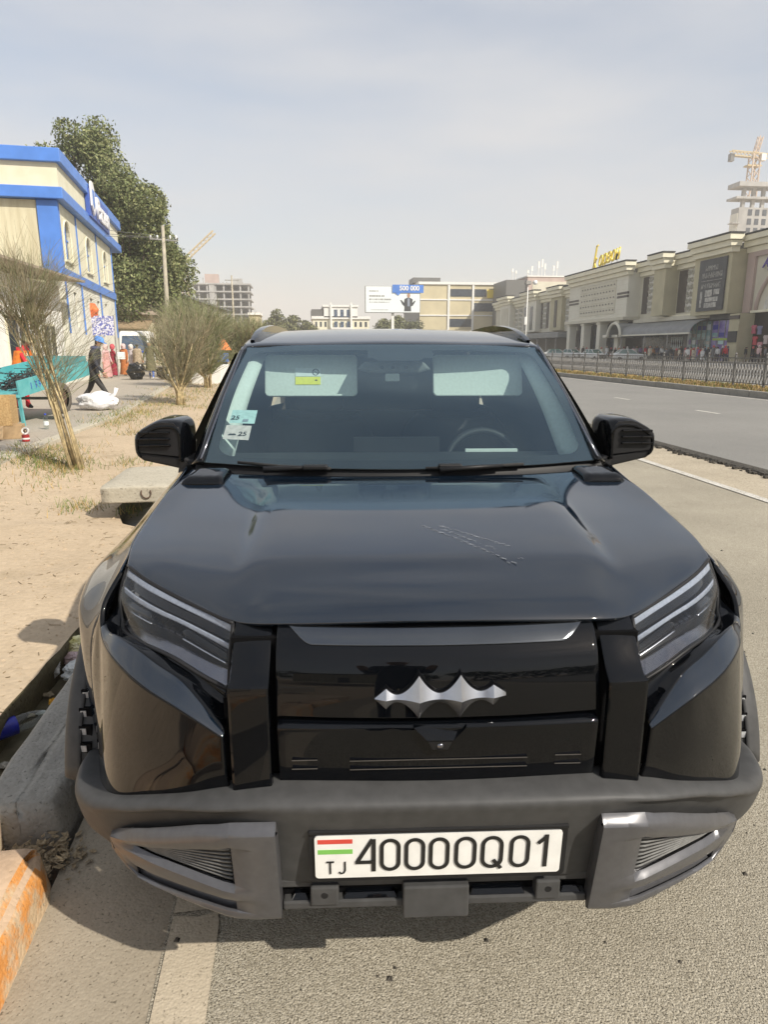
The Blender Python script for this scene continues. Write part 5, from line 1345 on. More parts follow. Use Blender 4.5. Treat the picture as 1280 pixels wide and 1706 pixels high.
# unfinished concrete frames and cranes
def frame_block(t, x0, x1, y0, y1, z0, n, h, bays, core=True):
    for k in range(n + 1):
        P5(t, 'floor_slab', M['conc_far'], x0 - .6, x1 + .8, y0 - .6, y1, z0 + k * h, z0 + k * h + .55)
    for k in range(n):
        for i in range(bays + 1):
            x = x0 + (x1 - x0) * i / bays; P5(t, 'column', M['conc_far'], x - .3, x + .3, y0, y0 + .6, z0 + k * h + .55, z0 + (k + 1) * h)
        P5(t, 'back_wall', M['iron'], x0, x1, y1 - 4, y1 - 3.6, z0 + k * h + .55, z0 + (k + 1) * h)
fb = thing('unfinished_building', 'unfinished concrete frame building beyond the trees on the left', 'building', (0, 0, 0))
frame_block(fb, -44, -20.5, 300, 318, 12, 5, 3.0, 7)
P5(fb, 'stair_core', M['conc_far'], -36.5, -34.3, 299.6, 303, 10, 27.2)
for x in (-39, -37.5, -31, -29.5, -25, -23): P5(fb, 'starter_column', M['conc_far'], x - .2, x + .2, 302, 302.5, 27.4, 27.5 + 1.8 * rb.random() + .6)
P5(fb, 'roof_hut', M['pink_wall'], -38.5, -33, 304, 308, 27.5, 31.5); P5(fb, 'roof_hut', M['conc_far'], -27, -23.5, 304, 308, 27.5, 29.8)
def lattice(mb, a, b, w_, n, r=.12):
    a = Vector(a); b = Vector(b); d = (b - a).normalized(); u = d.cross(Vector((0, 1, 0))).normalized() * w_ / 2; v_ = d.cross(u).normalized() * w_ / 2
    cs = [u + v_, u - v_, -u - v_, -u + v_]
    for c in cs: mb.bar(a + c, b + c, r)
    for k in range(n):
        p, q = a.lerp(b, k / n), a.lerp(b, (k + 1) / n)
        for i in range(4): mb.bar(p + cs[i], q + cs[(i + 1) % 4], r * .6)
c1 = thing('tower_crane', 'faint yellow tower crane with a raised jib beside the tall tree', 'crane', (0, 0, 0))
mb = MB(); lattice(mb, (-50.5, 330, 0), (-50.5, 330, 38), 2.6, 14, .35); mb.build('mast', M['crane_pale'], c1)
mb = MB(); lattice(mb, (-51, 330, 39), (-36.5, 330, 51.8), 1.6, 9, .3); mb.build('jib', M['crane'], c1)
tw = thing('tower_block', 'grey high rise under construction with jutting floor slabs behind the market hall', 'building', (0, 0, 0))
P5(tw, 'core_wall', M['conc_far'], 168.5, 196, 262, 267, 0, 54)
P5(tw, 'side_wall', M['stone_pale'], 168.2, 168.5, 262.2, 266.8, 0, 52)
for k in range(6): P5(tw, 'cantilever_slab', M['conc_far'], 165.6, 169, 261, 264, 31.5 + 3.3 * k, 31.8 + 3.3 * k)
P5(tw, 'roof_slab', M['conc_far'], 166.0, 197, 259.5, 267, 61.0, 62.6); P5(tw, 'floor_slab', M['conc_far'], 166.0, 196.5, 260.5, 267, 56.8, 57.6)
for x in (170, 174, 178, 183): P5(tw, 'column', M['conc_far'], x - .6, x + .6, 262, 263.2, 54, 61)
for j in range(4):
    for i in range(5): P5(tw, 'window', M['win_dark'], 172.2 + 3.0 * i, 173.9 + 3.0 * i, 261.9, 262.05, 41.2 + 3.3 * j, 43.4 + 3.3 * j)
c2 = thing('tower_crane', 'yellow tower crane on top of the grey high rise at the right edge', 'crane', (0, 0, 0))
mb = MB(); lattice(mb, (181, 275, 60), (181, 275, 76), 3.0, 6, .4); mb.build('mast', M['crane_pale'], c2)
mb = MB(); lattice(mb, (181, 275, 76), (182.5, 275, 82.5), 1.4, 4, .3); mb.build('mast_top', M['crane_pale'], c2)
mb = MB(); lattice(mb, (170.5, 275, 76.2), (186, 275, 75.4), 1.7, 10, .3); mb.build('jib', M['crane'], c2)
P5(c2, 'counterweight', M['iron'], 170.3, 171.8, 274, 276, 73.2, 76); P5(c2, 'operator_cab', M['white'], 182.6, 184.6, 273, 275, 73.5, 76); P5(c2, 'platform', M['crane'], 177.5, 183.5, 273.5, 276.5, 71.5, 72.0)

# street lamp and far trees
lm = thing('street_lamp', 'slim white street lamp before the far market wing', 'street lamp', (29.7, 90, 0))
MB().tube([(0, 0, 0), (0, 0, 9.8)], [.11, .06], 8).build('pole', M['white'], lm, True)
bevel(MB().box(-.35, .35, -.3, .3, 9.6, 10.1).build('lamp_head', M['metal_grey'], lm), .05, 2); MB().bar((-.6, 0, 9.7), (1.0, 0, 9.9), .06).build('arm', M['metal_grey'], lm); P5(lm, 'control_box', M['white'], -.28, .05, -.2, .1, 4.6, 5.6)
MB().lathe([(0, 0), (.3, .1), (.28, .5), (0, .6)], (.95, 0, 9.6), 10).build('lamp_globe', M['white_sign'], lm, True)
far_mats = [M['leaf_far'], M['leaf_light']]
for k, (x, y, h, r) in enumerate(((-9.0, 175, 7.2, 2.4), (-5.5, 176, 11.0, 3.0), (-1.6, 180, 9.6, 3.0), (1.8, 178, 8.2, 2.6), (22.4, 186, 8.8, 3.4), (26.5, 190, 9.8, 3.6), (30.5, 192, 8.6, 3.2))):
    rq = random.Random(200 + k)
    cl = [(rq.gauss(0, r * .4), rq.gauss(0, r * .4), h * rq.uniform(.45, .85), r * .6, r * .6, r * .55, 1) for q in range(8)] + [(0, 0, h * .88, r * .5, r * .5, r * .45, .8)]
    nm = ['low rounded tree at the far left of the avenue end', 'tallest far tree left of the white columned building', 'far tree between the tallest one and the white building', 'far tree touching the left side of the white building', 'small far tree just left of the billboard mast', 'far tree right behind the billboard mast', 'far tree under the right half of the billboard'][k]
    leafy_tree('tree', nm, (x, y, 0), cl, 2600, .28, 300 + k, far_mats, .2, group='far trees at the end of the avenue')
gw = thing('gate_lodge', 'small yellowish wall end with a lamp beside the far shrub', 'wall', (-6.9, 100, 0)); P5(gw, 'wall_body', M['yellow_wall'], 0, 1.4, 0, 6, 0, 6.1); P5(gw, 'roof', M['white'], -.2, 1.6, -.2, 6.2, 6.1, 6.4)
lw = thing('low_shop', 'low shop with a reddish roof at the far left end of the avenue', 'building', (-9.5, 150, 0)); P5(lw, 'wall', M['white'], 0, 7, 0, 8, 0, 4.6); MB().hexa([(-.4, -.4, 5.6), (7.4, -.4, 4.6), (7.4, 8.4, 4.6), (-.4, 8.4, 5.6)], [(-.4, -.4, 5.9), (7.4, -.4, 4.9), (7.4, 8.4, 4.9), (-.4, 8.4, 5.9)]).build('roof', mat('reddish_roof', (.42, .15, .11), rough=.8, vary=.2, scale=1), lw)
P5(lw, 'window', M['win_dark'], 1, 3, -.06, .02, 1, 3); P5(lw, 'window', M['win_dark'], 4, 6, -.06, .02, 1, 3)
ws_ = thing('tree_belt', 'hazy belt of trees closing the far end of the avenue', 'trees', (0, 0, 0)); ws_['kind'] = 'stuff'
rq = random.Random(900); cl = [(rq.uniform(-70, 90), 330 + rq.uniform(-10, 20), rq.uniform(2, 6), rq.uniform(4, 8), 5, rq.uniform(3, 5), 1) for q in range(46)]
V, F, mi = leaf_cloud(cl, 14000, .6, 77); raw_mesh('crown', V, F, mi, far_mats, ws_)

# ---- cars behind the fence
def sedan(label, loc, rz, paint, roofp, group):
    t = thing('parked_car', label, 'car', loc, rz, group)
    st = []
    for y, w_, zb, zt in ((-2.2, .72, .42, .62), (-2.1, .82, .3, .72), (-1.3, .86, .25, .86), (-.9, .87, .25, .90), (1.3, .87, .25, .93), (1.9, .85, .28, .92), (2.2, .80, .35, .85), (2.28, .7, .45, .7)):
        st.append([(-w_ * .95, y, zb), (-w_, y, (zb + zt) / 2), (-w_ * .92, y, zt - .03), (0, y, zt + .02), (w_ * .92, y, zt - .03), (w_, y, (zb + zt) / 2), (w_ * .95, y, zb)])
    b = MB().grid(loft(st, 30, 22)).build('body', paint, t, True); solid(b, .02)
    MB().hexa([(-.78, -.95, .9), (.78, -.95, .9), (.74, 1.65, .92), (-.74, 1.65, .92)], [(-.58, -.25, 1.42), (.58, -.25, 1.42), (.56, 1.05, 1.42), (-.56, 1.05, 1.42)]).build('window_band', M['win_green'], t)
    bevel(MB().box(-.6, .6, -.32, 1.12, 1.41, 1.46).build('roof', roofp, t), .02, 2)
    for s in (-1, 1):
        for a_, b_ in (((s * .79, -.97, .9), (s * .59, -.27, 1.42)), ((s * .75, 1.67, .92), (s * .57, 1.07, 1.42)), ((s * .77, .35, .92), (s * .585, .4, 1.42))): MB().bar(a_, b_, .06).build('window_pillar', paint, t)
        for y in (-1.35, 1.4): MB().lathe([(0, -.1), (.2, -.1), (.3, -.09), (.31, 0), (.3, .09), (.2, .1), (0, .1)], (s * .76, y, .31), 16, 'x').build('wheel', M['rubber'], t)
        MB().box(s * .55 - .18, s * .55 + .18, -2.2, -2.1, .56, .7).build('headlight', M['chrome'], t); MB().box(s * .55 - .16, s * .55 + .16, 2.2, 2.28, .62, .76).build('tail_light', M['flag_red'], t)
    return t
M['win_green'] = mat('greenish_car_glass', (.05, .12, .105), rough=.08, vary=.2, scale=2, spec=.7)
M['car_white'] = mat('white_car_paint', (.72, .72, .70), rough=.25, vary=.03, scale=3)
M['car_green'] = mat('green_taxi_roof', (.05, .26, .16), rough=.3, vary=.08, scale=3)
gcar = 'cars parked before the market hall'
cars = [('white sedan nearest on the plaza, right of the others behind the fence', (42.5, 86.5), 84, 'car_white'), ('white and green taxi farthest left near the hall columns', (38.5, 101.5), 80, 'car_green'),
        ('white car with a greenish windscreen parked between the taxi and the nearest sedan', (41.5, 95), 12, 'car_white'), ('white car half hidden behind the green roofed taxi', (43.5, 108), 20, 'car_white'), ('white car behind the lattice at the left end of the fence', (37, 112), 86, 'car_white')]
for lab, (x, y), a, rm in cars: sedan(lab, (x, y, .0), R(a), M['car_white'], M[rm], gcar)

# ---- shoppers on the plaza
gp = 'shoppers on the plaza before the market hall'
rp = random.Random(17)
pal = [('red jacket', (.55, .04, .05)), ('pale pink scarf', (.62, .42, .40)), ('black coat', (.02, .02, .022)), ('cream coat', (.62, .56, .44)), ('grey jacket', (.20, .20, .21)), ('violet coat', (.22, .16, .34)), ('white top', (.68, .68, .66)), ('orange scarf', (.62, .26, .10)), ('dark blue coat', (.04, .05, .12)), ('brown coat', (.17, .10, .06))]
spots = [(1119, 82, 2), (1112, 79, 4), (1096, 90, 8), (1128, 80, 9), (1143, 76, 1), (1150, 77, 0), (1157, 75, 3), (1164, 78, 5), (1172, 74, 6), (1181, 76, 2), (1190, 73, 4), (1197, 72, 6), (1205, 75, 9), (1214, 74, 8), (1222, 76, 2), (1228, 73, 9), (1256, 68, 2), (1263, 70, 9), (1270, 67, 2), (1277, 69, 4), (1040, 100, 3), (1033, 98, 7), (1026, 100, 2), (1019, 101, 2), (1012, 102, 6), (972, 110, 2), (965, 109, 9), (960, 111, 8), (978, 108, 2), (1062, 99, 6), (1136, 83, 2), (1176, 79, 8), (1244, 71, 2), (1250, 73, 8)] + [(1003, 96, 3), (1046, 94, 6), (1056, 92, 1), (1068, 95, 5), (1076, 91, 0), (1084, 88, 3), (1090, 93, 7), (1104, 86, 6), (1133, 78, 3), (1147, 73, 6), (1153, 80, 7), (1161, 79, 3), (1168, 76, 0), (1186, 78, 3), (1193, 77, 1), (1210, 71, 0), (1218, 78, 3), (1266, 66, 1), (1273, 72, 3)]
where = lambda px: 'at the right frame edge' if px > 1240 else ('before the teal and purple shop windows' if px > 1148 else ('before the grey canopy' if px > 1075 else ('by the hall entrance' if px > 1000 else 'beside the hall columns')))
cnt = {}
for px, d, c in spots:
    nm, col = pal[c]
    x = d * math.tan(math.atan((px - 640) / 1166.0) + HEAD)
    key = (nm, where(px)); cnt[key] = cnt.get(key, 0) + 1
    ordn = ['', 'another ', 'a third ', 'a fourth ', 'a fifth '][cnt[key] - 1]
    hood = rp.random() < .5
    zg = .14 if x > 45.6 else 0.0
    person(('%sshopper in %s %s' % (ordn, nm, where(px))).strip(), (x, d, zg), rp.uniform(0, 6.28), col, (.05, .05, .06) if rp.random() < .7 else (.2, .17, .14), H=rp.uniform(1.55, 1.8),
           legs=(rp.uniform(5, 25), -rp.uniform(5, 25)), hat=('hood', rp.choice([(.62, .5, .46), (.5, .1, .1), (.66, .62, .56), (.1, .1, .12)])) if hood else None, coat=col if hood and rp.random() < .7 else None, sub=0, group=gp)
# things the photographer's side of the street mirrors in the paint: trees and a house behind the camera
hb_ = thing('house', 'plain pale house across the street behind the viewpoint', 'building', (-14, -34, 0)); P5(hb_, 'wall', M['cream_stain'], 0, 12, -6, 0, 0, 4.2); P5(hb_, 'roof', M['roof_dark'], -.5, 12.5, -6.5, .5, 4.2, 4.7); P5(hb_, 'door', M['win_dark'], 5, 6.2, -.0, .06, 0, 2.2)
rq = random.Random(950); cl = [(x + rq.gauss(0, 1), -46 + rq.uniform(-6, 4), rq.uniform(2, 5), rq.uniform(3, 5), 3, rq.uniform(2, 4), 1) for x in range(-60, 62, 5)]
tb_ = thing('tree_belt', 'dark row of street trees behind the viewpoint', 'trees', (0, 0, 0)); tb_['kind'] = 'stuff'
V, F, mi = leaf_cloud(cl, 9000, .5, 78); raw_mesh('crown', V, F, mi, far_mats, tb_)
person('photographer in dark clothes holding a phone up in front of the suv', (.03, -.55, 0), R(-4), (.025, .026, .03), (.03, .03, .036), H=1.78, legs=(3, -3), arms=((28, 92), (28, 92)), out=(3, 3))
# ================================================================== the black SUV
car = thing('suv', 'large glossy black suv with dark grey bumper parked beside the kerb facing the camera', 'car',
            (0.2609, 1.2075, 0), R(-(6.85 - 2.2)))
P = car

def both(fn):
    for s in (1, -1): fn(s)

def finish(o, t=0.008, bev=0.003, seg=2, ang=50):
    solid(o, t, -1)
    if bev: bevel(o, bev, seg, ang)
    return o

def outward(o, ref=(0, 2.2, 0.7), flip=False):
    """make an open shell's normals face away from ref"""
    bm = bmesh.new(); bm.from_mesh(o.data)
    bmesh.ops.recalc_face_normals(bm, faces=bm.faces)
    c = 0.0
    for f in bm.faces:
        c += f.normal.dot(f.calc_center_median() - Vector(ref)) * f.calc_area()
    if c < 0: bmesh.ops.reverse_faces(bm, faces=bm.faces)
    bm.to_mesh(o.data); bm.free()
    return o

def sx(st, s):
    return [[(s * p[0], p[1], p[2]) for p in a] for a in st]

# ---- bonnet
HOODST = [
    [(0, .09, 1.050), (0, .125, 1.078), (0, .24, 1.106), (0, .6, 1.134), (0, .95, 1.153), (0, 1.125, 1.163)],
    [(.34, .11, 1.040), (.342, .148, 1.068), (.35, .26, 1.103), (.37, .6, 1.133), (.38, .95, 1.152), (.38, 1.14, 1.163)],
    [(.43, .142, 1.034), (.433, .178, 1.06), (.44, .29, 1.098), (.45, .6, 1.128), (.46, .95, 1.149), (.47, 1.16, 1.163)],
    [(.575, .262, 1.045), (.58, .29, 1.064), (.585, .38, 1.092), (.59, .65, 1.119), (.595, .95, 1.142), (.6, 1.19, 1.164)],
    [(.67, .345, 1.060), (.676, .37, 1.074), (.687, .46, 1.092), (.7, .7, 1.114), (.705, .97, 1.14), (.69, 1.22, 1.167)],
    [(.742, .418, 1.073), (.75, .46, 1.083), (.768, .56, 1.094), (.785, .76, 1.112), (.786, 1.0, 1.145), (.768, 1.25, 1.172)],
]
HOODFULL = [[(-p[0], p[1], p[2]) for p in a] for a in HOODST[:0:-1]] + HOODST
HG = loft(HOODFULL, 121, 60)
# raised centre of the bonnet: soft shoulder at |x| .43-.50, fading to the front
for i in range(HG.shape[0]):
    for j in range(HG.shape[1]):
        x, y, z = HG[i, j]
        e = 1 / (1 + math.exp((abs(x) - (.43 + .05 * min(1, max(0, (y - .2))))) / .011))
        f = min(1, max(0, (y - .22) / .10)); f = f * f * (3 - 2 * f)
        b = min(1, max(0, (1.10 - y) / .12))
        HG[i, j, 2] += 0.011 * e * f * b
def hood_z(x, y):
    d = (HG[..., 0] - x) ** 2 + (HG[..., 1] - y) ** 2
    return float(HG.reshape(-1, 3)[int(np.argmin(d)), 2])
o = MB().grid(HG).build('bonnet', M['paint'], P, True); outward(o, (0, .6, .5)); finish(o, .012, .0025)
# wiped scuffs and water spots on the bonnet
r2 = random.Random(3)
M['scuff'] = mat('dried_splash', (0.34, 0.35, 0.37), rough=0.35, vary=0.4, scale=60)
mb = MB()
for (xa, ya, xb, yb, n, wmax) in ((.005, .53, .19, .27, 100, .0026), (.055, .52, .21, .36, 75, .0022), (.05, .50, .17, .34, 40, .0018), (.15, .32, .20, .27, 16, .003), (.20, .30, .25, .28, 5, .002)):
    for k in range(n):
        t = r2.random()
        x = xa + (xb - xa) * t + r2.gauss(0, .0022); y = ya + (yb - ya) * t + r2.gauss(0, .003)
        z = hood_z(x, y) + .0005
        d = Vector((xb - xa, yb - ya, 0)).normalized(); q = Vector((-d.y, d.x, 0))
        l = r2.uniform(.002, .009); w_ = r2.uniform(.0004, wmax * .5) / 2
        c = Vector((x, y, z)); zz = lambda p: Vector((p.x, p.y, hood_z(p.x, p.y) + .0005))
        a = [c - d * l - q * w_, c + d * l - q * w_, c + d * l + q * w_, c - d * l + q * w_]
        mb.add(a, [(0, 1, 2, 3)])
o = mb.build('splash_mark', M['scuff'], P); o['kind'] = 'stuff'

# ---- cowl strip under the windscreen
cow = [[(x, yb - .035, zb - .004), (x, yb + .03, zb - .02), (x, yt, zt)] for x, yb, zb, yt, zt in
       ((-.77, 1.262, 1.168, 1.33, 1.185), (-.47, 1.175, 1.16, 1.24, 1.18), (0, 1.14, 1.16, 1.19, 1.175), (.47, 1.175, 1.16, 1.24, 1.18), (.77, 1.262, 1.168, 1.33, 1.185))]
MB().grid(loft(cow, 40, 8)).build('cowl', M['plastic_dark'], P, True)

# ---- hinge caps at the rear corners of the bonnet
def hinge_cap(s):
    G = np.zeros((13, 11, 3))
    for i in range(13):
        for j in range(11):
            u, v = i / 12, j / 10
            y = 1.055 + .165 * v
            x = .606 + .005 * v + (.155 - .03 * v) * u + (0.012 * (1 - v))
            e = min(u, 1 - u) * 6; g = min(v, 1 - v) * 5
            h = min(1, e) * min(1, g); h = h * (2 - h)
            z = hood_z(x, min(y, 1.2)) + .0 + .018 * h + (0.004 if h > 0 else -0.003)
            G[i, j] = (s * x, y, z)
    o = MB().grid(G).build('hinge_cap', M['paint_gloss'], P, True); outward(o, (0, 1.1, .5)); solid(o, .01, -1)
both(hinge_cap)

# ---- upper grille panel with the shallow recess along its top
prof = [(.022, .866), (.026, .905), (.033, .940), (.040, .965), (.050, .988), (.066, 1.009), (.084, 1.027), (.105, 1.040)]
GX = np.linspace(-.335, .335, 60)
pc = cr([(0, a, b) for a, b in prof], 80)
G = np.zeros((60, 80, 3))
for i, x in enumerate(GX):
    for j in range(80):
        G[i, j] = (x, pc[j, 1] + .020 * (x / .335) ** 2, pc[j, 2])
o = MB().grid(G).build('grille_panel', M['paint_gloss'], P, True); outward(o, (0, .6, .8)); finish(o, .012, .002)
G = np.zeros((40, 12, 3))
for i in range(40):
    for j in range(12):
        f = j / 11
        y = float(np.interp(f, [0, 1], [.0635, .098])); z = float(np.interp(y, [p[1] for p in pc], [p[2] for p in pc]))
        half = .262 + .050 * f ** .6
        x = -half + 2 * half * i / 39
        G[i, j] = (x, y + .020 * (x / .335) ** 2 - .0022, z + .0022)
o = MB().grid(G).build('grille_lip', M['lip_grey'], P, True); outward(o, (0, .6, .8)); solid(o, .003, -1); bevel(o, .001, 2)
# dark groove and lower panel
MB().box(-.335, .335, .055, .12, .83, .88).build('grille_gap', M['void'], P)
LW = [(.07, .862), (.058, .860), (.026, .8535), (.0195, .8495), (.017, .843), (.022, .78), (.031, .700), (.05, .690)]
stn = [[(x, a + .012 * (abs(x) / .33) ** 2, b) for a, b in LW] for x in np.linspace(-.332, .332, 41)]
lg = np.array([cr(s, 60) for s in stn])
o = MB().grid(lg).build('lower_grille', M['paint_gloss'], P, True); outward(o, (0, .6, .8)); finish(o, .01, .002)
# fine ribs of the lower panel
for (x0, x1) in ((-.305, -.252), (-.185, .185), (.245, .30)):
    for z in (.772, .752):
        yy = .0215 + .012 * (max(abs(x0), abs(x1)) / .33) ** 2 + .002
        rb = MB().box(x0, x1, yy - .0062, yy + .01, z - .0012, z + .0012).build('rib', M['chrome_dark'], P)
# front camera under its little hood
mb = MB()
mb.prism([(-.055, .012, .851), (-.028, .0, .826), (.028, .0, .826), (.055, .012, .851), (.055, .05, .857), (-.055, .05, .857)], (0, .012, -.004))
cpod = mb.build('camera_pod', M['paint_gloss'], P); bevel(cpod, .002, 2)
mb = MB(); mb.prism([(-.026, .004, .824), (-.016, .006, .803), (.016, .006, .803), (.026, .004, .824)], (0, .05, 0))
cb = mb.build('camera_housing', M['plastic_dark'], P); bevel(cb, .002, 2)
MB().lathe([(.0, -.003), (.006, -.002), (.0075, .003), (.0075, .01)], (0, .004, .813), 16, 'y').build('camera_lens', M['chrome_dark'], cb, True)

# ---- upright bars either side of the grille
def grille_bar(s):
    pr = [(.135, 1.034), (.10, 1.008), (.058, .962), (.0345, .9435), (.0255, .9375), (.022, .90), (.024, .688)]
    st = []
    for x, dy in ((.345, .010), (.3475, .0015), (.351, .0), (.385, .0005), (.420, .003), (.425, .0055), (.4285, .014)):
        st.append([(s * (x + (.004 if b < .94 and x > .4 else 0)), a + dy, b) for a, b in pr])
    G = np.array([cr(q, 60) for q in st])
    o = MB().grid(G).build('grille_bar', M['paint_gloss'], P); outward(o, (s * .39, .4, .8)); autosmooth(o, 22); solid(o, .03, -1)
both(grille_bar)
MB().box(-.43, .43, .10, .14, .70, 1.015).build('grille_backing', M['void'], P)

# ---- headlights
LENS = [
    [(.432, .140, 1.030), (.436, .106, .965), (.438, .088, .902)],
    [(.50, .198, 1.036), (.50, .142, .98), (.497, .108, .926)],
    [(.572, .258, 1.043), (.572, .19, .995), (.565, .142, .952)],
    [(.665, .34, 1.057), (.67, .275, 1.003), (.655, .222, .952)],
    [(.732, .41, 1.070), (.748, .365, 1.005), (.733, .325, .943)],
    [(.742, .425, 1.071), (.758, .395, 1.003), (.742, .355, .955)],
]
def headlight(s):
    root = empty('headlight', (0, 0, 0), 0, P)
    LG = loft(sx(LENS, s), 60, 30)
    def at(u, v, d):
        i = u * 59; j = v * 29
        i0 = min(int(i), 58); j0 = min(int(j), 28); a = i - i0; b = j - j0
        p = (LG[i0, j0] * (1 - a) + LG[i0 + 1, j0] * a) * (1 - b) + (LG[i0, j0 + 1] * (1 - a) + LG[i0 + 1, j0 + 1] * a) * b
        return p + np.array([-s * .35, .9, -.25]) * d
    def patch(u0, u1, v0, v1, d0, d1=None, nu=30, nv=6, dv=None):
        d1 = d0 if d1 is None else d1
        return np.array([[at(u0 + (u1 - u0) * i / (nu - 1), v0(u0 + (u1 - u0) * i / (nu - 1)) + (v1(u0 + (u1 - u0) * i / (nu - 1)) - v0(u0 + (u1 - u0) * i / (nu - 1))) * j / (nv - 1),
                              d0 + (d1 - d0) * j / (nv - 1)) for j in range(nv)] for i in range(nu)])
    K = lambda c: (lambda u: c)
    lens = MB().grid(LG).build('lens', M['lens'], root, True); outward(lens, (s * .5, .6, .8))
    # housing: deep dark tray with walls
    tr = MB()
    tr.grid(patch(0, 1, K(0), K(1), .075, nu=20, nv=8))
    tr.grid(patch(0, 1, K(0), K(0.001), .002, .075, nu=30, nv=3)); tr.grid(patch(0, 1, K(1), K(.999), .002, .075, nu=30, nv=3))
    tr.grid(patch(0, .001, K(0), K(1), .002, .075, 2, 12)); tr.grid(patch(.999, 1, K(0), K(1), .002, .075, 2, 12))
    tr.build('housing', M['plastic_dark'], root, True)
    # two long light guides
    a0 = lin([0, .5, 1], [.04, .05, .06]); a1 = lin([0, .5, 1], [.15, .165, .16])
    g1 = MB().grid(patch(.01, .97, a0, a1, .006, .010, 50, 6)).build('light_guide', M['drl'], root, True)
    solid(g1, .004, 1)
    b0 = lin([0, .5, 1], [.35, .37, .33]); b1 = lin([0, .5, 1], [.44, .46, .42])
    g2 = MB().grid(patch(.01, .95, b0, b1, .014, .020, 50, 5)).build('light_guide', M['drl'], root, True)
    solid(g2, .004, 1)
    # dark bezel between them and bright lower lip
    MB().grid(patch(.01, .96, a1, b0, .022, .026, 40, 4)).build('bezel', M['paint_gloss'], root, True)
    ticks = MB()
    for k in range(46):
        u = .03 + .9 * k / 45
        p = at(u, b0(u) + .02, .012); q = at(u, b1(u) - .02, .017); p2 = at(u + .004, b0(u) + .02, .012); q2 = at(u + .004, b1(u) - .02, .017)
        ticks.add([p, q, q2, p2], [(0, 1, 2, 3)])
    ticks.build('guide_tick', M['plastic_dark'], root)['kind'] = 'stuff'
    c0 = lin([0, .3, .6, 1], [.80, .83, .88, .90]); c1 = lin([0, 1], [.985, .985])
    MB().grid(patch(.01, .97, c0, c1, .03, .010, 40, 5)).build('reflector_lip', M['chrome_dark'], root, True)
    # lamp modules: dark boxes with bright blades
    for (u0, u1, vv) in ((.05, .34, .64), (.60, .90, .62)):
        mod = MB()
        w_ = .07
        mod.grid(patch(u0, u1, K(vv - w_), K(vv + w_), .05, .03, 12, 4))
        mo = mod.build('lamp_module', M['paint_gloss'], root, True); solid(mo, .02, 1)
        for e in (-1, 1):
            bl = MB().grid(patch(u0, u1, K(vv + e * w_ - .012), K(vv + e * w_ + .012), .030, .024, 14, 3)).build('lamp_blade', M['chrome'], root, True)
            solid(bl, .003, 1)
    for (u0, u1, v0, v1, d) in ((.06, .62, .585, .600, .020), (.50, .94, .735, .750, .022), (.08, .46, .765, .776, .024), (.30, .60, .70, .708, .026)):
        q0 = lin([u0, u1], [v0, v0 + .03]); q1 = lin([u0, u1], [v1, v1 + .03])
        MB().grid(patch(u0, u1, q0, q1, d, d + .004, 20, 3)).build('chrome_line', M['chrome'], root, True)
    for k in range(5):
        u = .36 + .052 * k
        cup = MB().grid(patch(u, u + .042, K(.60), K(.70), .052, .030, 4, 4)).build('reflector_cup', M['chrome_dark'], root); solid(cup, .006, 1)
    for u in (.12, .22, .72, .82):
        c = at(u, .66, .035)
        MB().lathe([(.0, -.008), (.008, -.006), (.012, .0), (.012, .01)], tuple(c), 16, 'y').build('projector', M['chrome_dark'], root, True)
    # dark frame round the lens
    fr = [at(u, 0.0, .001) for u in np.linspace(0, 1, 24)] + [at(1, v, .001) for v in np.linspace(.1, 1, 8)] + \
         [at(u, 1.0, .001) for u in np.linspace(.96, 0, 24)] + [at(0, v, .001) for v in np.linspace(.9, 0, 8)]
    MB().tube(fr, .0045, 6).build('lens_frame', M['plastic_dark'], root, True)
both(headlight)

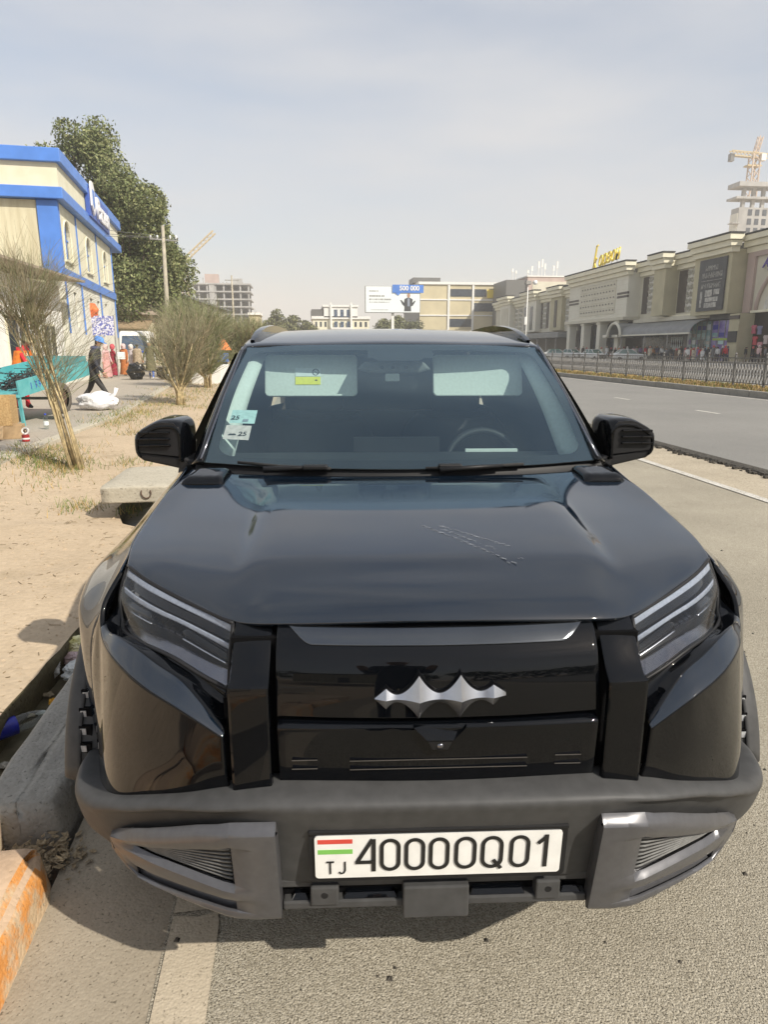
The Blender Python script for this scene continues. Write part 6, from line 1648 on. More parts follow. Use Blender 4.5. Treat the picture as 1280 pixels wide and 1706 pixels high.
# ---- gloss corners of the front (folded ledge under each lamp)
RIDGE = [(.443, .022, .832), (.534, .045, .886), (.600, .083, .906), (.655, .128, .921), (.720, .205, .932), (.762, .275, .934), (.786, .325, .945)]
def corner(s):
    low = []
    bots = [(.437, .046, .690), (.515, .058, .679), (.585, .083, .660), (.655, .120, .632), (.712, .156, .605), (.752, .194, .580), (.780, .235, .560)]
    for a, b in zip(RIDGE, bots):
        f = lambda t, o_: (a[0] + (b[0] - a[0]) * t + o_, a[1] + (b[1] - a[1]) * t - o_ * .8, a[2] + (b[2] - a[2]) * t)
        low.append([f(0, 0), f(.3, .002), f(.7, .004), f(1, 0)])
    low.append([(.792, .370, .995), (.818, .368, .91), (.832, .360, .80), (.828, .340, .68), (.815, .300, .548)])
    low.append([(.764, .424, 1.058), (.800, .424, .975), (.842, .424, .90), (.858, .422, .80), (.860, .42, .70), (.852, .405, .52)])
    G = loft(sx(low, s), 80, 30)
    o = MB().grid(G).build('front_corner', M['paint_gloss'], P, True); outward(o, (s * .4, .8, .8)); finish(o, .012, .003)
    # ledge facet
    led = []
    upk = lin([.443, .50, .56, .66, .72, .762, .786], [.10, .75, 1, 1, .75, .40, .15])
    ups = []
    for (x, y, z) in RIDGE:
        k = upk(x); ups.append((x - .003, y + .004 + .046 * k, z + .002 + .034 * k))
        led.append([(x, y + .001, z + .0005), ups[-1]])
    G = loft(sx(led, s), 50, 4)
    o = MB().grid(G).build('corner_ledge', M['paint'], P, True); outward(o, (s * .5, .5, .6)); finish(o, .006, .001)
    # wall from ledge up to the lens
    wall = []
    top = [(.437, .092, .900), (.497, .112, .924), (.565, .146, .95), (.61, .185, .951), (.655, .226, .951), (.733, .33, .943), (.758, .385, .985)]
    for b_, t in zip(ups, top):
        m_ = (b_[0] * .5 + t[0] * .5, b_[1] * .35 + t[1] * .65 + .012, b_[2] * .55 + t[2] * .45)
        wall.append([b_, m_, t])
    o = MB().grid(loft(sx(wall, s), 40, 8)).build('lamp_surround', M['paint_gloss'], P, True); outward(o, (s * .4, .8, .8)); solid(o, .006, -1)
    # shadow gap beside the bar
    MB().box(*(sorted((s * .432, s * .445))), .06, .10, .70, .90).build('corner_gap', M['void'], P)
both(corner)

# ---- wings, doors, rear quarter (side skin, wheel openings cut out)
WY = (.92, 3.66); WZ = .38; WRAD = .435
SIDE = [
    (.428, [(.853, .50), (.860, .62), (.861, .74), (.854, .85), (.838, .915), (.802, .975), (.780, 1.02), (.762, 1.062)]),
    (.50, [(.895, .48), (.905, .62), (.91, .74), (.905, .845), (.882, .905), (.835, .97), (.795, 1.03), (.764, 1.078)]),
    (.60, [(.92, .45), (.938, .62), (.945, .76), (.950, .895), (.928, .935), (.872, .99), (.818, 1.048), (.778, 1.09)]),
    (.75, [(.93, .42), (.945, .62), (.955, .78), (.972, .925), (.948, .965), (.893, 1.01), (.835, 1.06), (.790, 1.104)]),
    (1.0, [(.93, .40), (.945, .62), (.955, .78), (.968, .93), (.948, .972), (.90, 1.03), (.845, 1.09), (.792, 1.135)]),
    (1.28, [(.92, .36), (.935, .6), (.945, .78), (.948, .93), (.935, .98), (.90, 1.06), (.85, 1.12), (.80, 1.165)]),
    (1.6, [(.915, .33), (.93, .58), (.942, .78), (.942, .93), (.932, .99), (.912, 1.07), (.89, 1.12), (.872, 1.14)]),
    (2.6, [(.915, .33), (.93, .58), (.942, .78), (.942, .93), (.932, .99), (.915, 1.07), (.895, 1.12), (.878, 1.14)]),
    (3.2, [(.92, .35), (.935, .58), (.947, .78), (.95, .93), (.935, .99), (.915, 1.07), (.893, 1.12), (.874, 1.145)]),
    (3.7, [(.93, .40), (.945, .6), (.955, .78), (.965, .93), (.94, .99), (.912, 1.07), (.885, 1.13), (.865, 1.155)]),
    (4.2, [(.905, .42), (.925, .6), (.935, .78), (.935, .93), (.915, .99), (.89, 1.07), (.865, 1.13), (.845, 1.16)]),
    (4.5, [(.82, .45), (.84, .6), (.85, .78), (.85, .93), (.835, .99), (.81, 1.07), (.79, 1.13), (.775, 1.16)]),
]
def side(s):
    G = loft([[(s * x, y, z) for x, z in pr] for y, pr in SIDE], 240, 50)
    ys = G[:, :, 1]; zs = G[:, :, 2]
    def piece(name, y0, y1):
        def keep(i, j):
            yc = (ys[i, j] + ys[i + 1, j + 1]) / 2; zc = (zs[i, j] + zs[i + 1, j + 1]) / 2
            if not (y0 <= yc < y1): return False
            for wy in WY:
                if (yc - wy) ** 2 + (zc - WZ) ** 2 < (WRAD + .03) ** 2 or (abs(yc - wy) < WRAD + .03 and zc < WZ): return False
            return True
        o = MB().grid(G, keep=keep).build(name, M['paint'], P, True); outward(o, (0, (y0 + y1) / 2, .7))
        bm = bmesh.new(); bm.from_mesh(o.data)
        bmesh.ops.delete(bm, geom=[v for v in bm.verts if not v.link_faces], context='VERTS')
        bm.to_mesh(o.data); bm.free()
        solid(o, .006, -1)
        return o
    piece('wing', 0, 1.345)
    d1 = piece('front_door', 1.35, 2.44); d2 = piece('rear_door', 2.455, 3.42); piece('rear_quarter', 3.425, 9)
    for d, y in ((d1, 2.3), (d2, 3.25)):
        bevel(MB().box(*sorted((s * .93, s * .965)), y - .1, y + .1, .955, .985).build('door_handle', M['paint_gloss'], d), .006, 2)
    # arch cladding
    for wy in WY:
        st = []
        front = wy < 2
        for k in range(41):
            th = R(10 + 172 * k / 40)
            c_, s_ = -math.cos(th), math.sin(th)   # starts at the front
            def pt(r, x): return (s * x, wy + c_ * r, WZ + s_ * r)
            low = max(0.0, 1 - abs(th) / R(75)) if front else 0.0
            st.append([pt(.425, .935), pt(.430, .966), pt(.448, .977), pt(.478, .972 + .003 * s_), pt(.498, .952 + .006 * s_), pt(.505 , .92 - .0 * low)])
        o = MB().grid(np.array([cr(q, 14) for q in st])).build('arch_cladding', M['plastic'], P, True)
        outward(o, (0, wy, WZ)); solid(o, .006, -1)
    # front leg of the cladding with its row of air-curtain windows
    zs_ = np.linspace(.46, .86, 40)
    st = []
    for z in zs_:
        r = math.sqrt(max(0.0, .50 ** 2 - (z - WZ) ** 2)); y = WY[0] - r
        bx = min(1, max(0, (z - .70) / .16))
        st.append([(s * (.835 + .03 * bx), y + .045, z), (s * (.872 + .02 * bx), y + .012, z), (s * .925, y + .004, z), (s * .958, y + .014, z), (s * .974, y + .045, z)])
    o = MB().grid(np.array([cr(q, 14) for q in st])).build('arch_front', M['plastic'], P, True); outward(o, (s * .8, .9, .6)); solid(o, .006, -1)
    for k in range(7):
        z = .545 + .0415 * k
        r = math.sqrt(.50 ** 2 - (z - WZ) ** 2); y = WY[0] - r
        x = .916 - .0035 * abs(k - 2.5)
        fr = MB()
        a, b = .017, .0155
        sh = (.85 if k in (0, 6) else 1)
        fr.box(*sorted((s * (x - a * sh), s * (x + a * sh))), y + .0, y + .012, z - b, z + b)
        v = fr.build('vent', M['void'], P)
        q = MB().box(*sorted((s * (x - .002), s * (x + .013))), y - .0015, y + .0, z - .009, z + .009).build('vent_insert', M['vent_pale'], v)
M['vent_pale'] = mat('vent_insert_pale', (0.42, 0.43, 0.44), rough=0.4, vary=0.15, scale=90)
both(side)

# ---- bumper
BUMP = [
    [(0, .06, .722), (0, -.005, .713), (0, -.030, .700), (0, -.024, .672), (0, .006, .58), (0, .03, .475)],
    [(.33, .06, .722), (.33, .0, .712), (.33, -.025, .699), (.33, -.018, .67), (.33, .014, .57), (.33, .038, .46)],
    [(.45, .085, .708), (.45, .020, .698), (.45, -.008, .684), (.452, .010, .664), (.45, .052, .55), (.45, .078, .40)],
    [(.565, .125, .668), (.575, .07, .664), (.58, .048, .65), (.58, .078, .618), (.578, .118, .51), (.57, .142, .40)],
    [(.665, .18, .622), (.685, .122, .622), (.692, .105, .606), (.692, .138, .575), (.685, .180, .48), (.67, .20, .40)],
    [(.745, .245, .578), (.778, .19, .582), (.788, .176, .566), (.788, .190, .534), (.775, .216, .455), (.755, .232, .40)],
    [(.80, .32, .552), (.848, .27, .556), (.860, .262, .541), (.860, .266, .508), (.845, .275, .445), (.82, .29, .41)],
    [(.835, .41, .545), (.885, .37, .548), (.897, .365, .532), (.896, .37, .50), (.88, .375, .445), (.86, .385, .42)],
    [(.85, .47, .54), (.895, .455, .54), (.906, .455, .525), (.905, .458, .50), (.89, .46, .45), (.87, .46, .43)],
]
BF = [[(-p[0], p[1], p[2]) for p in a] for a in BUMP[:0:-1]] + BUMP
BGR = loft(BF, 160, 40)
o = MB().grid(BGR).build('front_bumper', M['plastic'], P, True); outward(o, (0, .8, .6)); finish(o, .01, 0)

# lower centre: dark intake behind, bar with slots, tow cover
MB().box(-.345, .345, .05, .12, .385, .50).build('intake_back', M['void'], P)
lb = MB()
lb.box(-.335, .335, .026, .06, .405, .425); lb.box(-.345, .345, .034, .07, .455, .475)
bevel(lb.build('lower_bar', M['plastic'], P), .004, 2)
for (x0, x1) in ((-.262, -.225), (.232, .262)):
    bl = bevel(MB().box(x0 - .012, x1 + .012, .020, .06, .418, .466).build('lower_block', M['plastic'], P), .004, 2)
    MB().lathe([(0, .0075), (.0075, .0075), (.009, .009)], ((x0 + x1) / 2, .012, .445), 14, 'y').build('parking_sensor', M['plastic_dark'], bl)
for (x0, x1) in ((-.318, -.277), (-.205, -.082), (.075, .20), (.278, .325)):
    bevel(MB().hexa([(x0, .03, .424), (x1, .03, .424), (x1, .07, .422), (x0, .07, .422)], [(x0 + .008, .04, .436), (x1 - .008, .04, .436), (x1 - .008, .07, .44), (x0 + .008, .07, .44)]).build('slot_lip', M['paint_gloss'], P), .002, 2)
bevel(MB().box(-.073, .071, .012, .05, .387, .467).build('tow_cover', M['plastic'], P), .004, 2)

# ---- fog lamp surrounds: one grid with two openings
top = lin([.336, .42, .51, .62, .69, .755], [.660, .658, .622, .566, .528, .487])
bot = lin([.336, .437, .573, .706, .741, .757], [.388, .381, .383, .388, .412, .44])
h1t = lin([.336, .433, .69, .757], [.600, .597, .490, .474]); h1b = lin([.336, .438, .566, .69, .757], [.478, .479, .483, .482, .466])
h2t = lin([.336, .434, .69, .757], [.438, .438, .424, .455]); h2b = lin([.336, .434, .69, .757], [.407, .406, .396, .448])
fy = lin([.336, .40, .45, .51, .575, .64, .70, .757], [-.034, -.032, -.022, .005, .036, .070, .108, .150])
def fog(s):
    xs = [.337, .345, .39, .434, .436] + list(np.linspace(.46, .67, 14)) + [.688, .69, .72, .745, .757]
    G = np.zeros((len(xs), 16, 3))
    offs = (.014, .002, 0, .004, .010, .010, .003, 0, 0, .016, .016, .004, 0, 0, .006, .024)
    for i, x in enumerate(xs):
        B_, H2B, H2T, H1B, H1T, T = bot(x), h2b(x), h2t(x), h1b(x), h1t(x), top(x)
        zz = [B_, B_ + .004, B_ * .5 + H2B * .5, H2B - .002, H2B, H2T, H2T + .003, H2T * .6 + H1B * .4, H1B - .012, H1B, H1T, H1T + .003, H1T * .6 + T * .4, T - .020, T - .012, T]
        zz = np.maximum.accumulate(zz)
        m_ = min(1, max(0, (x - .428) / .008)) * min(1, max(0, (.70 - x) / .012))
        for j, z in enumerate(zz):
            y = fy(x) + (.66 - z) * .20 - .004
            y += offs[j] * (1 if j in (0, 1, 13, 14, 15) else m_)
            G[i, j] = (s * x, y, z)
    def keep(i, j):
        return not (xs[i] > .4355 and xs[i + 1] < .6905 and j in (4, 9))
    # split the two openings: rows 2..4 (lower), 6..8 -> 7,8 plus thin row 6
    o = MB().grid(G, keep=keep).build('fog_surround', M['gunmetal'], P, True); outward(o, (s * .4, .6, .5))
    solid(o, .034, -1); bevel(o, .006, 3, 40)
    # backing plate and mesh grille
    B = np.array([[(s * x, fy(x) + (.66 - z) * .2 + .034, z) for z in (bot(x) + .01, (bot(x) + top(x)) / 2, top(x) - .012)] for x in np.linspace(.36, .735, 14)])
    MB().grid(B).build('fog_backing', M['plastic'], P, True)
    for k in range(9):
        f = (k + .5) / 9
        xe = .685 - (.25) * f * .97 if False else None
        pts = []
        for x in np.linspace(.44, .685, 16):
            z = h1b(x) + (h1t(x) - h1b(x)) * f
            pts.append((s * x, fy(x) + (.66 - z) * .2 + .021, z))
        MB().tube(pts, .0026, 5).build('grille_fin', M['plastic_grey'], P, True)
    # tow eye cap outline on the inner block
    zc0, zc1, xc0, xc1 = .43, .515, .342, .395
    yf = lambda x, z: fy(x) + (.66 - z) * .2 - .0005
    loop = [(.338, zc1), (.385, zc1), (.385, .447), (.38, .44), (.345, .44)]
    MB().tube([(s * x, yf(x, z), z) for x, z in loop], .0011, 5).build('cap_line', M['void'], P, True)
M['plastic_grey'] = mat('grey_mesh_plastic', (0.15, 0.15, 0.145), rough=0.6, vary=0.15, scale=40)  # lighter grey plastic for the mesh fins and sensor pod
both(fog)

# ---- emblem: four-peaked faceted badge
EX = [180, 265, 340, 495, 640, 787, 930, 1020, 1110]
ET = [248, 186, 222, 108, 214, 106, 208, 172, 222]
EB = [248, 312, 268, 372, 268, 370, 262, 297, 222]
er = MB()
xs_, rows = [], []
for k in range(len(EX) - 1):
    for q in range(10):
        t = q / 10
        up = ET[k + 1] < ET[k]                      # towards a peak
        c = t ** 1.9 if up else 1 - (1 - t) ** 1.9  # concave flanks
        if k in (0, 7): c = t
        xs_.append(EX[k] + (EX[k + 1] - EX[k]) * t); rows.append((ET[k] + (ET[k + 1] - ET[k]) * c, EB[k] + (EB[k + 1] - EB[k]) * c))
xs_.append(EX[-1]); rows.append((ET[-1], EB[-1]))
yy = lin([180, 640, 1110], [252, 246, 224])
G = np.zeros((len(xs_), 5, 3))
for i, (x, (a, b)) in enumerate(zip(xs_, rows)):
    X = (x - 645) * .000289; mid = 244
    zt = .912 + (mid - a) * .00036; zb = .912 + (mid - b) * .00036; zm = .912 + (mid - yy(x)) * .0001
    h = .0015 + .20 * max(0, zt - zb)
    base = .021 + .020 * (X / .335) ** 2
    G[i] = [(X, base + .012, zt + .002), (X, base, zt), (X, base - h, zm), (X, base, zb), (X, base + .012, zb - .001)]
o = MB().grid(G).build('badge', M['chrome'], P); outward(o, (0, .5, .9))
# dark rim under the badge
G2 = G.copy(); G2[:, :, 1] += .005
G2[:, 0, 2] += .004; G2[:, 1, 2] += .004
o = MB().grid(G2[:, :2]).build('badge_rim', M['chrome_dark'], P)

# ---- number plate
pl = empty('number_plate', (0, -.006, .5650), 0, P)
pl.rotation_euler = (R(4.5), 0, R(0.0))
def rrect(w, h, r, n=6):
    out = []
    for cx, cz, a0 in ((w - r, h - r, 0), (-w + r, h - r, 90), (-w + r, -h + r, 180), (w - r, -h + r, 270)):
        for k in range(n + 1):
            a = R(a0 + 90 * k / n); out.append((cx + r * math.cos(a), cz + r * math.sin(a)))
    return out
MB().prism([(x, .004, z) for x, z in rrect(.2725, .069, .012)], (0, .03, 0)).build('plate_holder', M['plastic_dark'], pl)
MB().prism([(x, -.001, z) for x, z in rrect(.26, .055, .008)], (0, .004, 0)).build('plate', M['plate_white'], pl)
bevel(MB().box(-.2725, .2725, -.004, .01, .060, .070).build('holder_lip', M['plastic_dark'], pl), .003, 2)
def zx(u): return (u - 641) * .000424
def zz_(v, x): return -(v - (172 - .0235 * (x - 641) - 0)) * .000546
Y0 = -.0022
fl = MB()
for k, (mname, v0, v1) in enumerate((('flag_red', 84, 105), ('flag_green', 134, 156))):
    MB().box(zx(43), zx(214), -.0016, .0, (160 - v1) * .00052 + .0065, (160 - v0) * .00052 + .0065).build('flag_stripe', M[mname], pl)
def stadium(cx, cz, w, h):
    r = w / 2; pts = []
    for k in range(13): a = math.pi * k / 12; pts.append((cx + r * math.cos(a), cz + h / 2 - r + r * math.sin(a)))
    for k in range(13): a = math.pi + math.pi * k / 12; pts.append((cx + r * math.cos(a), cz - h / 2 + r + r * math.sin(a)))
    return pts
SW = .0080; HC = .084
def glyph(name, fn):
    mb = MB(); fn(mb); mb.build(name, M['plate_ink'], pl, fix=True)
for c in (400, 522, 643, 774, 1045):
    glyph('plate_digit', lambda mb: ribbon(mb, stadium(zx(c), .004, (.0435 if c not in (774,) else .0465) - SW, HC - SW), SW, Y0, True))
def q_(mb):
    ribbon(mb, stadium(zx(907), .004, .0475 - SW, HC - SW), SW, Y0, True)
    ribbon(mb, [(zx(915), -.016), (zx(955), -.039)], SW, Y0 - .0004)
glyph('plate_letter', q_)
def four(mb):
    a = zx(318)
    ribbon(mb, [(a, .046), (a, -.038)], SW * 1.1, Y0)
    ribbon(mb, [(zx(312), .046), (zx(236), -.013)], SW, Y0 - .0003)
    ribbon(mb, [(zx(228), -.013), (zx(322), -.013)], SW, Y0 - .0006)
glyph('plate_digit', four)
def one(mb):
    ribbon(mb, [(zx(1176), .046), (zx(1176), -.038)], SW * 1.1, Y0)
    ribbon(mb, [(zx(1178), .042), (zx(1135), .024)], SW, Y0 - .0003)
glyph('plate_digit', one)
def tt(mb):
    ribbon(mb, [(zx(84), -.011), (zx(122), -.011)], .0035, Y0); ribbon(mb, [(zx(103), -.011), (zx(103), -.042)], .0035, Y0 - .0002)
def jj(mb):
    x = zx(176)
    ribbon(mb, [(x, -.011), (x, -.034), (x - .003, -.040), (x - .008, -.042), (x - .013, -.038)], .0035, Y0)
glyph('plate_letter', tt); glyph('plate_letter', jj)

# ---- windscreen, black border, pillars
WS = [[(x, yb, zb), (x * .965, (yb + yt) / 2 - .012, (zb + zt) / 2 + .016), (xt, yt, zt)] for x, yb, zb, xt, yt, zt in
      ((-.738, 1.292, 1.190, -.668, 1.992, 1.603), (-.45, 1.215, 1.184, -.41, 1.962, 1.613), (0, 1.172, 1.180, 0, 1.950, 1.617), (.45, 1.215, 1.184, .41, 1.962, 1.613), (.738, 1.292, 1.190, .668, 1.992, 1.603))]
WG = loft(WS, 61, 31)
def wat(u, v, d=0.0):
    i = min(max(u, 0), 1) * 60; j = min(max(v, 0), 1) * 30
    i0 = min(int(i), 59); j0 = min(int(j), 29); a = i - i0; b = j - j0
    p = (WG[i0, j0] * (1 - a) + WG[i0 + 1, j0] * a) * (1 - b) + (WG[i0, j0 + 1] * (1 - a) + WG[i0 + 1, j0 + 1] * a) * b
    return p + np.array([0, .5, -.86]) * d
ws = MB().grid(WG).build('windscreen', M['windshield'], P, True); outward(ws, (0, 2.2, .9))
# border as a ring
inner = []
u0, u1, v0, v1, r_u, r_v = .030, .970, .055, .945, .045, .075
for cx, cy, a0 in ((u1 - r_u, v1 - r_v, 0), (u0 + r_u, v1 - r_v, 90), (u0 + r_u, v0 + r_v, 180), (u1 - r_u, v0 + r_v, 270)):
    for k in range(13):
        a = R(a0 + 90 * k / 12); inner.append((cx + r_u * math.cos(a), cy + r_v * math.sin(a)))
dense = []
for k in range(len(inner)):
    a = inner[k]; b = inner[(k + 1) % len(inner)]
    n = max(1, int(max(abs(a[0] - b[0]) * 40, abs(a[1] - b[1]) * 20)))
    for q in range(n): dense.append((a[0] + (b[0] - a[0]) * q / n, a[1] + (b[1] - a[1]) * q / n))
ring = []
for (u, v) in dense:
    du, dv = (u - .5), (v - .5)
    k = min(.5 / abs(du) if abs(du) > 1e-6 else 1e9, .5 / abs(dv) if abs(dv) > 1e-6 else 1e9)
    ou, ov = .5 + du * k, .5 + dv * k
    ring.append([wat(ou + (u - ou) * t, ov + (v - ov) * t, .003) for t in (0, .5, 1)])
ring.append(ring[0])
M['frit'] = mat('ceramic_border', (0.006, 0.006, 0.007), rough=0.4, vary=0.1, scale=40)
MB().grid(np.array(ring)).build('windscreen_border', M['frit'], P, True)
MB().grid(np.array([[wat(u, v, .004) for v in (.83 if abs(u - .515) < .07 else .86, .90, .97)] for u in np.linspace(.415, .63, 14)])).build('sensor_mask', M['frit'], P, True)
def pillar(s):
    st = [[(s * .733, 1.288, 1.192), (s * .752, 1.287, 1.196), (s * .775, 1.31, 1.186), (s * .80, 1.36, 1.165)],
          [(s * .700, 1.64, 1.402), (s * .720, 1.642, 1.406), (s * .745, 1.67, 1.394), (s * .775, 1.73, 1.36)],
          [(s * .664, 1.992, 1.605), (s * .682, 1.995, 1.608), (s * .706, 2.03, 1.595), (s * .73, 2.10, 1.56)]]
    o = MB().grid(loft(st, 24, 10)).build('windscreen_pillar', M['paint_gloss'], P, True); outward(o, (0, 2.2, 1.1)); solid(o, .02, -1)
    MB().tube([(s * .742, 1.287, 1.203), (s * .725, 1.45, 1.303), (s * .708, 1.637, 1.414), (s * .69, 1.81, 1.513), (s * .672, 1.988, 1.615)], .0045, 6).build('pillar_seal', M['chrome_dark'], P, True)
    # side glass and pillars behind
    sg = [[(s * .875, 1.50, 1.145), (s * .80, 1.74, 1.36), (s * .735, 2.08, 1.575)], [(s * .88, 2.45, 1.145), (s * .82, 2.45, 1.38), (s * .745, 2.5, 1.60)],
          [(s * .875, 3.4, 1.15), (s * .82, 3.4, 1.38), (s * .745, 3.4, 1.60)], [(s * .85, 4.25, 1.165), (s * .80, 4.2, 1.38), (s * .72, 4.12, 1.57)]]
    g = MB().grid(loft(sg, 30, 12)).build('side_window', M['tint'], P, True)
    for y in (2.45, 3.42):
        MB().bar((s * .885, y, 1.14), (s * .75, y + .03, 1.60), .09, .02, up=(1, 0, 0)).build('door_pillar', M['paint_gloss'], P)
both(pillar)

# ---- roof and rails
RF = []
for y, zc, ze, xe in ((1.955, 1.619, 1.607, .668), (2.0, 1.630, 1.617, .675), (2.3, 1.668, 1.648, .69), (2.7, 1.700, 1.675, .70), (3.0, 1.712, 1.684, .70), (3.5, 1.706, 1.676, .70), (4.1, 1.668, 1.640, .69), (4.45, 1.61, 1.59, .67)):
    yo = .04 if y < 2.1 else 0
    RF.append([(-xe - .045, y + yo + .05, ze - .035), (-xe, y + yo, ze), (-.4, y + yo * .3, zc - .006), (0, y, zc), (.4, y + yo * .3, zc - .006), (xe, y + yo, ze), (xe + .045, y + yo + .05, ze - .035)])
o = MB().grid(loft(RF, 50, 40)).build('roof', M['paint'], P, True); outward(o, (0, 3, 1)); finish(o, .02, .003)
def rail(s):
    st = []
    for y, z, w_, h in ((2.10, 1.634, .010, .004), (2.2, 1.655, .014, .008), (2.36, 1.682, .016, .010), (2.6, 1.706, .016, .010), (2.95, 1.720, .016, .010), (3.4, 1.718, .016, .010), (3.9, 1.698, .016, .012), (4.2, 1.65, .012, .012)):
        x = .655
        b_ = z - h if y > 3.2 else min(z - h, 1.66 + .02 * min(1, (y - 2.06))) - .012; st.append([(s * (x - w_), y, b_), (s * (x - w_), y, z + h * .7), (s * x, y, z + h), (s * (x + w_), y, z + h * .7), (s * (x + w_), y, b_), (s * (x - w_), y, b_)])
    S = np.array([[np.array(p) for p in q] for q in st])
    G = np.stack([cr(S[:, j], 40) for j in range(6)], axis=1)
    r = MB().grid(G).build('roof_rail', M['paint_gloss'], P); autosmooth(r, 40)
both(rail)

# ---- door mirrors
def mirror(s):
    out = [(.848, 1.165), (.846, 1.27), (.853, 1.318), (.872, 1.336), (.93, 1.340), (.965, 1.334), (1.02, 1.306), (1.050, 1.284), (1.058, 1.27), (1.058, 1.205), (1.045, 1.185)]
    rows = []
    for t, k, dz in ((1.43, .80, -.012), (1.445, .93, -.004), (1.48, 1.0, 0), (1.62, 1.0, 0.002), (1.66, .95, 0)):
        c = (.955, 1.25)
        rows.append([(s * (c[0] - .004 + (x - c[0]) * k * .97), t + .04 + .03 * (x - .85), c[1] - .010 + (z - c[1]) * k * .95 + dz) for x, z in out])
    mb = MB()
    G = np.array([cr(np.array(r_), 40) for r_ in rows]); mb.grid(np.stack([cr(G[:, j], 16) for j in range(40)], axis=1))
    sh = mb.build('door_mirror', M['paint_gloss'], P, True); outward(sh, (s * .95, 1.55, 1.25)); solid(sh, .006, -1)
    # front closing face, recessed dark with slats
    f = [(s * (.952 + (x - .955) * .785), 1.476 + .03 * (x - .85), 1.248 + (z - 1.25) * .765) for x, z in out]
    MB().prism([f[i] for i in range(len(f))], (0, .01, 0)).build('mirror_face', M['plastic_dark'], sh)
    for k in range(3):
        z = 1.278 - .025 * k
        st = [(s * .900, 1.470, z), (s * .98, 1.471, z + .001), (s * 1.024, 1.473, z - .001)]
        bevel(MB().bar(st[0], st[1], .016, .009).bar(st[1], st[2], .016, .009).build('mirror_slat', M['paint_gloss'], sh), .003, 2)
    # lower half shell and arm
    lo = [(.80, 1.150), (.855, 1.172), (.95, 1.185), (1.045, 1.198), (1.048, 1.18), (1.02, 1.160), (.93, 1.140), (.86, 1.124), (.80, 1.118)]
    ba = MB().prism([(s * (x - .004), 1.485 + .03 * (x - .85), z + .004) for x, z in lo], (0, .17, 0)).build('mirror_base', M['plastic_dark'], sh); bevel(ba, .012, 3)
    MB().bar((s * .86, 1.53, 1.14), (s * .79, 1.50, 1.12), .09, .05).build('mirror_arm', M['plastic_dark'], sh)
    MB().prism([(s * (.955 + (x - .955) * .9), 1.695, 1.25 + (z - 1.25) * .86) for x, z in out], (0, -.004, 0)).build('mirror_glass', M['mirror_silver'], sh)
both(mirror)

# ---- wipers
for (pts, blade) in (([(-.50, 1.185, 1.178), (-.38, 1.185, 1.184), (-.28, 1.188, 1.184)], [(-.60, 1.245, 1.196), (-.44, 1.208, 1.187), (-.26, 1.182, 1.181)]),
                     ([(.13, 1.155, 1.178), (.25, 1.170, 1.184), (.36, 1.185, 1.188)], [(.08, 1.172, 1.182), (.26, 1.182, 1.184), (.44, 1.205, 1.190)])):
    wv = MB().tube(pts, [.012, .009, .006], 8).build('wiper', M['plastic_dark'], P, True)
    MB().tube(blade, .006, 6).build('wiper_blade', M['rubber'], wv, True)
bevel(MB().box(-.36, -.27, 1.165, 1.20, 1.178, 1.196).build('wiper_cap', M['plastic_dark'], P), .006, 2)
bevel(MB().box(.125, .21, 1.16, 1.19, 1.180, 1.198).build('wiper_cap', M['plastic_dark'], P), .006, 2)

# ---- cabin
MB().box(-.80, .80, 1.25, 4.2, .55, .60).build('cabin_floor', M['cabin'], P)
dash = [[(x, 1.30 - .05 * (1 - (x / .7) ** 2), 1.165), (x, 1.50, 1.178), (x, 1.68, 1.160), (x, 1.72, 1.08), (x, 1.70, .75)] for x in (-.70, -.35, 0, .35, .70)]
MB().grid(loft(dash, 20, 20)).build('dashboard', M['cabin'], P, True)
scr = MB().prism([(x, 1.60, z + 1.205) for x, z in rrect(.18, .034, .006)], (0, .02, 0)).build('screen', M['seat'], P)
MB().box(.29, .51, 1.60, 1.62, 1.165, 1.187).build('gauge_hood', M['trim_pale'], P)
sw = empty('steering_wheel', (.395, 1.76, 1.085), 0, P); sw.rotation_euler = (R(-22), 0, 0)
MB().tube([(.165 * math.cos(2 * math.pi * k / 36), 0, .165 * math.sin(2 * math.pi * k / 36)) for k in range(37)], .016, 10, cap=False).build('wheel_rim', M['seat'], sw, True)
bevel(MB().box(-.07, .07, -.02, .03, -.06, .06).build('wheel_hub', M['seat'], sw), .02, 3)
for a in (0, 180, 270):
    MB().bar((0, 0, 0), (.16 * math.cos(R(a)), 0, .16 * math.sin(R(a))), .03, .012).build('spoke', M['seat'], sw)
for s in (1, -1):
    se = MB()
    st = [[(s * .37 + dx * w_, y, z) for dx, y in ((-1, yb + .08), (-1, yb), (-.75, yb - .04), (0, yb - .02), (.75, yb - .04), (1, yb), (1, yb + .08))] for z, w_, yb in ((.7, .25, 2.30), (.95, .26, 2.38), (1.15, .23, 2.45), (1.22, .17, 2.48))]
    so = se.grid(loft([[tuple(p) for p in q] for q in st], 16, 20)).build('front_seat', M['seat'], P, True); solid(so, .05, 1)
    hr = MB().prism([(s * .37 + x, 2.47, z + 1.345) for x, z in rrect(.13, .085, .04)], (0, .09, 0)).build('headrest', M['seat'], P); bevel(hr, .02, 3)
MB().box(-.7, .7, 3.3, 3.4, .6, 1.2).build('rear_seat', M['seat'], P)
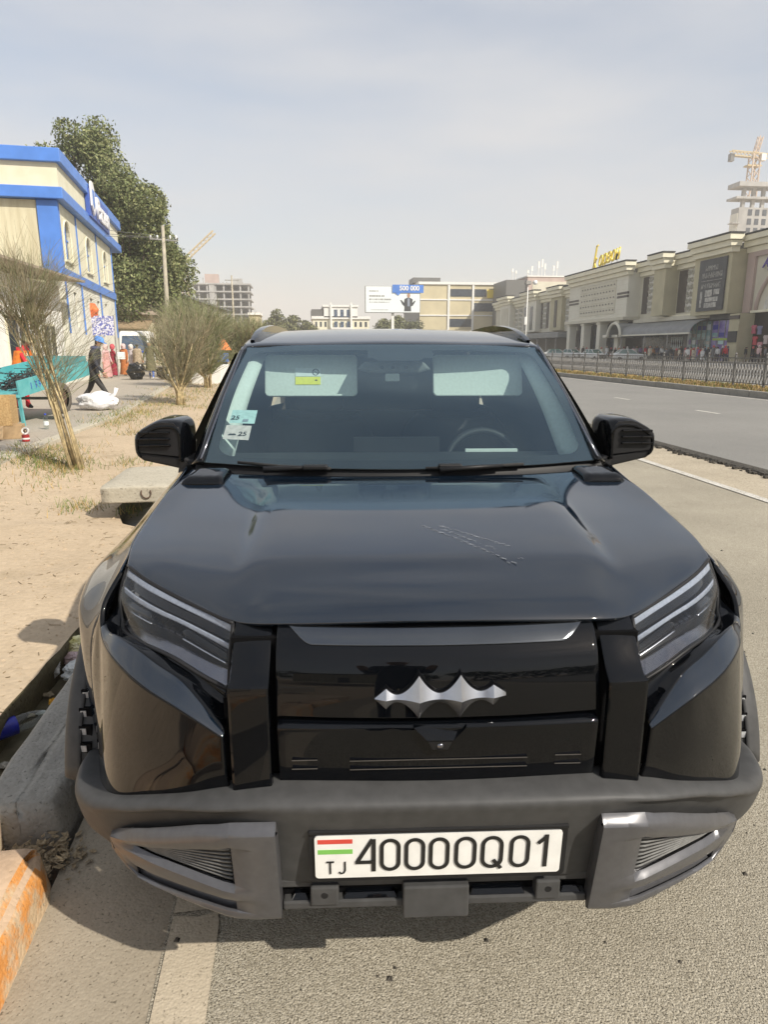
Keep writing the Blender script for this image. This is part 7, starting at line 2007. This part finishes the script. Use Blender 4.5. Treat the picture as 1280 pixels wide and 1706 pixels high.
for s in (-1, 1):  # added dark linings that block the daylight seen through the side windows
    MB().grid(np.array([[(s * x, y, z) for x, z in ((.86, .55), (.85, 1.16), (.79, 1.38), (.715, 1.61))] for y in (2.14, 2.6, 3.4, 4.28)])).build('blackout_lining', M['cabin'], P)
    MB().grid(np.array([[(s * x, y, z) for x, z in pr_] for y, pr_ in ((1.36, ((.80, .55), (.80, .9), (.79, 1.12))), (1.75, ((.84, .55), (.84, 1.0), (.775, 1.34))), (2.14, ((.86, .55), (.83, 1.16), (.712, 1.57))))])).build('blackout_lining', M['cabin'], P)
MB().box(-.74, .74, 4.28, 4.30, .5, 1.55).build('cabin_rear', M['cabin'], P)
hl = [[(x, y, z - .012 * (x / .6) ** 2) for x in (-.64, -.3, 0, .3, .64)] for y, z in ((2.03, 1.590), (2.4, 1.640), (3.0, 1.672), (4.1, 1.60))]
MB().grid(loft(hl, 16, 16)).build('headliner', M['trim_grey'] if 'trim_grey' in M else M['trim_pale'], P, True)
for s in (1, -1):
    st = [[(s * .728, 1.365, 1.19), (s * .66, 1.50, 1.17)], [(s * .69, 1.69, 1.395), (s * .632, 1.78, 1.38)], [(s * .650, 2.0, 1.575), (s * .585, 2.05, 1.575)]]
    o = MB().grid(loft(st, 16, 4)).build('pillar_trim', M['trim_pale'], P, True); solid(o, .012, 1)
def visor(x0, x1):
    w_ = (x1 - x0) / 2; h = .098
    v = MB().prism([(x, 0, z) for x, z in rrect(w_, h, .022)], (0, .018, 0)).build('sun_visor', M['trim_pale'], P)
    v.location = ((x0 + x1) / 2, 1.995, 1.478); v.rotation_euler = (R(-17), 0, 0)
    bevel(v, .005, 2)
    return v
v1_ = visor(-.59, -.162); visor(.19, .61)
st = empty('airbag_sticker', (-.015, -.001, -.006), 0, v1_)
MB().box(-.058, .058, -.002, 0, .0, .038).build('sticker_upper', M['paper_white'], st)
MB().box(-.058, .058, -.002, 0, -.038, -.002).build('sticker_lower', M['paper_yellow'], st)
MB().tube([(.036 + .014 * math.cos(2 * math.pi * k / 20), -.0025, .02 + .014 * math.sin(2 * math.pi * k / 20)) for k in range(21)], .0018, 5).bar((.027, -.0025, .028), (.045, -.0025, .012), .003, .001).build('sticker_mark', M['plate_ink'], st)
MB().prism([(.038, -.0025, -.014), (.046, -.0025, -.018), (.038, -.0025, -.022), (.030, -.0025, -.018)], (0, .0006, 0)).build('sticker_mark', M['plate_ink'], st)
# mirror and sensor pod behind the glass
pod = MB().prism([(x, 1.93, z) for x, z in ((-.165, 1.505), (-.13, 1.54), (.14, 1.54), (.175, 1.505), (.12, 1.49), (-.11, 1.49))], (0, .06, 0)).build('sensor_pod', M['plastic_grey'], P); bevel(pod, .01, 2)
for x in (-.05, 0, .06): MB().lathe([(0, 1.925), (.008, 1.925), (.009, 1.935)], (x, 0, 1.515), 12, 'y').build('pod_sensor', M['void'], pod)
bevel(MB().box(-.035, .03, 1.925, 1.96, 1.452, 1.488).build('mirror_mount', M['trim_pale'], P), .006, 2)
im = MB().prism([(x, 2.02, z + 1.44) for x, z in rrect(.12, .03, .02)], (0, .03, 0)).build('interior_mirror', M['cabin'], P)
# year stickers on the glass
def glass_sticker(u0, u1, v0, v1, m, lab):
    G = np.array([[wat(u0 + (u1 - u0) * i / 6 , v0 + (v1 - v0) * j / 4, .006) for j in range(5)] for i in range(7)])
    o = MB().grid(G).build('glass_sticker', m, P)
    return o, G
for (u0, u1, v0, v1, m, tu) in ((.040, .112, .285, .385, 'paper_teal', .20), (.034, .106, .170, .270, 'paper_pink', .72)):
    o, G = glass_sticker(u0, u1, v0, v1, M[m], '25')
    c = wat(u0 + (u1 - u0) * tu, v0 + (v1 - v0) * .38, .0045)
    text('sticker_year', '25', .036, M['plate_ink'], o, tuple(c), (R(30), 0, R(-9)), .0002, bold=.0006)
    if m == 'paper_pink':
        c = wat(u0 + (u1 - u0) * .32, v0 + (v1 - v0) * .3, .0045)
        e = MB().prism([(-.016, 0, 0), (-.011, 0, .007), (.010, 0, .008), (.016, 0, .002), (.016, 0, -.002), (-.016, 0, -.002)], (0, .0003, 0)).build('sticker_mark', M['plate_ink'], o)
        e.location = tuple(c); e.rotation_euler = (R(-60), 0, R(-9))
    else:
        c = wat(u0 + (u1 - u0) * .62, v0 + (v1 - v0) * .2, .0045)
        e = MB().box(-.011, .011, 0, .0003, -.008, .008).build('sticker_mark', M['drl'], o)
        e.location = tuple(c); e.rotation_euler = (R(-60), 0, R(-9))

# ---- added black boxes that stop light leaking through body and underside; tail
core = MB()
core.box(-.41, .41, .14, 1.15, .45, 1.0); core.box(-.70, .70, .48, 1.2, .45, 1.03); core.box(-.66, .66, .33, .55, .42, .84)
core.box(-.76, .76, 1.1, 4.35, .24, .56)
core.build('light_block_core', M['void'], P)
tl = [[(x, y, z) for z, y in ((.45, 4.5), (.7, 4.56), (1.05, 4.56), (1.16, 4.5), (1.58, 4.3), (1.61, 4.25))] for x in (-.80, -.4, 0, .4, .80)]
o = MB().grid(loft(tl, 16, 20)).build('tailgate', M['paint'], P, True); solid(o, .01, 1)
def wheel(x, y, s):
    w_ = empty('wheel', (x, y, .38), 0, P)
    prof = [(.24, -.10), (.33, -.115), (.365, -.105), (.38, -.08), (.38, .08), (.365, .105), (.33, .115), (.24, .10)]
    MB().lathe(prof, (0, 0, 0), 48, 'x').build('tyre', M['rubber'], w_, True)
    rm = MB().lathe([(.245, -.09), (.235, .0), (.245, .095), (.225, .09), (.22, 0), (.22, -.09)], (0, 0, 0), 40, 'x').build('rim', M['chrome_dark'], w_, True)
    for k in range(6):
        a = 2 * math.pi * k / 6
        MB().bar((s * .06, 0, 0), (s * .08, .23 * math.cos(a), .23 * math.sin(a)), .05, .03).build('rim_spoke', M['chrome_dark'], rm)
    MB().lathe([(0, s * .075), (.05, s * .07), (.06, s * .03)], (0, 0, 0), 20, 'x').build('hub', M['chrome_dark'], rm)
for y in WY:
    wheel(.83, y, 1); wheel(-.83, y, -1)
# ================================================================== air: pale dusty haze over the whole place
hz = MB().box(-820, 820, -250, 1500, -1.8, 96).build('haze', None); hz['kind'] = 'stuff'
hm = bpy.data.materials.new('haze'); hm.use_nodes = True
t_ = hm.node_tree; t_.nodes.clear()
ho = t_.nodes.new('ShaderNodeOutputMaterial'); pv = t_.nodes.new('ShaderNodeVolumePrincipled')
pv.inputs['Density'].default_value = 0.0009
pv.inputs['Color'].default_value = (.80, .79, .775, 1); pv.inputs['Anisotropy'].default_value = 0.0
t_.links.new(pv.outputs['Volume'], ho.inputs['Volume'])
hz.data.materials.append(hm)
